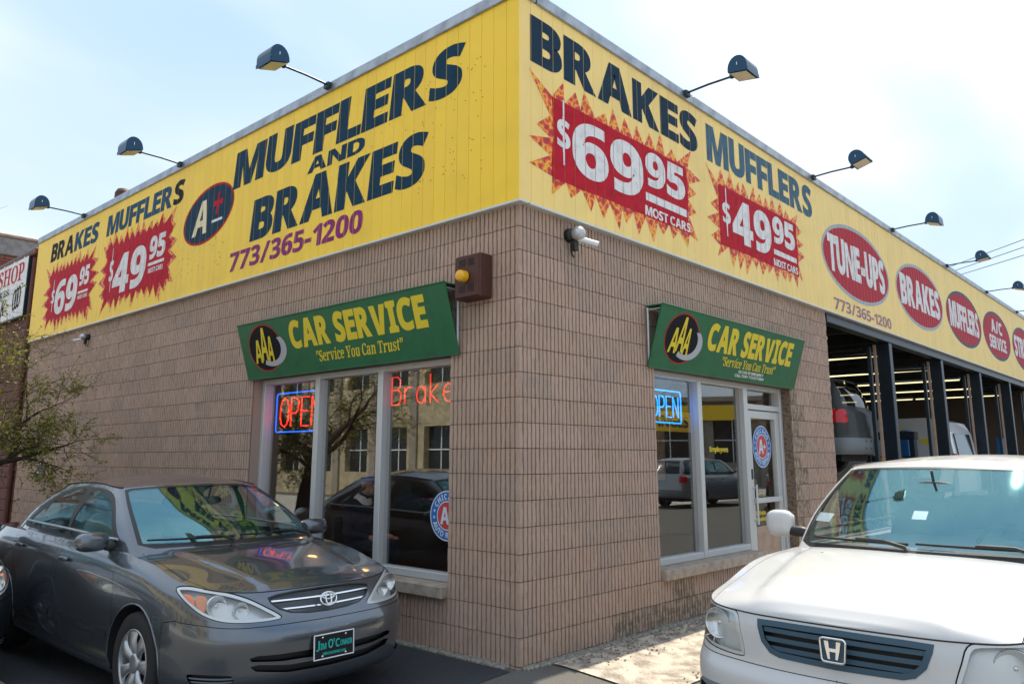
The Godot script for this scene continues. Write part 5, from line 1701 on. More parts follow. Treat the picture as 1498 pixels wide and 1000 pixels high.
func panel(body: Soup, seams: Soup, outline: PackedVector2Array, how: String, facing: Vector3, least: float, gap := 0.004) -> Array:
	# cuts a panel with an open gap round it; returns [panel, rest]
	var big := cut(body, grown(outline, gap * 0.5), how, facing, least)
	var small := cut(big[0], grown(outline, -gap * 0.5), how)
	seams.add(small[1].offset(-0.010))
	return [small[0], big[1]]

func disc(c: Vector2, r: float, n := 40) -> PackedVector2Array:
	return ellipse(c, r, r, 0.0, n)

func wheel(car: Node3D, c: Vector3, r: float, side: float, spokes: int, w := 0.20) -> void:
	var h := holder("wheel", car, c, Basis(Vector3.RIGHT, PI / 2 * side))   # local y points outward
	var ty := []
	for q in [[0.66, -0.40], [0.70, -0.50], [0.90, -0.52], [0.975, -0.44], [1.0, -0.30], [1.0, 0.30], [0.975, 0.44], [0.90, 0.52], [0.70, 0.50], [0.655, 0.42], [0.64, 0.36]]:
		ty.append(Vector2(q[0] * r, q[1] * w))
	put("tyre", Soup.new().lathe(ty, Transform3D(), 36), M.tyre, h)
	put("rim", Soup.new().lathe([Vector2(r * 0.67, w * 0.46), Vector2(r * 0.65, w * 0.50), Vector2(r * 0.62, w * 0.46), Vector2(r * 0.60, w * 0.10), Vector2(r * 0.59, -w * 0.4)], Transform3D(), 36), M.wheel_alloy, h)
	put("brake_disc", Soup.new().lathe([Vector2(r * 0.59, w * 0.06), Vector2(0.0, w * 0.06)], Transform3D(), 24), M.car_inner, h)
	var sp := Soup.new()
	for k in spokes:
		var a := TAU * k / spokes
		var b := Basis(Vector3.UP, a)
		var rows := []
		for i in 7:
			var t := i / 6.0
			var rr := lerpf(r * 0.16, r * 0.63, t)
			var hw := lerpf(r * 0.07, r * 0.15, t) * (7.0 / spokes if spokes > 5 else 1.3) * (1.0 + 0.18 * pow(2.0 * t - 1.0, 2.0))
			var y := w * (0.40 + 0.10 * sin(t * PI * 0.9))
			var row := PackedVector3Array()
			for q in [[-1.0, -0.05], [-0.8, 0.0], [0.0, 0.004], [0.8, 0.0], [1.0, -0.05]]:
				row.append(b * Vector3(rr, y + q[1] * (0.4 if q[1] < 0 else 1.0), q[0] * hw))
			rows.append(row)
		sp.grid(rows, true)
	put("spokes", sp, M.wheel_alloy, h)
	put("centre_cap", Soup.new().lathe([Vector2(r * 0.2, w * 0.36), Vector2(r * 0.19, w * 0.44), Vector2(r * 0.13, w * 0.47), Vector2(0.0, w * 0.48)], Transform3D(), 20), M.wheel_alloy, h)

func build_car(sp: Dictionary, label: String, category: String, at: Vector3, yaw: float, called: String) -> Node3D:
	# yaw: heading in the ground plane, 0 faces +X, PI/2 faces +Z
	var car := thing(called, label, category, at, "", Basis(Vector3.UP, -yaw))
	var PU := 6; var PV := 4
	var paintm: Material = sp.paint
	# ---- lower body
	var mid: Array = sp.plan
	var nrm := []
	for j in mid.size():
		var a: Vector2 = mid[j - 1] if j > 0 else mid[1] * Vector2(1, -1)
		var b: Vector2 = mid[j + 1] if j + 1 < mid.size() else mid[mid.size() - 2] * Vector2(1, -1)
		var d := (b - a).normalized()
		nrm.append(Vector2(-d.y, d.x))
	for j in nrm.size():
		if nrm[j].dot(mid[j] - Vector2(sp.centre, 0)) < 0.0:
			nrm[j] = -nrm[j]
	var rows := []
	for r in sp.rows:
		var row := []
		for j in mid.size():
			var q: Vector2 = mid[j] - nrm[j] * r[1][j]
			if j == 0 or j == mid.size() - 1:
				q.y = 0.0
			row.append(Vector3(q.x, r[0][j], q.y))
		rows.append(row)
	var G := dense(rows, PU, PV)
	var body := skin(G, PU, PV, Vector3(sp.centre, 0.5, 0))
	# ---- bonnet, scuttle and boot: spanned between the top row and the centre line
	var edge: PackedVector3Array = G[G.size() - 1]
	var K := 34
	var trows := []
	var prof := func(x: float, pts: Array) -> float:
		for i in pts.size() - 1:
			if x <= pts[i].x and x >= pts[i + 1].x:
				var t: float = (pts[i].x - x) / (pts[i].x - pts[i + 1].x)
				var p0: Vector2 = pts[maxi(i - 1, 0)]; var p3: Vector2 = pts[mini(i + 2, pts.size() - 1)]
				return cubic_interpolate(pts[i].y, pts[i + 1].y, p0.y, p3.y, t)
		return pts[0].y if x > pts[0].x else pts[-1].y
	for j in edge.size():
		var e := edge[j]
		var row := PackedVector3Array()
		var cy: float = prof.call(e.x, sp.top)
		for k in K + 1:
			var t := 1.0 - float(k) / K
			var z := e.z * t
			var y := lerpf(cy, e.y, pow(t, sp.get("crown", 2.0)))
			if e.x > sp.cowl:
				var zc = lerpf(sp.bulge[0], sp.bulge[1], clampf((sp.plan[-1].x - e.x) / (sp.plan[-1].x - sp.cowl), 0.0, 1.0))
				y += sp.bulge[2] * (1.0 - smoothstep(zc - 0.045, zc + 0.035, z)) * smoothstep(0.0, 0.16, sp.plan[-1].x - 0.10 - e.x) * (1.0 if k > 0 else 0.0)
			row.append(Vector3(e.x, y, z))
		trows.append(row)
	var top := skin(trows, K, PU, Vector3(sp.centre, 0.3, 0))
	# ---- greenhouse
	var gb: Array = sp.glass_base; var gt: Array = sp.glass_top
	var gm := []; var gm2 := []
	for j in gb.size():
		var a: Vector3 = gb[j]; var b: Vector3 = gt[j]
		var o := Vector3(a.x - lerpf(gb[0].x, gb[-1].x, 0.55), 0, a.z * 1.6)
		if j == 0 or j == gb.size() - 1:
			o.z = 0.0
		o = o.normalized()
		gm.append(a.lerp(b, 0.36) + o * sp.swell * 0.9); gm2.append(a.lerp(b, 0.72) + o * sp.swell * 0.8)
	var low := []
	for q in gb:
		low.append(q - Vector3(0, 0.03, 0))
	var GG := dense([low, gm, gm2, gt], PU, PV)
	var cab := skin(GG, PU, PV, Vector3(lerpf(gb[0].x, gb[-1].x, 0.5), 1.1, 0))
	var redge: PackedVector3Array = GG[GG.size() - 1]
	var rrows := []
	for j in redge.size():
		var e := redge[j]
		var row := PackedVector3Array()
		var cy: float = prof.call(e.x, sp.roof)
		for k in 9:
			var t := 1.0 - k / 8.0
			row.append(Vector3(e.x, lerpf(cy, e.y, t * t), e.z * t))
		rrows.append(row)
	var roof := skin(rrows, 8, PU, Vector3(gt[5].x, 1.0, 0))
	var seams := Soup.new()
	var SIDEV := Vector3(0, 0, 1); var FRONT := Vector3(1, 0, 0)
	# ---- wheel arches
	for a in sp.arches:
		body = cut(body, disc(Vector2(a[0], a[1]), a[2]), "side", SIDEV, 0.25)[1]
		var lipp := PackedVector3Array(); var well := []
		for k in 19:
			var an := deg_to_rad(-12.0 + k * 204.0 / 18.0)
			var q := Vector3(a[0] + cos(an) * a[2], a[1] + sin(an) * a[2], 0)
			q.z = near_z(G, q.x, q.y)
			lipp.append(q)
			well.append(PackedVector3Array([q - Vector3(0, 0, 0.004), Vector3(q.x, q.y, 0.45)]))
		var lip := Soup.new().tube(lipp, 0.007, 0.007, 6); var wl := Soup.new().grid(well)
		put("arch_lip", lip, paintm, car); put("arch_lip", lip.mirrored(), paintm, car)
		put("wheel_well", wl, M.car_inner, car); put("wheel_well", wl.mirrored(), M.car_inner, car)
	# ---- lamps, grille, intakes
	var lamp_in := Soup.new()
	if sp.has("lamp"):
		var lp: PackedVector2Array = sp.lamp
		var r := cut(body, grown(lp, 0.005), "corner", Vector3(0.70711, 0, 0.70711), 0.2)
		var r2 := cut(r[0], lp, "corner")
		seams.add(r2[1].offset(-0.006))
		body = r[1]
		lamp_in = r2[0]
		head_lamps(car, lamp_in, sp)
	if sp.has("grille"):
		var r := cut(body, sp.grille, "front", FRONT, 0.2)
		body = r[1]
		grille(car, r[0], sp)
	for it in sp.get("intakes", []):
		var r := cut(body, it[0], it[1], FRONT if it[1] == "front" else Vector3(0.70711, 0, 0.70711), 0.1)
		body = r[1]
		var hole := put("air_intake", both(r[0].offset(-0.035)), M.grille_dark, car)
		for sl in it[2]:
			put("slat", both(cut(r[0], sl, it[1])[0].offset(-0.012)), M.plastic_grey, hole)
	if sp.has("tail"):
		var r := cut(body, sp.tail, "rear", Vector3(-0.70711, 0, 0.70711), 0.1)
		body = r[1]
		var tl = r[0].offset(0.004)
		put("tail_lamp", tl, M.tail_red, car)
		put("tail_lamp", tl.mirrored(), M.tail_red, car)
	# ---- panels
	if sp.has("cladding"):
		var r := cut(body, sp.cladding, "side")
		put("lower_cladding", both(r[0]), M.plastic_grey, car)
		body = r[1]
	if sp.has("bumper"):
		var r := panel(body, seams, sp.bumper, "side", Vector3.ZERO, 0.0)
		body = r[1]
		put("front_bumper", both(r[0]), paintm, car)
	for d in sp.doors:
		var r := panel(body, seams, d[0], "side", SIDEV, 0.2)
		body = r[1]
		for s in [1, -1]:
			var door := put("door", r[0] if s > 0 else r[0].mirrored(), paintm, car)
			var hx: Vector3 = d[1]
			hx.z = near_z(G, hx.x, hx.y)
			put("handle", Soup.new().blob(Vector3(hx.x, hx.y, (hx.z + 0.022) * s), Vector3(0.085, 0.016, 0.014), 3.5, 14, 8).blob(Vector3(hx.x + 0.02, hx.y - 0.045, (hx.z + 0.004) * s), Vector3(0.013, 0.013, 0.008), 2.0, 10, 6), sp.get("handle_mat", paintm), door)
			if sp.has("side_strip"):
				var strip = cut(r[0], sp.side_strip, "side")[0].offset(0.006)
				put("side_moulding", strip if s > 0 else strip.mirrored(), paintm, door)
	var hr := panel(top, seams, sp.bonnet, "top", Vector3(0, 1, 0), 0.1)
	top = hr[1]
	put("bonnet", both(hr[0]), paintm, car)
	var lead := PackedVector3Array()
	for j in range(10 * PU, edge.size()):
		lead.append(edge[j] + Vector3(0.001, -0.002, 0))
	var lg := Soup.new().tube(lead, 0.0042, 0.0042, 5, false)
	put("bonnet_gap", both(lg), M.black_rubber, car)
	body.add(top)
	put("body", both(body), paintm, car)
	# ---- glass
	var r0 := cut(cab, sp.screen, "uv")
	cab = r0[1]
	var r1 := cut(r0[0], sp.screen_glass, "uv")
	put("windscreen", both(r1[0]).add(both(r1[0].offset(-0.005))), M.car_glass, car)
	for st in sp.get("stickers", []):
		put("sticker", cut(both(r1[0]), st[0], "front")[0].offset(-0.008), st[1], car)
	var trim := Soup.new()
	trim.add(r1[1].offset(0.001))
	var rb := cut(cab, sp.back_screen, "uv")
	cab = rb[1]
	put("rear_window", both(rb[0]), M.car_glass_dark, car)
	var rd := cut(cab, sp.dlo, "side", SIDEV, 0.1)
	cab = rd[1]
	var left = rd[0]
	for w in sp.windows:
		var rw := cut(left, w, "side")
		left = rw[1]
		put("side_window", rw[0].offset(-0.004), sp.get("side_glass", M.car_glass), car)
		put("side_window", rw[0].offset(-0.004).mirrored(), sp.get("side_glass", M.car_glass), car)
	trim.add(left)
	put("window_trim", both(trim), M.black_plastic, car)
	put("pillars", both(cab), paintm, car)
	put("roof", both(roof), paintm, car)
	put("panel_gaps", both(seams), M.car_inner, car)
	# moulding between roof and rail
	var rail := PackedVector3Array()
	for j in redge.size():
		if j >= 3 * PU - 3 and j <= 8 * PU:
			rail.append(redge[j] + Vector3(0, 0.002, 0))
	put("roof_moulding", both(Soup.new().tube(rail, 0.006, 0.006, 5)), M.black_rubber, car)
	# belt moulding under the side windows
	var belt := PackedVector3Array()
	for j in range(3 * PU, 7 * PU + 1):
		var q: Vector3 = GG[2][j]
		belt.append(Vector3(q.x, q.y + 0.004, q.z + 0.010))
	for s in [1, -1]:
		var bs := Soup.new().tube(belt, 0.011, 0.011, 6)
		put("belt_moulding", bs if s > 0 else bs.mirrored(), sp.get("belt_mat", M.black_rubber), car)
	# ---- underside, cabin
	put("underbody", Soup.new().ab(Vector3(sp.plan[0].x + 0.25, 0.22, -0.62), Vector3(sp.plan[-1].x - 0.28, 0.40, 0.62)), M.car_inner, car)
	put("cabin_floor", Soup.new().ab(Vector3(sp.plan[0].x + 0.2, 0.40, -0.78), Vector3(sp.cowl + 0.25, 0.50, 0.78)), M.car_inner, car)
	cabin(car, sp)
	mirrors(car, sp)
	wipers(car, sp, r1[0])
	for w in sp.wheels:
		wheel(car, Vector3(w[0], w[1], w[2]), w[1] + 0.008, 1.0, sp.spokes)
		wheel(car, Vector3(w[0], w[1], -w[2]), w[1] + 0.008, -1.0, sp.spokes)
	return car

func near_z(G: Array, x: float, y: float) -> float:
	# half width of the body side at a point of its side view
	var best := 1e9; var z := 0.0
	for r in G:
		for q in r:
			if q.z < 0.4:
				continue
			var d := Vector2(q.x - x, (q.y - y)).length_squared()
			if d < best:
				best = d; z = q.z
	return z

func surface_point(s: Soup, at: Vector2, how: String) -> Array:
	# point and normal of the surface at a place of its flat view
	for i in range(0, s.p.size(), 3):
		var a := flatten(s.p[i], s.uv[i], how); var b := flatten(s.p[i + 1], s.uv[i + 1], how); var c := flatten(s.p[i + 2], s.uv[i + 2], how)
		if Geometry2D.point_is_inside_triangle(at, a, b, c):
			var den := (b - a).cross(c - a)
			if absf(den) < 1e-10:
				continue
			var v := (at - a).cross(c - a) / den
			var w := (b - a).cross(at - a) / den
			var u := 1.0 - v - w
			return [s.p[i] * u + s.p[i + 1] * v + s.p[i + 2] * w, (s.n[i] * u + s.n[i + 1] * v + s.n[i + 2] * w).normalized()]
	return []

func head_lamps(car: Node3D, lens: Soup, sp: Dictionary) -> void:
	for s in [1, -1]:
		var h := holder("headlamp", car)
		put("housing", lens.offset(-0.05) if s > 0 else lens.offset(-0.05).mirrored(), M.lamp_inner, h)
		for b in sp.bowls:
			var q := surface_point(lens, b[0], "corner")
			if q.is_empty():
				continue
			var p: Vector3 = q[0]; var dirv := Vector3(1, 0.0, 0.12).normalized()
			var k: float = b[1]
			var x := Transform3D(Basis(Quaternion(Vector3.UP, dirv)), p - dirv * (k * 0.75 + 0.030))
			var bowl := Soup.new().lathe([Vector2(0.0, 0.0), Vector2(k * 0.35, k * 0.06), Vector2(k * 0.7, k * 0.28), Vector2(k * 0.95, k * 0.62), Vector2(k, k * 0.72), Vector2(k * 1.06, k * 0.70), Vector2(k * 1.06, k * 0.4)], x, 24)
			bowl.blob(x * Vector3(0, k * 0.35, 0), Vector3.ONE * k * 0.17, 2.0, 10, 8)
			put("reflector", bowl if s > 0 else bowl.mirrored(), M.reflector, h)
		for a in sp.ambers:
			var am = cut(lens, a[0], "corner")[0].offset(-0.012)
			put("indicator", am if s > 0 else am.mirrored(), a[1], h)
		var rim = cut(lens, grown(sp.lamp, -0.014), "corner")[1].offset(-0.003)
		put("lamp_rim", rim if s > 0 else rim.mirrored(), M.lamp_inner, h)
		put("lens", lens if s > 0 else lens.mirrored(), M.lamp_glass, h)

func grille(car: Node3D, face: Soup, sp: Dictionary) -> void:
	var g := holder("grille", car)
	put("backing", both(face.offset(-0.045)), M.grille_dark, g)
	var rim = cut(face, grown(sp.grille, -sp.grille_rim), "front")
	put("surround", both(rim[1].offset(0.003)), sp.grille_rim_mat, g)
	var inner = rim[0]
	# mesh of small cells behind the bars, or plain bars
	if sp.has("mesh_rows"):
		var ms := Soup.new()
		for yk in sp.mesh_rows:
			for k in 44:
				var z := k * 0.0095
				var up := 0.5 if k % 2 else -0.5
				var z0 := z; var z1 := z + 0.0095
				var a := Vector2(z0, yk[0] + up * yk[1]); var b := Vector2(z1, yk[0] - up * yk[1])
				var d := (b - a).normalized().orthogonal() * 0.0011
				ms.add(cut(inner, PackedVector2Array([a + d, b + d, b - d, a - d]), "front")[0])
		put("mesh", both(ms.offset(-0.004)), M.grille_mesh, g)
	for b in sp.bars:
		put("bar", both(cut(inner, b[0], "front")[0].offset(b[1])), b[2], g)

func cabin(car: Node3D, sp: Dictionary) -> void:
	var b: Vector3 = sp.glass_base[-1]
	var roof_y: float = sp.roof[2].y
	var dsh := Soup.new()
	var rows := []
	for i in 9:
		var t := i / 8.0
		var x := b.x - 0.06 - t * 0.62
		var y := b.y - 0.035 - 0.10 * pow(t, 2.6) - (0.02 if i == 0 else 0.0)
		var row := PackedVector3Array()
		for k in 13:
			var z := lerpf(-0.66, 0.66, k / 12.0)
			row.append(Vector3(x - 0.16 * pow(absf(z) / 0.66, 2.0) * (1.0 - t * 0.6), y + (0.03 * exp(-pow((z + 0.36) / 0.17, 2.0)) * smoothstep(0.35, 0.8, t)), z))
		rows.append(row)
	var last := PackedVector3Array()
	for q in rows[8]:
		last.append(q - Vector3(-0.03, 0.42, 0))
	rows.append(last)
	dsh.grid(rows)
	put("dashboard", dsh, sp.get("dash", M.dash), car)
	for s in [-1.0, 1.0]:
		var st := holder("front_seat", car, Vector3(sp.seat_x, sp.seat_y, 0.36 * s))
		put("cushion", Soup.new().blob(Vector3(0.12, 0.02, 0), Vector3(0.28, 0.09, 0.25), 3.5, 16, 8), M.seat_cloth, st)
		put("backrest", Soup.new().blob(Vector3(-0.22, 0.33, 0), Vector3(0.085, 0.34, 0.235), 3.2, 16, 10, Basis(Vector3.BACK, 0.25)), M.seat_cloth, st)
		put("headrest", Soup.new().blob(Vector3(-0.33, 0.73, 0), Vector3(0.05, 0.095, 0.13), 3.0, 14, 8, Basis(Vector3.BACK, 0.15)), M.seat_cloth, st)
	put("rear_seat", Soup.new().blob(Vector3(sp.seat_x - 1.05, sp.seat_y + 0.33, 0), Vector3(0.10, 0.36, 0.64), 4.0, 18, 10, Basis(Vector3.BACK, 0.3)), M.seat_cloth, car)
	var sw := Soup.new()
	var ring_path := PackedVector3Array()
	var sb := Basis(Vector3.BACK, -0.42)
	var sc := Vector3(sp.seat_x + 0.58, sp.seat_y + 0.40, -0.36)
	for k in 29:
		var a := TAU * (k % 28) / 28.0
		ring_path.append(sc + sb * Vector3(0, cos(a) * 0.185, sin(a) * 0.185))
	sw.tube(ring_path, 0.015, 0.015, 8, false)
	sw.blob(sc, Vector3(0.04, 0.065, 0.075), 2.6, 12, 8, sb)
	sw.rod(sc, sc + sb * Vector3(0, 0, 0.18), 0.014).rod(sc, sc + sb * Vector3(0, 0, -0.18), 0.014).rod(sc, sc + sb * Vector3(0, -0.18, 0), 0.014)
	put("steering_wheel", sw, sp.get("wheel_mat", M.black_plastic), car)
	var rv := Vector3(sp.glass_top[-1].x + 0.17, sp.glass_top[-1].y - 0.13, 0)
	put("rear_view_mirror", Soup.new().blob(rv, Vector3(0.018, 0.035, 0.115), 3.0, 14, 8).rod(rv + Vector3(0, 0.02, 0), rv + Vector3(0.03, 0.10, 0), 0.008), M.black_plastic, car)

func mirrors(car: Node3D, sp: Dictionary) -> void:
	var c: Vector3 = sp.mirror
	for s in [1.0, -1.0]:
		var sh := Soup.new()
		var r: Vector3 = sp.mirror_size
		sh.blob(Vector3(c.x, c.y, c.z * s), r, 3.0, 22, 14, Basis(Vector3.UP, 0.18 * s))
		var h := put("door_mirror", sh, sp.get("mirror_mat", sp.paint), car)
		put("mirror_stalk", Soup.new().blob(Vector3(c.x + 0.0, c.y - r.y * 0.55, (c.z - r.z - 0.03) * s), Vector3(0.035, 0.035, 0.075), 2.6, 12, 8), M.black_plastic, h)
		put("mirror_glass", Soup.new().blob(Vector3(c.x - r.x * 0.86, c.y, c.z * s), Vector3(0.02, r.y * 0.84, r.z * 0.86), 3.4, 18, 10, Basis(Vector3.UP, 0.18 * s)), M.chrome, h)

func wipers(car: Node3D, sp: Dictionary, screen: Soup) -> void:
	var full := both(screen)
	for w in sp.wipers:
		var path := PackedVector3Array()
		for k in 9:
			var q := surface_uv_point(full, Vector2(w[0], w[2]).lerp(Vector2(w[1], w[3]), k / 8.0))
			if q.size():
				path.append(q[0] + q[1] * 0.020)
		if path.size() < 3:
			continue
		var t := holder("wiper", car)
		put("blade", Soup.new().tube(path, 0.009, 0.007, 5), M.black_rubber, t)
		var m := path[path.size() / 2]
		put("arm", Soup.new().tube(PackedVector3Array([m + Vector3(0.02, 0.012, 0), m.lerp(path[0], 0.6) + Vector3(0.05, 0.012, 0), path[0].lerp(w[4], 0.6) + Vector3(0.03, 0.015, 0), w[4]]), 0.010, 0.014, 6), M.black_plastic, t)

func surface_uv_point(s: Soup, zy: Vector2) -> Array:
	return surface_point(s, zy, "front")

func repaint(n: Node, from: Material, to: Material) -> void:
	if n is MeshInstance3D:
		for i in n.mesh.get_surface_count():
			if n.get_surface_override_material(i) == from:
				n.set_surface_override_material(i, to)
	for c in n.get_children():
		repaint(c, from, to)

func car_copy(src: Node3D, called: String, label: String, at: Vector3, yaw: float, from: Material, to: Material, group := "") -> Node3D:
	var o: Node3D = src.duplicate()
	o.name = numbered(called)
	add_child(o)
	o.transform = Transform3D(Basis(Vector3.UP, -yaw), at)
	tag(o, label, "car", group)
	repaint(o, from, to)
	return o

func V2(a: Array) -> Array:
	var o := []
	for k in range(0, a.size(), 2):
		o.append(Vector2(a[k], a[k + 1]))
	return o

func V3(a: Array) -> Array:
	var o := []
	for k in range(0, a.size(), 3):
		o.append(Vector3(a[k], a[k + 1], a[k + 2]))
	return o

func sedan_spec() -> Dictionary:
	var sp := {}
	sp.paint = M.paint_grey
	sp.centre = -1.4
	sp.cowl = -0.36
	sp.plan = V2([-3.83, 0, -3.80, 0.42, -3.64, 0.74, -3.30, 0.855, -2.72, 0.890, -2.05, 0.897, -1.35, 0.898, -0.62, 0.896, 0.0, 0.888, 0.36, 0.874, 0.62, 0.822, 0.81, 0.695, 0.91, 0.485, 0.952, 0.24, 0.964, 0])
	#            rc    rm    rcor  rq    rax   d     d     d     fax   f     cor   c     fm    fm    fc
	sp.rows = [
		[[0.20, 0.20, 0.20, 0.20, 0.19, 0.18, 0.18, 0.18, 0.18, 0.185, 0.19, 0.19, 0.19, 0.19, 0.19], [0.10, 0.10, 0.10, 0.08, 0.07, 0.07, 0.07, 0.07, 0.07, 0.07, 0.08, 0.10, 0.11, 0.11, 0.11]],
		[[0.27, 0.27, 0.27, 0.26, 0.25, 0.245, 0.245, 0.245, 0.245, 0.245, 0.245, 0.245, 0.245, 0.245, 0.245], [0.03, 0.03, 0.03, 0.03, 0.025, 0.025, 0.025, 0.025, 0.022, 0.022, 0.022, 0.03, 0.035, 0.035, 0.035]],
		[[0.42, 0.42, 0.42, 0.41, 0.40, 0.40, 0.40, 0.40, 0.40, 0.39, 0.385, 0.38, 0.38, 0.38, 0.38], [0.005, 0.005, 0.005, 0.004, 0.002, 0.002, 0.002, 0.002, 0.002, 0.004, 0.006, 0.008, 0.01, 0.01, 0.01]],
		[[0.58, 0.58, 0.58, 0.57, 0.56, 0.56, 0.56, 0.56, 0.56, 0.55, 0.54, 0.53, 0.525, 0.525, 0.525], [0, 0, 0, 0, 0, 0, 0, 0, 0, 0, 0, 0, 0, 0, 0]],
		[[0.72, 0.72, 0.71, 0.71, 0.71, 0.70, 0.70, 0.70, 0.69, 0.67, 0.655, 0.635, 0.615, 0.608, 0.605], [0.035, 0.03, 0.02, 0.012, 0.008, 0.008, 0.008, 0.008, 0.008, 0.010, 0.016, 0.026, 0.034, 0.038, 0.04]],
		[[0.84, 0.84, 0.83, 0.83, 0.82, 0.815, 0.815, 0.81, 0.79, 0.755, 0.725, 0.70, 0.68, 0.675, 0.672], [0.045, 0.04, 0.03, 0.025, 0.02, 0.018, 0.018, 0.018, 0.02, 0.026, 0.04, 0.06, 0.075, 0.08, 0.08]],
		[[0.94, 0.94, 0.93, 0.93, 0.93, 0.92, 0.915, 0.905, 0.87, 0.81, 0.785, 0.76, 0.745, 0.742, 0.742], [0.06, 0.055, 0.05, 0.045, 0.045, 0.042, 0.042, 0.042, 0.046, 0.052, 0.072, 0.10, 0.118, 0.122, 0.122]],
		[[0.995, 0.995, 0.995, 1.0, 1.0, 0.99, 0.98, 0.968, 0.925, 0.852, 0.822, 0.80, 0.787, 0.787, 0.788], [0.10, 0.10, 0.10, 0.09, 0.09, 0.088, 0.088, 0.09, 0.10, 0.098, 0.115, 0.142, 0.158, 0.160, 0.160]]]
	sp.top = V2([0.81, 0.788, 0.74, 0.825, 0.6, 0.868, 0.3, 0.925, 0.0, 0.965, -0.25, 0.992, -0.5, 1.0, -2.9, 1.03, -3.3, 1.05, -3.6, 1.04, -3.78, 0.995])
	sp.bulge = [0.36, 0.60, 0.012]
	sp.glass_base = V3([-3.24, 1.045, 0, -3.22, 1.045, 0.38, -3.10, 1.035, 0.66, -2.86, 1.025, 0.745, -2.35, 1.012, 0.775, -1.60, 1.0, 0.79, -1.0, 0.985, 0.79, -0.52, 0.978, 0.785, -0.36, 0.988, 0.735, -0.22, 1.0, 0.52, -0.14, 1.008, 0.26, -0.11, 1.012, 0])
	sp.glass_top = V3([-2.62, 1.40, 0, -2.60, 1.397, 0.30, -2.52, 1.387, 0.49, -2.34, 1.395, 0.56, -2.02, 1.412, 0.588, -1.70, 1.422, 0.598, -1.42, 1.415, 0.60, -1.22, 1.398, 0.597, -1.12, 1.392, 0.572, -1.05, 1.405, 0.42, -1.01, 1.414, 0.21, -1.0, 1.417, 0])
	sp.swell = 0.035
	sp.roof = V2([-1.0, 1.417, -1.3, 1.465, -1.75, 1.49, -2.2, 1.468, -2.62, 1.40])
	sp.arches = [[0.0, 0.31, 0.372], [-2.72, 0.31, 0.365]]
	sp.wheels = [[0.0, 0.312, 0.775], [-2.72, 0.312, 0.775]]
	sp.spokes = 7
	sp.lamp = smooth_poly([0.282, 0.818, 0.20, 0.828, 0.10, 0.820, -0.05, 0.798, -0.18, 0.757, -0.30, 0.695, -0.385, 0.642, -0.34, 0.630, -0.2, 0.632, -0.06, 0.648, 0.06, 0.682, 0.17, 0.738, 0.25, 0.785], 3)
	sp.bowls = [[Vector2(-0.035, 0.722), 0.062], [Vector2(-0.175, 0.692), 0.047]]
	sp.ambers = [[smooth_poly([0.235, 0.79, 0.17, 0.79, 0.14, 0.76, 0.12, 0.715, 0.17, 0.742], 3), M.amber_lens], [smooth_poly([0.135, 0.785, 0.07, 0.785, 0.05, 0.745, 0.06, 0.695, 0.10, 0.705], 3), M.amber_faded]]
	sp.grille = poly_of([-0.4, 0.75, -0.2, 0.775, 0, 0.779, 0.2, 0.775, 0.33, 0.765, 0.395, 0.752, 0.385, 0.72, 0.34, 0.682, 0.27, 0.655, 0.15, 0.640, 0, 0.636, -0.2, 0.64, -0.4, 0.7])
	sp.grille_rim = 0.009
	sp.grille_rim_mat = M.black_plastic
	sp.mesh_rows = [[0.759, 0.013], [0.745, 0.013], [0.731, 0.013], [0.710, 0.013], [0.696, 0.013], [0.682, 0.013], [0.663, 0.012], [0.650, 0.012]]
	var bar := func(y: float, h: float, rise: float) -> PackedVector2Array:
		return poly_of([-0.01, y - h, 0.2, y - h + rise * 0.4, 0.42, y - h + rise, 0.42, y + h + rise, 0.2, y + h + rise * 0.4, -0.01, y + h])
	sp.bars = [[bar.call(0.724, 0.0045, 0.005), 0.004, M.chrome], [bar.call(0.674, 0.0045, 0.008), 0.004, M.chrome], [poly_of([-0.01, 0.645, 0.15, 0.649, 0.27, 0.665, 0.345, 0.694, 0.38, 0.73, 0.39, 0.725, 0.35, 0.683, 0.27, 0.652, 0.15, 0.637, -0.01, 0.633]), 0.006, M.chrome]]
	sp.intakes = [
		[poly_of([-0.1, 0.425, 0, 0.425, 0.35, 0.428, 0.50, 0.436, 0.545, 0.425, 0.53, 0.405, 0.35, 0.385, 0, 0.378, -0.1, 0.378]), "front", []],
		[poly_of([-0.1, 0.352, 0, 0.352, 0.3, 0.356, 0.49, 0.382, 0.535, 0.375, 0.50, 0.345, 0.3, 0.312, 0, 0.305, -0.1, 0.305]), "front", []],
		[smooth_poly([-0.14, 0.335, 0.10, 0.345, 0.125, 0.325, 0.09, 0.285, -0.02, 0.27, -0.14, 0.28], 3), "corner", [poly_of([-0.2, 0.318, 0.2, 0.325, 0.2, 0.315, -0.2, 0.308]), poly_of([-0.2, 0.298, 0.2, 0.303, 0.2, 0.293, -0.2, 0.288])]]]
	sp.bumper = poly_of([0.375, 0.12, 0.375, 0.615, 0.50, 0.635, 0.70, 0.622, 0.86, 0.600, 1.2, 0.585, 1.2, 0.12])
	sp.doors = [
		[poly_of([-0.33, 0.26, -0.34, 0.60, -0.42, 0.86, -0.55, 1.2, -1.50, 1.2, -1.48, 0.70, -1.42, 0.26]), Vector3(-1.33, 0.865, 0)],
		[poly_of([-1.50, 0.26, -1.56, 0.70, -1.58, 1.2, -2.72, 1.2, -2.62, 0.86, -2.36, 0.62, -2.22, 0.26]), Vector3(-2.42, 0.895, 0)]]
	sp.side_strip = poly_of([-0.4, 0.425, -2.3, 0.44, -2.3, 0.475, -0.4, 0.46])
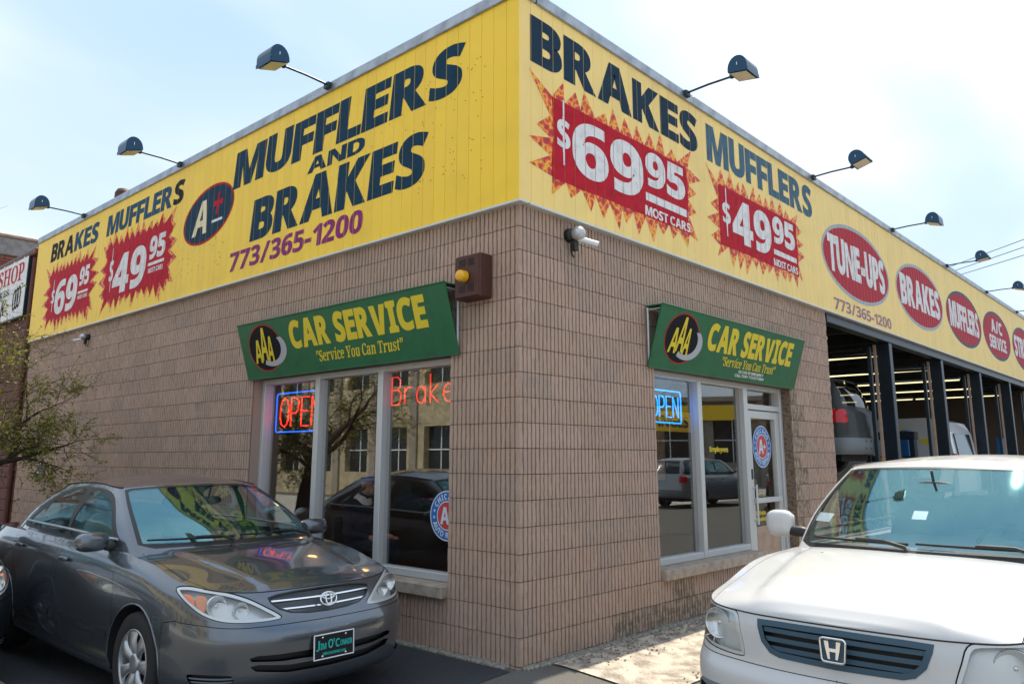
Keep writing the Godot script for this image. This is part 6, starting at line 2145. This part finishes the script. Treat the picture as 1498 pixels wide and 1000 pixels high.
	sp.bonnet = smooth_poly([-0.30, -0.5, -0.30, 0.3, -0.34, 0.66, -0.25, 0.735, 0.1, 0.742, 0.35, 0.735, 0.56, 0.705, 0.72, 0.70, 1.2, 0.70, 1.2, -0.4], 3)
	sp.screen = poly_of([8.06, 0.32, 8.06, 2.86, 8.4, 2.93, 11.3, 2.93, 11.3, 0.10, 8.5, 0.15])
	sp.screen_glass = poly_of([8.22, 0.36, 8.22, 2.76, 8.45, 2.84, 11.3, 2.84, 11.3, 0.24, 8.5, 0.27])
	sp.back_screen = poly_of([-0.3, 0.3, 1.8, 0.35, 1.8, 2.75, -0.3, 2.8])
	sp.dlo = smooth_poly([-0.57, 0.995, -0.70, 1.085, -0.95, 1.255, -1.20, 1.362, -1.60, 1.392, -2.05, 1.375, -2.38, 1.275, -2.66, 1.12, -2.76, 1.035, -2.4, 1.018, -1.6, 0.998, -1.0, 0.988], 4)
	sp.windows = [smooth_poly([-0.72, 1.025, -0.80, 1.10, -1.0, 1.25, -1.22, 1.338, -1.52, 1.365, -1.545, 1.25, -1.55, 1.03, -1.1, 1.01], 4), smooth_poly([-1.665, 1.03, -1.66, 1.2, -1.67, 1.367, -2.0, 1.352, -2.24, 1.285, -2.33, 1.23, -2.335, 1.05, -2.0, 1.04], 4), smooth_poly([-2.375, 1.055, -2.375, 1.20, -2.5, 1.15, -2.64, 1.07], 3)]
	sp.seat_x = -1.55; sp.seat_y = 0.52
	sp.mirror = Vector3(-0.68, 1.035, 0.935)
	sp.mirror_size = Vector3(0.065, 0.068, 0.115)
	sp.wipers = [[0.10, 0.66, 1.035, 1.03, Vector3(-0.13, 1.0, 0.16)], [-0.52, 0.05, 1.03, 1.04, Vector3(-0.18, 0.995, -0.56)]]
	sp.tail = smooth_poly([-2.36, 0.72, -2.36, 0.86, -2.30, 0.90, -2.1, 0.905, -1.86, 0.89, -1.88, 0.80, -2.05, 0.72], 3)
	sp.handle_mat = M.paint_grey
	sp.belt_mat = M.silver_paint
	return sp

func suv_spec() -> Dictionary:
	var sp := {}
	sp.paint = M.paint_white
	sp.centre = -1.3
	sp.cowl = -0.36
	sp.plan = V2([-3.58, 0, -3.56, 0.45, -3.46, 0.77, -3.2, 0.855, -2.62, 0.872, -1.95, 0.874, -1.25, 0.874, -0.58, 0.872, 0.0, 0.875, 0.34, 0.872, 0.575, 0.842, 0.735, 0.72, 0.815, 0.49, 0.85, 0.24, 0.858, 0])
	sp.rows = [
		[[0.33, 0.33, 0.33, 0.32, 0.30, 0.28, 0.28, 0.28, 0.28, 0.27, 0.26, 0.26, 0.26, 0.26, 0.26], [0.08, 0.08, 0.08, 0.07, 0.06, 0.06, 0.06, 0.06, 0.06, 0.06, 0.07, 0.08, 0.09, 0.09, 0.09]],
		[[0.40, 0.40, 0.40, 0.39, 0.37, 0.36, 0.36, 0.36, 0.36, 0.35, 0.34, 0.34, 0.34, 0.34, 0.34], [0.02, 0.02, 0.02, 0.02, 0.02, 0.02, 0.02, 0.02, 0.02, 0.018, 0.015, 0.02, 0.022, 0.022, 0.022]],
		[[0.52, 0.52, 0.52, 0.51, 0.50, 0.50, 0.50, 0.50, 0.50, 0.48, 0.465, 0.46, 0.46, 0.46, 0.46], [0.0, 0.0, 0.0, 0.0, 0.0, 0.0, 0.0, 0.0, 0.0, 0.0, 0.0, 0.0, 0.0, 0.0, 0.0]],
		[[0.66, 0.66, 0.66, 0.66, 0.66, 0.66, 0.66, 0.66, 0.65, 0.625, 0.61, 0.60, 0.595, 0.595, 0.595], [0.02, 0.02, 0.015, 0.008, 0.004, 0.004, 0.004, 0.004, 0.004, 0.004, 0.004, 0.004, 0.004, 0.004, 0.004]],
		[[0.80, 0.80, 0.80, 0.80, 0.80, 0.80, 0.80, 0.80, 0.78, 0.71, 0.682, 0.665, 0.652, 0.65, 0.65], [0.035, 0.03, 0.025, 0.018, 0.012, 0.012, 0.012, 0.012, 0.012, 0.016, 0.024, 0.036, 0.044, 0.046, 0.046]],
		[[0.92, 0.92, 0.92, 0.92, 0.92, 0.92, 0.92, 0.92, 0.88, 0.80, 0.765, 0.745, 0.735, 0.735, 0.735], [0.045, 0.04, 0.035, 0.028, 0.022, 0.022, 0.022, 0.022, 0.024, 0.028, 0.036, 0.05, 0.058, 0.060, 0.060]],
		[[1.02, 1.02, 1.02, 1.02, 1.02, 1.02, 1.02, 1.01, 0.97, 0.885, 0.845, 0.828, 0.82, 0.82, 0.82], [0.055, 0.05, 0.045, 0.04, 0.038, 0.038, 0.038, 0.038, 0.042, 0.046, 0.05, 0.062, 0.070, 0.072, 0.072]],
		[[1.085, 1.085, 1.085, 1.085, 1.085, 1.08, 1.08, 1.075, 1.045, 0.958, 0.915, 0.895, 0.885, 0.885, 0.885], [0.085, 0.08, 0.08, 0.078, 0.078, 0.078, 0.078, 0.078, 0.085, 0.082, 0.078, 0.085, 0.092, 0.094, 0.094]]]
	sp.top = V2([0.77, 0.885, 0.745, 0.915, 0.70, 0.948, 0.60, 0.982, 0.4, 1.022, 0.0, 1.075, -0.3, 1.105, -0.55, 1.11, -3.2, 1.10, -3.5, 1.085])
	sp.bulge = [0.42, 0.60, 0.022]
	sp.glass_base = V3([-3.47, 1.09, 0, -3.46, 1.09, 0.40, -3.38, 1.09, 0.70, -3.1, 1.09, 0.772, -2.4, 1.09, 0.785, -1.75, 1.09, 0.79, -1.15, 1.088, 0.79, -0.66, 1.085, 0.785, -0.47, 1.095, 0.73, -0.36, 1.105, 0.52, -0.31, 1.11, 0.27, -0.29, 1.112, 0])
	sp.glass_top = V3([-3.27, 1.59, 0, -3.26, 1.59, 0.33, -3.2, 1.588, 0.56, -3.0, 1.60, 0.612, -2.5, 1.612, 0.622, -1.9, 1.615, 0.625, -1.5, 1.607, 0.625, -1.25, 1.592, 0.62, -1.13, 1.584, 0.59, -1.07, 1.594, 0.42, -1.04, 1.60, 0.22, -1.03, 1.603, 0])
	sp.swell = 0.04
	sp.roof = V2([-1.03, 1.603, -1.2, 1.637, -1.6, 1.668, -2.4, 1.675, -3.0, 1.655, -3.27, 1.59])
	sp.arches = [[0.0, 0.345, 0.40], [-2.62, 0.345, 0.40]]
	sp.wheels = [[0.0, 0.335, 0.76], [-2.62, 0.335, 0.76]]
	sp.spokes = 5
	sp.lamp = smooth_poly([0.285, 0.895, 0.18, 0.902, 0.05, 0.898, -0.08, 0.888, -0.135, 0.868, -0.168, 0.80, -0.200, 0.705, -0.185, 0.683, -0.06, 0.690, 0.08, 0.708, 0.23, 0.735, 0.275, 0.80], 3)
	sp.bowls = [[Vector2(-0.005, 0.795), 0.074]]
	sp.ambers = [[smooth_poly([0.258, 0.855, 0.20, 0.86, 0.178, 0.80, 0.165, 0.742, 0.22, 0.752, 0.25, 0.80], 3), M.amber_faded]]
	sp.grille = poly_of([-0.3, 0.868, 0, 0.87, 0.3, 0.868, 0.405, 0.864, 0.40, 0.83, 0.375, 0.765, 0.33, 0.722, 0.28, 0.708, 0, 0.702, -0.3, 0.705])
	sp.grille_rim = 0.026
	sp.grille_rim_mat = M.plastic_blue_grey
	var bar := func(y: float, h: float) -> PackedVector2Array:
		return poly_of([-0.01, y - h, 0.42, y - h, 0.42, y + h, -0.01, y + h])
	sp.bars = [[bar.call(0.826, 0.0105), -0.006, M.plastic_blue_grey], [bar.call(0.786, 0.0105), -0.004, M.plastic_blue_grey], [bar.call(0.747, 0.0105), -0.004, M.plastic_blue_grey]]
	sp.intakes = [[smooth_poly([-0.05, 0.50, 0.06, 0.51, 0.08, 0.45, 0.05, 0.40, -0.05, 0.40, -0.08, 0.45], 3), "corner", []], [poly_of([-0.1, 0.47, 0.42, 0.47, 0.40, 0.36, -0.1, 0.36]), "front", [poly_of([-0.1, 0.425, 0.5, 0.425, 0.5, 0.41, -0.1, 0.41])]]]
	sp.cladding = poly_of([-4.0, 0.1, 1.2, 0.1, 1.2, 0.53, 0.72, 0.535, 0.60, 0.47, 0.44, 0.455, 0.44, 0.50, -0.44, 0.50, -0.48, 0.44, -2.1, 0.44, -2.15, 0.50, -3.1, 0.50, -3.2, 0.60, -4.0, 0.60])
	sp.bumper = poly_of([0.385, 0.12, 0.385, 0.680, 0.50, 0.690, 0.60, 0.676, 0.72, 0.664, 0.80, 0.655, 1.2, 0.650, 1.2, 0.12])
	sp.doors = [
		[poly_of([-0.42, 0.42, -0.44, 0.80, -0.56, 1.3, -1.62, 1.3, -1.60, 0.80, -1.52, 0.42]), Vector3(-1.42, 0.94, 0)],
		[poly_of([-1.60, 0.42, -1.68, 0.80, -1.70, 1.3, -2.66, 1.3, -2.58, 0.86, -2.22, 0.66, -2.15, 0.42]), Vector3(-2.42, 0.95, 0)]]
	sp.bonnet = smooth_poly([-0.36, -0.5, -0.36, 0.3, -0.42, 0.64, -0.30, 0.712, 0.1, 0.722, 0.35, 0.722, 0.50, 0.715, 0.65, 0.712, 1.2, 0.71, 1.2, -0.3], 3)
	sp.screen = poly_of([8.06, 0.30, 8.06, 2.86, 8.4, 2.93, 11.3, 2.93, 11.3, 0.10, 8.5, 0.15])
	sp.screen_glass = poly_of([8.20, 0.36, 8.20, 2.78, 8.40, 2.86, 11.3, 2.86, 11.3, 0.24, 8.5, 0.27])
	sp.back_screen = poly_of([-0.3, 0.3, 1.7, 0.35, 1.7, 2.7, -0.3, 2.75])
	sp.dlo = smooth_poly([-0.72, 1.11, -0.86, 1.26, -1.05, 1.44, -1.28, 1.555, -1.8, 1.578, -2.5, 1.575, -3.0, 1.565, -3.20, 1.53, -3.24, 1.3, -3.26, 1.12, -2.4, 1.105, -1.4, 1.10], 4)
	sp.windows = [smooth_poly([-0.86, 1.14, -0.96, 1.28, -1.13, 1.44, -1.32, 1.525, -1.64, 1.545, -1.66, 1.3, -1.66, 1.13, -1.2, 1.13], 4), smooth_poly([-1.76, 1.13, -1.75, 1.35, -1.76, 1.548, -2.2, 1.55, -2.52, 1.545, -2.54, 1.3, -2.54, 1.13], 4), smooth_poly([-2.66, 1.14, -2.65, 1.35, -2.66, 1.54, -3.05, 1.53, -3.14, 1.49, -3.17, 1.3, -3.19, 1.15], 4)]
	sp.seat_x = -1.55; sp.seat_y = 0.68
	sp.mirror = Vector3(-0.70, 1.215, 0.945)
	sp.mirror_size = Vector3(0.06, 0.088, 0.092)
	sp.mirror_mat = M.paint_white
	sp.wipers = [[0.02, 0.60, 1.150, 1.150, Vector3(-0.30, 1.12, 0.02)], [-0.62, -0.02, 1.150, 1.155, Vector3(-0.34, 1.115, -0.60)]]
	sp.tail = smooth_poly([-2.0, 0.86, -1.99, 1.0, -1.97, 1.055, -1.86, 1.06, -1.74, 1.04, -1.72, 0.94, -1.76, 0.86, -1.88, 0.84], 3)
	sp.dash = M.dash_pale
	sp.crown = 4.0
	sp.stickers = [[poly_of([0.56, 1.255, 0.68, 1.255, 0.665, 1.305, 0.545, 1.305]), M.decal_pale], [poly_of([-0.03, 1.30, 0.05, 1.30, 0.05, 1.345, -0.03, 1.345]), M.decal_pale]]
	sp.handle_mat = M.black_plastic
	return sp

func number_plate(car: Node3D, at: Vector3, b: Basis) -> void:
	var p := holder("number_plate", car, at, b)
	put("plate", Soup.new().cbox(Vector3.ZERO, Vector3(0.305, 0.152, 0.006), 0.003), M.plate_dark, p)
	put("plate_frame", Soup.new().cbox(Vector3(0, 0.0735, 0.003), Vector3(0.312, 0.007, 0.010), 0.002).cbox(Vector3(0, -0.0735, 0.003), Vector3(0.312, 0.007, 0.010), 0.002).cbox(Vector3(-0.153, 0, 0.003), Vector3(0.007, 0.1395, 0.010), 0.002).cbox(Vector3(0.153, 0, 0.003), Vector3(0.007, 0.1395, 0.010), 0.002), M.white_metal, p)
	var X := Transform3D()
	put("lettering", Soup.new().flat(lay("J", -0.138, -0.112, -0.022, 0.040, "sans", 0.3), 0.0055).flat(lay("IM", -0.108, -0.062, -0.016, 0.022, "sans", 0.4), 0.0055).flat(lay("O'", -0.048, 0.002, -0.016, 0.040, "sans", 0.3), 0.0055).flat(lay("C", 0.008, 0.042, -0.016, 0.036, "sans", 0.3), 0.0055).flat(lay("ONNOR", 0.046, 0.142, -0.012, 0.024, "sans", 0.4), 0.0055), M.plate_teal, p)
	put("lettering", Soup.new().flat(lay("selectautonet.com", -0.09, 0.09, -0.052, -0.030, "sans", 0.2), 0.0055), M.plate_teal, p)
	for s in [[-0.09, 0.055], [0.09, 0.055], [-0.09, -0.058], [0.09, -0.058]]:
		put("screw", Soup.new().lathe([Vector2(0.0, 0.004), Vector2(0.006, 0.002), Vector2(0.007, 0.0)], Transform3D(Basis(Vector3.RIGHT, PI / 2), Vector3(s[0], s[1], 0.004)), 10), M.chrome, p)

func oval_badge(car: Node3D, at: Vector3, b: Basis, k: float) -> void:
	# three crossing ovals in chrome
	var e := Soup.new()
	for q in [[0.0, 0.0, 0.062, 0.043], [0.0, 0.0, 0.021, 0.041], [0.0, 0.019, 0.046, 0.021]]:
		var path := PackedVector3Array()
		for i in 33:
			var a := TAU * (i % 32) / 32.0
			path.append(Vector3(q[0] + cos(a) * q[2] * k, q[1] * k + sin(a) * q[3] * k, 0))
		e.tube(path, 0.0062 * k, 0.0062 * k, 6, false)
	var o := put("badge", e, M.chrome, car)
	o.transform = Transform3D(b, at)

func letter_badge(car: Node3D, at: Vector3, b: Basis, k: float) -> void:
	# rounded square frame round a splayed upright letter, in chrome
	var e := Soup.new()
	var path := PackedVector3Array()
	for c in [[0.038, 0.030, 0], [-0.038, 0.030, 90], [-0.033, -0.032, 180], [0.033, -0.032, 270]]:
		for i in 5:
			var a := deg_to_rad(c[2] + i * 22.5)
			path.append(Vector3(c[0] + cos(a) * 0.014, c[1] + sin(a) * 0.014, 0) * k)
	path.append(path[0])
	e.tube(path, 0.0052 * k, 0.0052 * k, 6, false)
	for s in [-1.0, 1.0]:
		e.prism(poly_of([s * 0.020 * k, -0.034 * k, s * 0.011 * k, -0.034 * k, s * 0.013 * k, -0.006 * k, s * 0.016 * k, 0.034 * k, s * 0.034 * k, 0.034 * k, s * 0.028 * k, 0.0]), -0.003, 0.004)
	e.prism(poly_of([-0.015 * k, -0.006 * k, 0.015 * k, -0.006 * k, 0.015 * k, 0.007 * k, -0.015 * k, 0.007 * k]), -0.003, 0.0035)
	var o := put("badge", e, M.chrome, car)
	o.transform = Transform3D(b, at)
	put("badge_field", Soup.new().cbox(Vector3(0, -0.001, -0.006) * k, Vector3(0.092, 0.082, 0.006) * k, 0.002), M.plastic_blue_grey, o)

const AHEAD := Basis(Vector3(0, 0, -1), Vector3(0, 1, 0), Vector3(1, 0, 0))   # local z faces the car's front

func build_cars() -> void:
	var sedan := build_car(sedan_spec(), "dark grey sedan parked nose to the corner along the street wall", "car", Vector3(-1.305, -0.08, 1.46), 0.0, "grey_sedan")
	number_plate(sedan, Vector3(0.985, 0.435, 0.0), AHEAD.rotated(Vector3(0, 0, 1), 0.04))
	oval_badge(sedan, Vector3(0.905, 0.712, 0.0), AHEAD.rotated(Vector3(0, 0, 1), 0.30), 1.0)
	var suv := build_car(suv_spec(), "white sport utility car parked facing the viewer beside the side wall", "car", Vector3(2.752, -0.1, 0.096), deg_to_rad(91.6), "white_utility_car")
	letter_badge(suv, Vector3(0.832, 0.792, 0.0), AHEAD.rotated(Vector3(0, 0, 1), 0.06), 1.12)
	car_extras(sedan, suv)

func car_extras(sedan: Node3D, suv: Node3D) -> void:
	# plain copies first, then what only the near cars have
	car_copy(sedan, "dark_sedan", "dark sedan at the very edge of the photo, beside the grey sedan", Vector3(-3.50, -0.1, 3.42), 0.0, M.paint_grey, M.paint_dark)
	car_copy(suv, "lifted_utility_car", "dark olive utility car raised on a lift in the first service bay", Vector3(-3.95, 1.28, -9.25), PI, M.paint_white, M.paint_olive)
	var far := "cars parked around the lot, seen in the shop glass"
	car_copy(suv, "silver_utility_car", "silver utility car across the lot, seen in the side window", Vector3(9.4, -0.1, -22.5), deg_to_rad(-100), M.paint_white, M.paint_silver, far)
	car_copy(sedan, "blue_sedan", "dark blue sedan across the lot, seen in the side window", Vector3(7.2, -0.1, -23.5), deg_to_rad(-70), M.paint_grey, M.paint_blue, far)
	car_copy(sedan, "silver_sedan", "silver sedan across the lot, seen in the side window", Vector3(13.4, -0.1, -26.0), deg_to_rad(-90), M.paint_grey, M.paint_silver, far)
	car_copy(sedan, "blue_street_sedan", "blue sedan parked across the street, seen in the street window", Vector3(-12.5, -0.1, 12.2), PI, M.paint_grey, M.paint_blue, far)
	car_copy(suv, "white_street_car", "white utility car parked across the street, seen in the street window", Vector3(-4.5, -0.1, 11.8), PI, M.paint_white, M.paint_silver, far)
	utility_stickers(suv)
	van()

func utility_stickers(suv: Node3D) -> void:
	for z in [0.42, -0.08]:
		put("washer_nozzle", Soup.new().blob(Vector3(-0.12, 1.103, z), Vector3(0.014, 0.008, 0.012), 2.5, 10, 6), M.black_plastic, suv)

func van() -> void:
	# white panel van in the second bay: rear quarter towards the opening
	var t := thing("white_van", "white van with a yellow block pattern, behind the second bay post", "van", Vector3(-0.15, 0.32, -14.8))
	var prof := PackedVector2Array([Vector2(-5.0, 0.3), Vector2(-5.0, 1.05), Vector2(-4.1, 1.3), Vector2(-3.5, 1.95), Vector2(-3.2, 2.06), Vector2(-0.5, 2.08), Vector2(-0.22, 2.0), Vector2(-0.10, 1.75), Vector2(0.0, 1.0), Vector2(0.0, 0.35), Vector2(-0.1, 0.3)])
	put("body", Soup.new().prism(prof, -0.95, 0.95), M.paint_white, t)
	put("side_window", Soup.new().ab(Vector3(-4.0, 1.28, 0.951), Vector3(-3.2, 1.75, 0.958)), M.window_dark, t)
	put("rear_window", Soup.new().cbox(Vector3(-0.055, 1.5, 0), Vector3(0.03, 0.5, 1.3), 0.004, Basis(Vector3.BACK, 0.13)), M.window_dark, t)
	put("tail_lamp", Soup.new().cbox(Vector3(-0.04, 1.15, 0.90), Vector3(0.10, 0.35, 0.12), 0.01), M.tail_red, t)
	put("marker_lamp", Soup.new().cbox(Vector3(-0.16, 1.88, 0.93), Vector3(0.10, 0.05, 0.06), 0.008), M.amber_plastic, t)
	put("bumper", Soup.new().cbox(Vector3(0.05, 0.45, 0), Vector3(0.16, 0.18, 1.8), 0.02), M.plastic_grey, t)
	var r := RandomNumberGenerator.new()
	r.seed = 3
	for i in 4:
		for k in 14:
			if r.randf() < 0.25:
				continue
			var w := r.randf_range(0.16, 0.26)
			put("block_print", Soup.new().ab(Vector3(-3.9 + k * 0.27, 1.42 + i * 0.115, 0.951), Vector3(-3.9 + k * 0.27 + w, 1.42 + i * 0.115 + 0.10, 0.956)), M.awning_yellow, t)
	for x in [-4.2, -0.85]:
		wheel(t, Vector3(x, 0.34, 0.85), 0.345, 1.0, 5)
		wheel(t, Vector3(x, 0.34, -0.85), 0.345, -1.0, 5)

# ---------------------------------------------------------------- sky
func make_sky() -> PanoramaSkyMaterial:
	var w := 1024; var h := 512
	var im := Image.create_empty(w, h, false, Image.FORMAT_RGBF)
	var f := FastNoiseLite.new()
	f.seed = 9; f.frequency = 1.1; f.fractal_octaves = 5
	var f2 := FastNoiseLite.new()
	f2.seed = 10; f2.frequency = 0.55; f2.fractal_octaves = 3
	for y in h:
		var el := (0.5 - (y + 0.5) / h) * PI
		for x in w:
			var az := ((x + 0.5) / w) * TAU
			var d := Vector3(-sin(az) * cos(el), sin(el), -cos(az) * cos(el))
			d = Vector3(sin(az - PI) * cos(el), sin(el), cos(az - PI) * cos(el)) * Vector3(-1, 1, 1)
			var up := clampf(d.y, 0.0, 1.0)
			var c := Vector3(0.50, 0.64, 0.78).lerp(Vector3(0.13, 0.30, 0.60), pow(up, 0.6))
			# thin high cloud drawn out across the sky, in a plane overhead
			var q := Vector2(d.x, d.z) / (up + 0.22)
			var wisp := f.get_noise_3d(q.x * 1.1, q.y * 0.6, 0.0) * 0.5 + 0.5
			var veil := f2.get_noise_3d(q.x * 0.8, q.y * 0.8, 3.0) * 0.5 + 0.5
			var cov := clampf(smoothstep(0.30, 0.66, wisp) * 0.7 + smoothstep(0.25, 0.7, veil) * 0.6, 0.0, 1.0)
			c = c.lerp(Vector3(0.62, 0.68, 0.745), cov * 0.85)
			# air round the sun
			var s := maxf(0.0, d.dot(SUN_AT))
			c += Vector3(0.5, 0.48, 0.44) * pow(s, 5.0) * 0.5
			if d.y < 0.0:
				c = c.lerp(Vector3(0.20, 0.19, 0.18), smoothstep(0.0, 0.05, -d.y))
			im.set_pixel(x, y, Color(c.x, c.y, c.z))
	var m := PanoramaSkyMaterial.new()
	m.panorama = ImageTexture.create_from_image(im)
	return m

var SUN_AT := Vector3(-0.030, 0.885, -0.465).normalized()

func _ready() -> void:
	rng.seed = 7
	# camera
	var cam := Camera3D.new()
	cam.name = "camera"
	cam.projection = Camera3D.PROJECTION_FRUSTUM
	cam.near = 0.1
	cam.far = 1200.0
	cam.size = 0.1 * 1000.0 / 1152.66
	cam.frustum_offset = Vector2(-0.12 / 1152.66 * 0.1, -46.7 / 1152.66 * 0.1)
	cam.transform = Transform3D(Basis.from_euler(Vector3(deg_to_rad(10.6493), deg_to_rad(42.226), deg_to_rad(0.02))), Vector3(4.2013, 1.5469, 4.7145))
	cam.current = true
	add_child(cam)
	# sky, sun and exposure
	var we := WorldEnvironment.new()
	we.name = "environment"
	var env := Environment.new()
	env.background_mode = Environment.BG_SKY
	env.sky = Sky.new()
	env.sky.sky_material = make_sky()
	env.background_energy_multiplier = 0.82
	env.tonemap_mode = Environment.TONE_MAPPER_LINEAR
	env.tonemap_exposure = 2.0
	env.sdfgi_enabled = true; env.ssao_enabled = true; env.ssil_enabled = true
	we.environment = env
	add_child(we)
	var sun := DirectionalLight3D.new()
	sun.name = "sun"
	sun.light_color = Color(1.0, 0.96, 0.89)
	sun.light_energy = 1.1
	sun.light_angular_distance = 0.6
	sun.shadow_enabled = true
	add_child(sun)
	sun.look_at_from_position(SUN_AT * 50.0, Vector3.ZERO, Vector3(1, 0, 0))
	make_materials()
	build_ground()
	build_shop()
	build_neighbours()
	build_trees()
	build_wires()
	fixtures()
	build_cars()
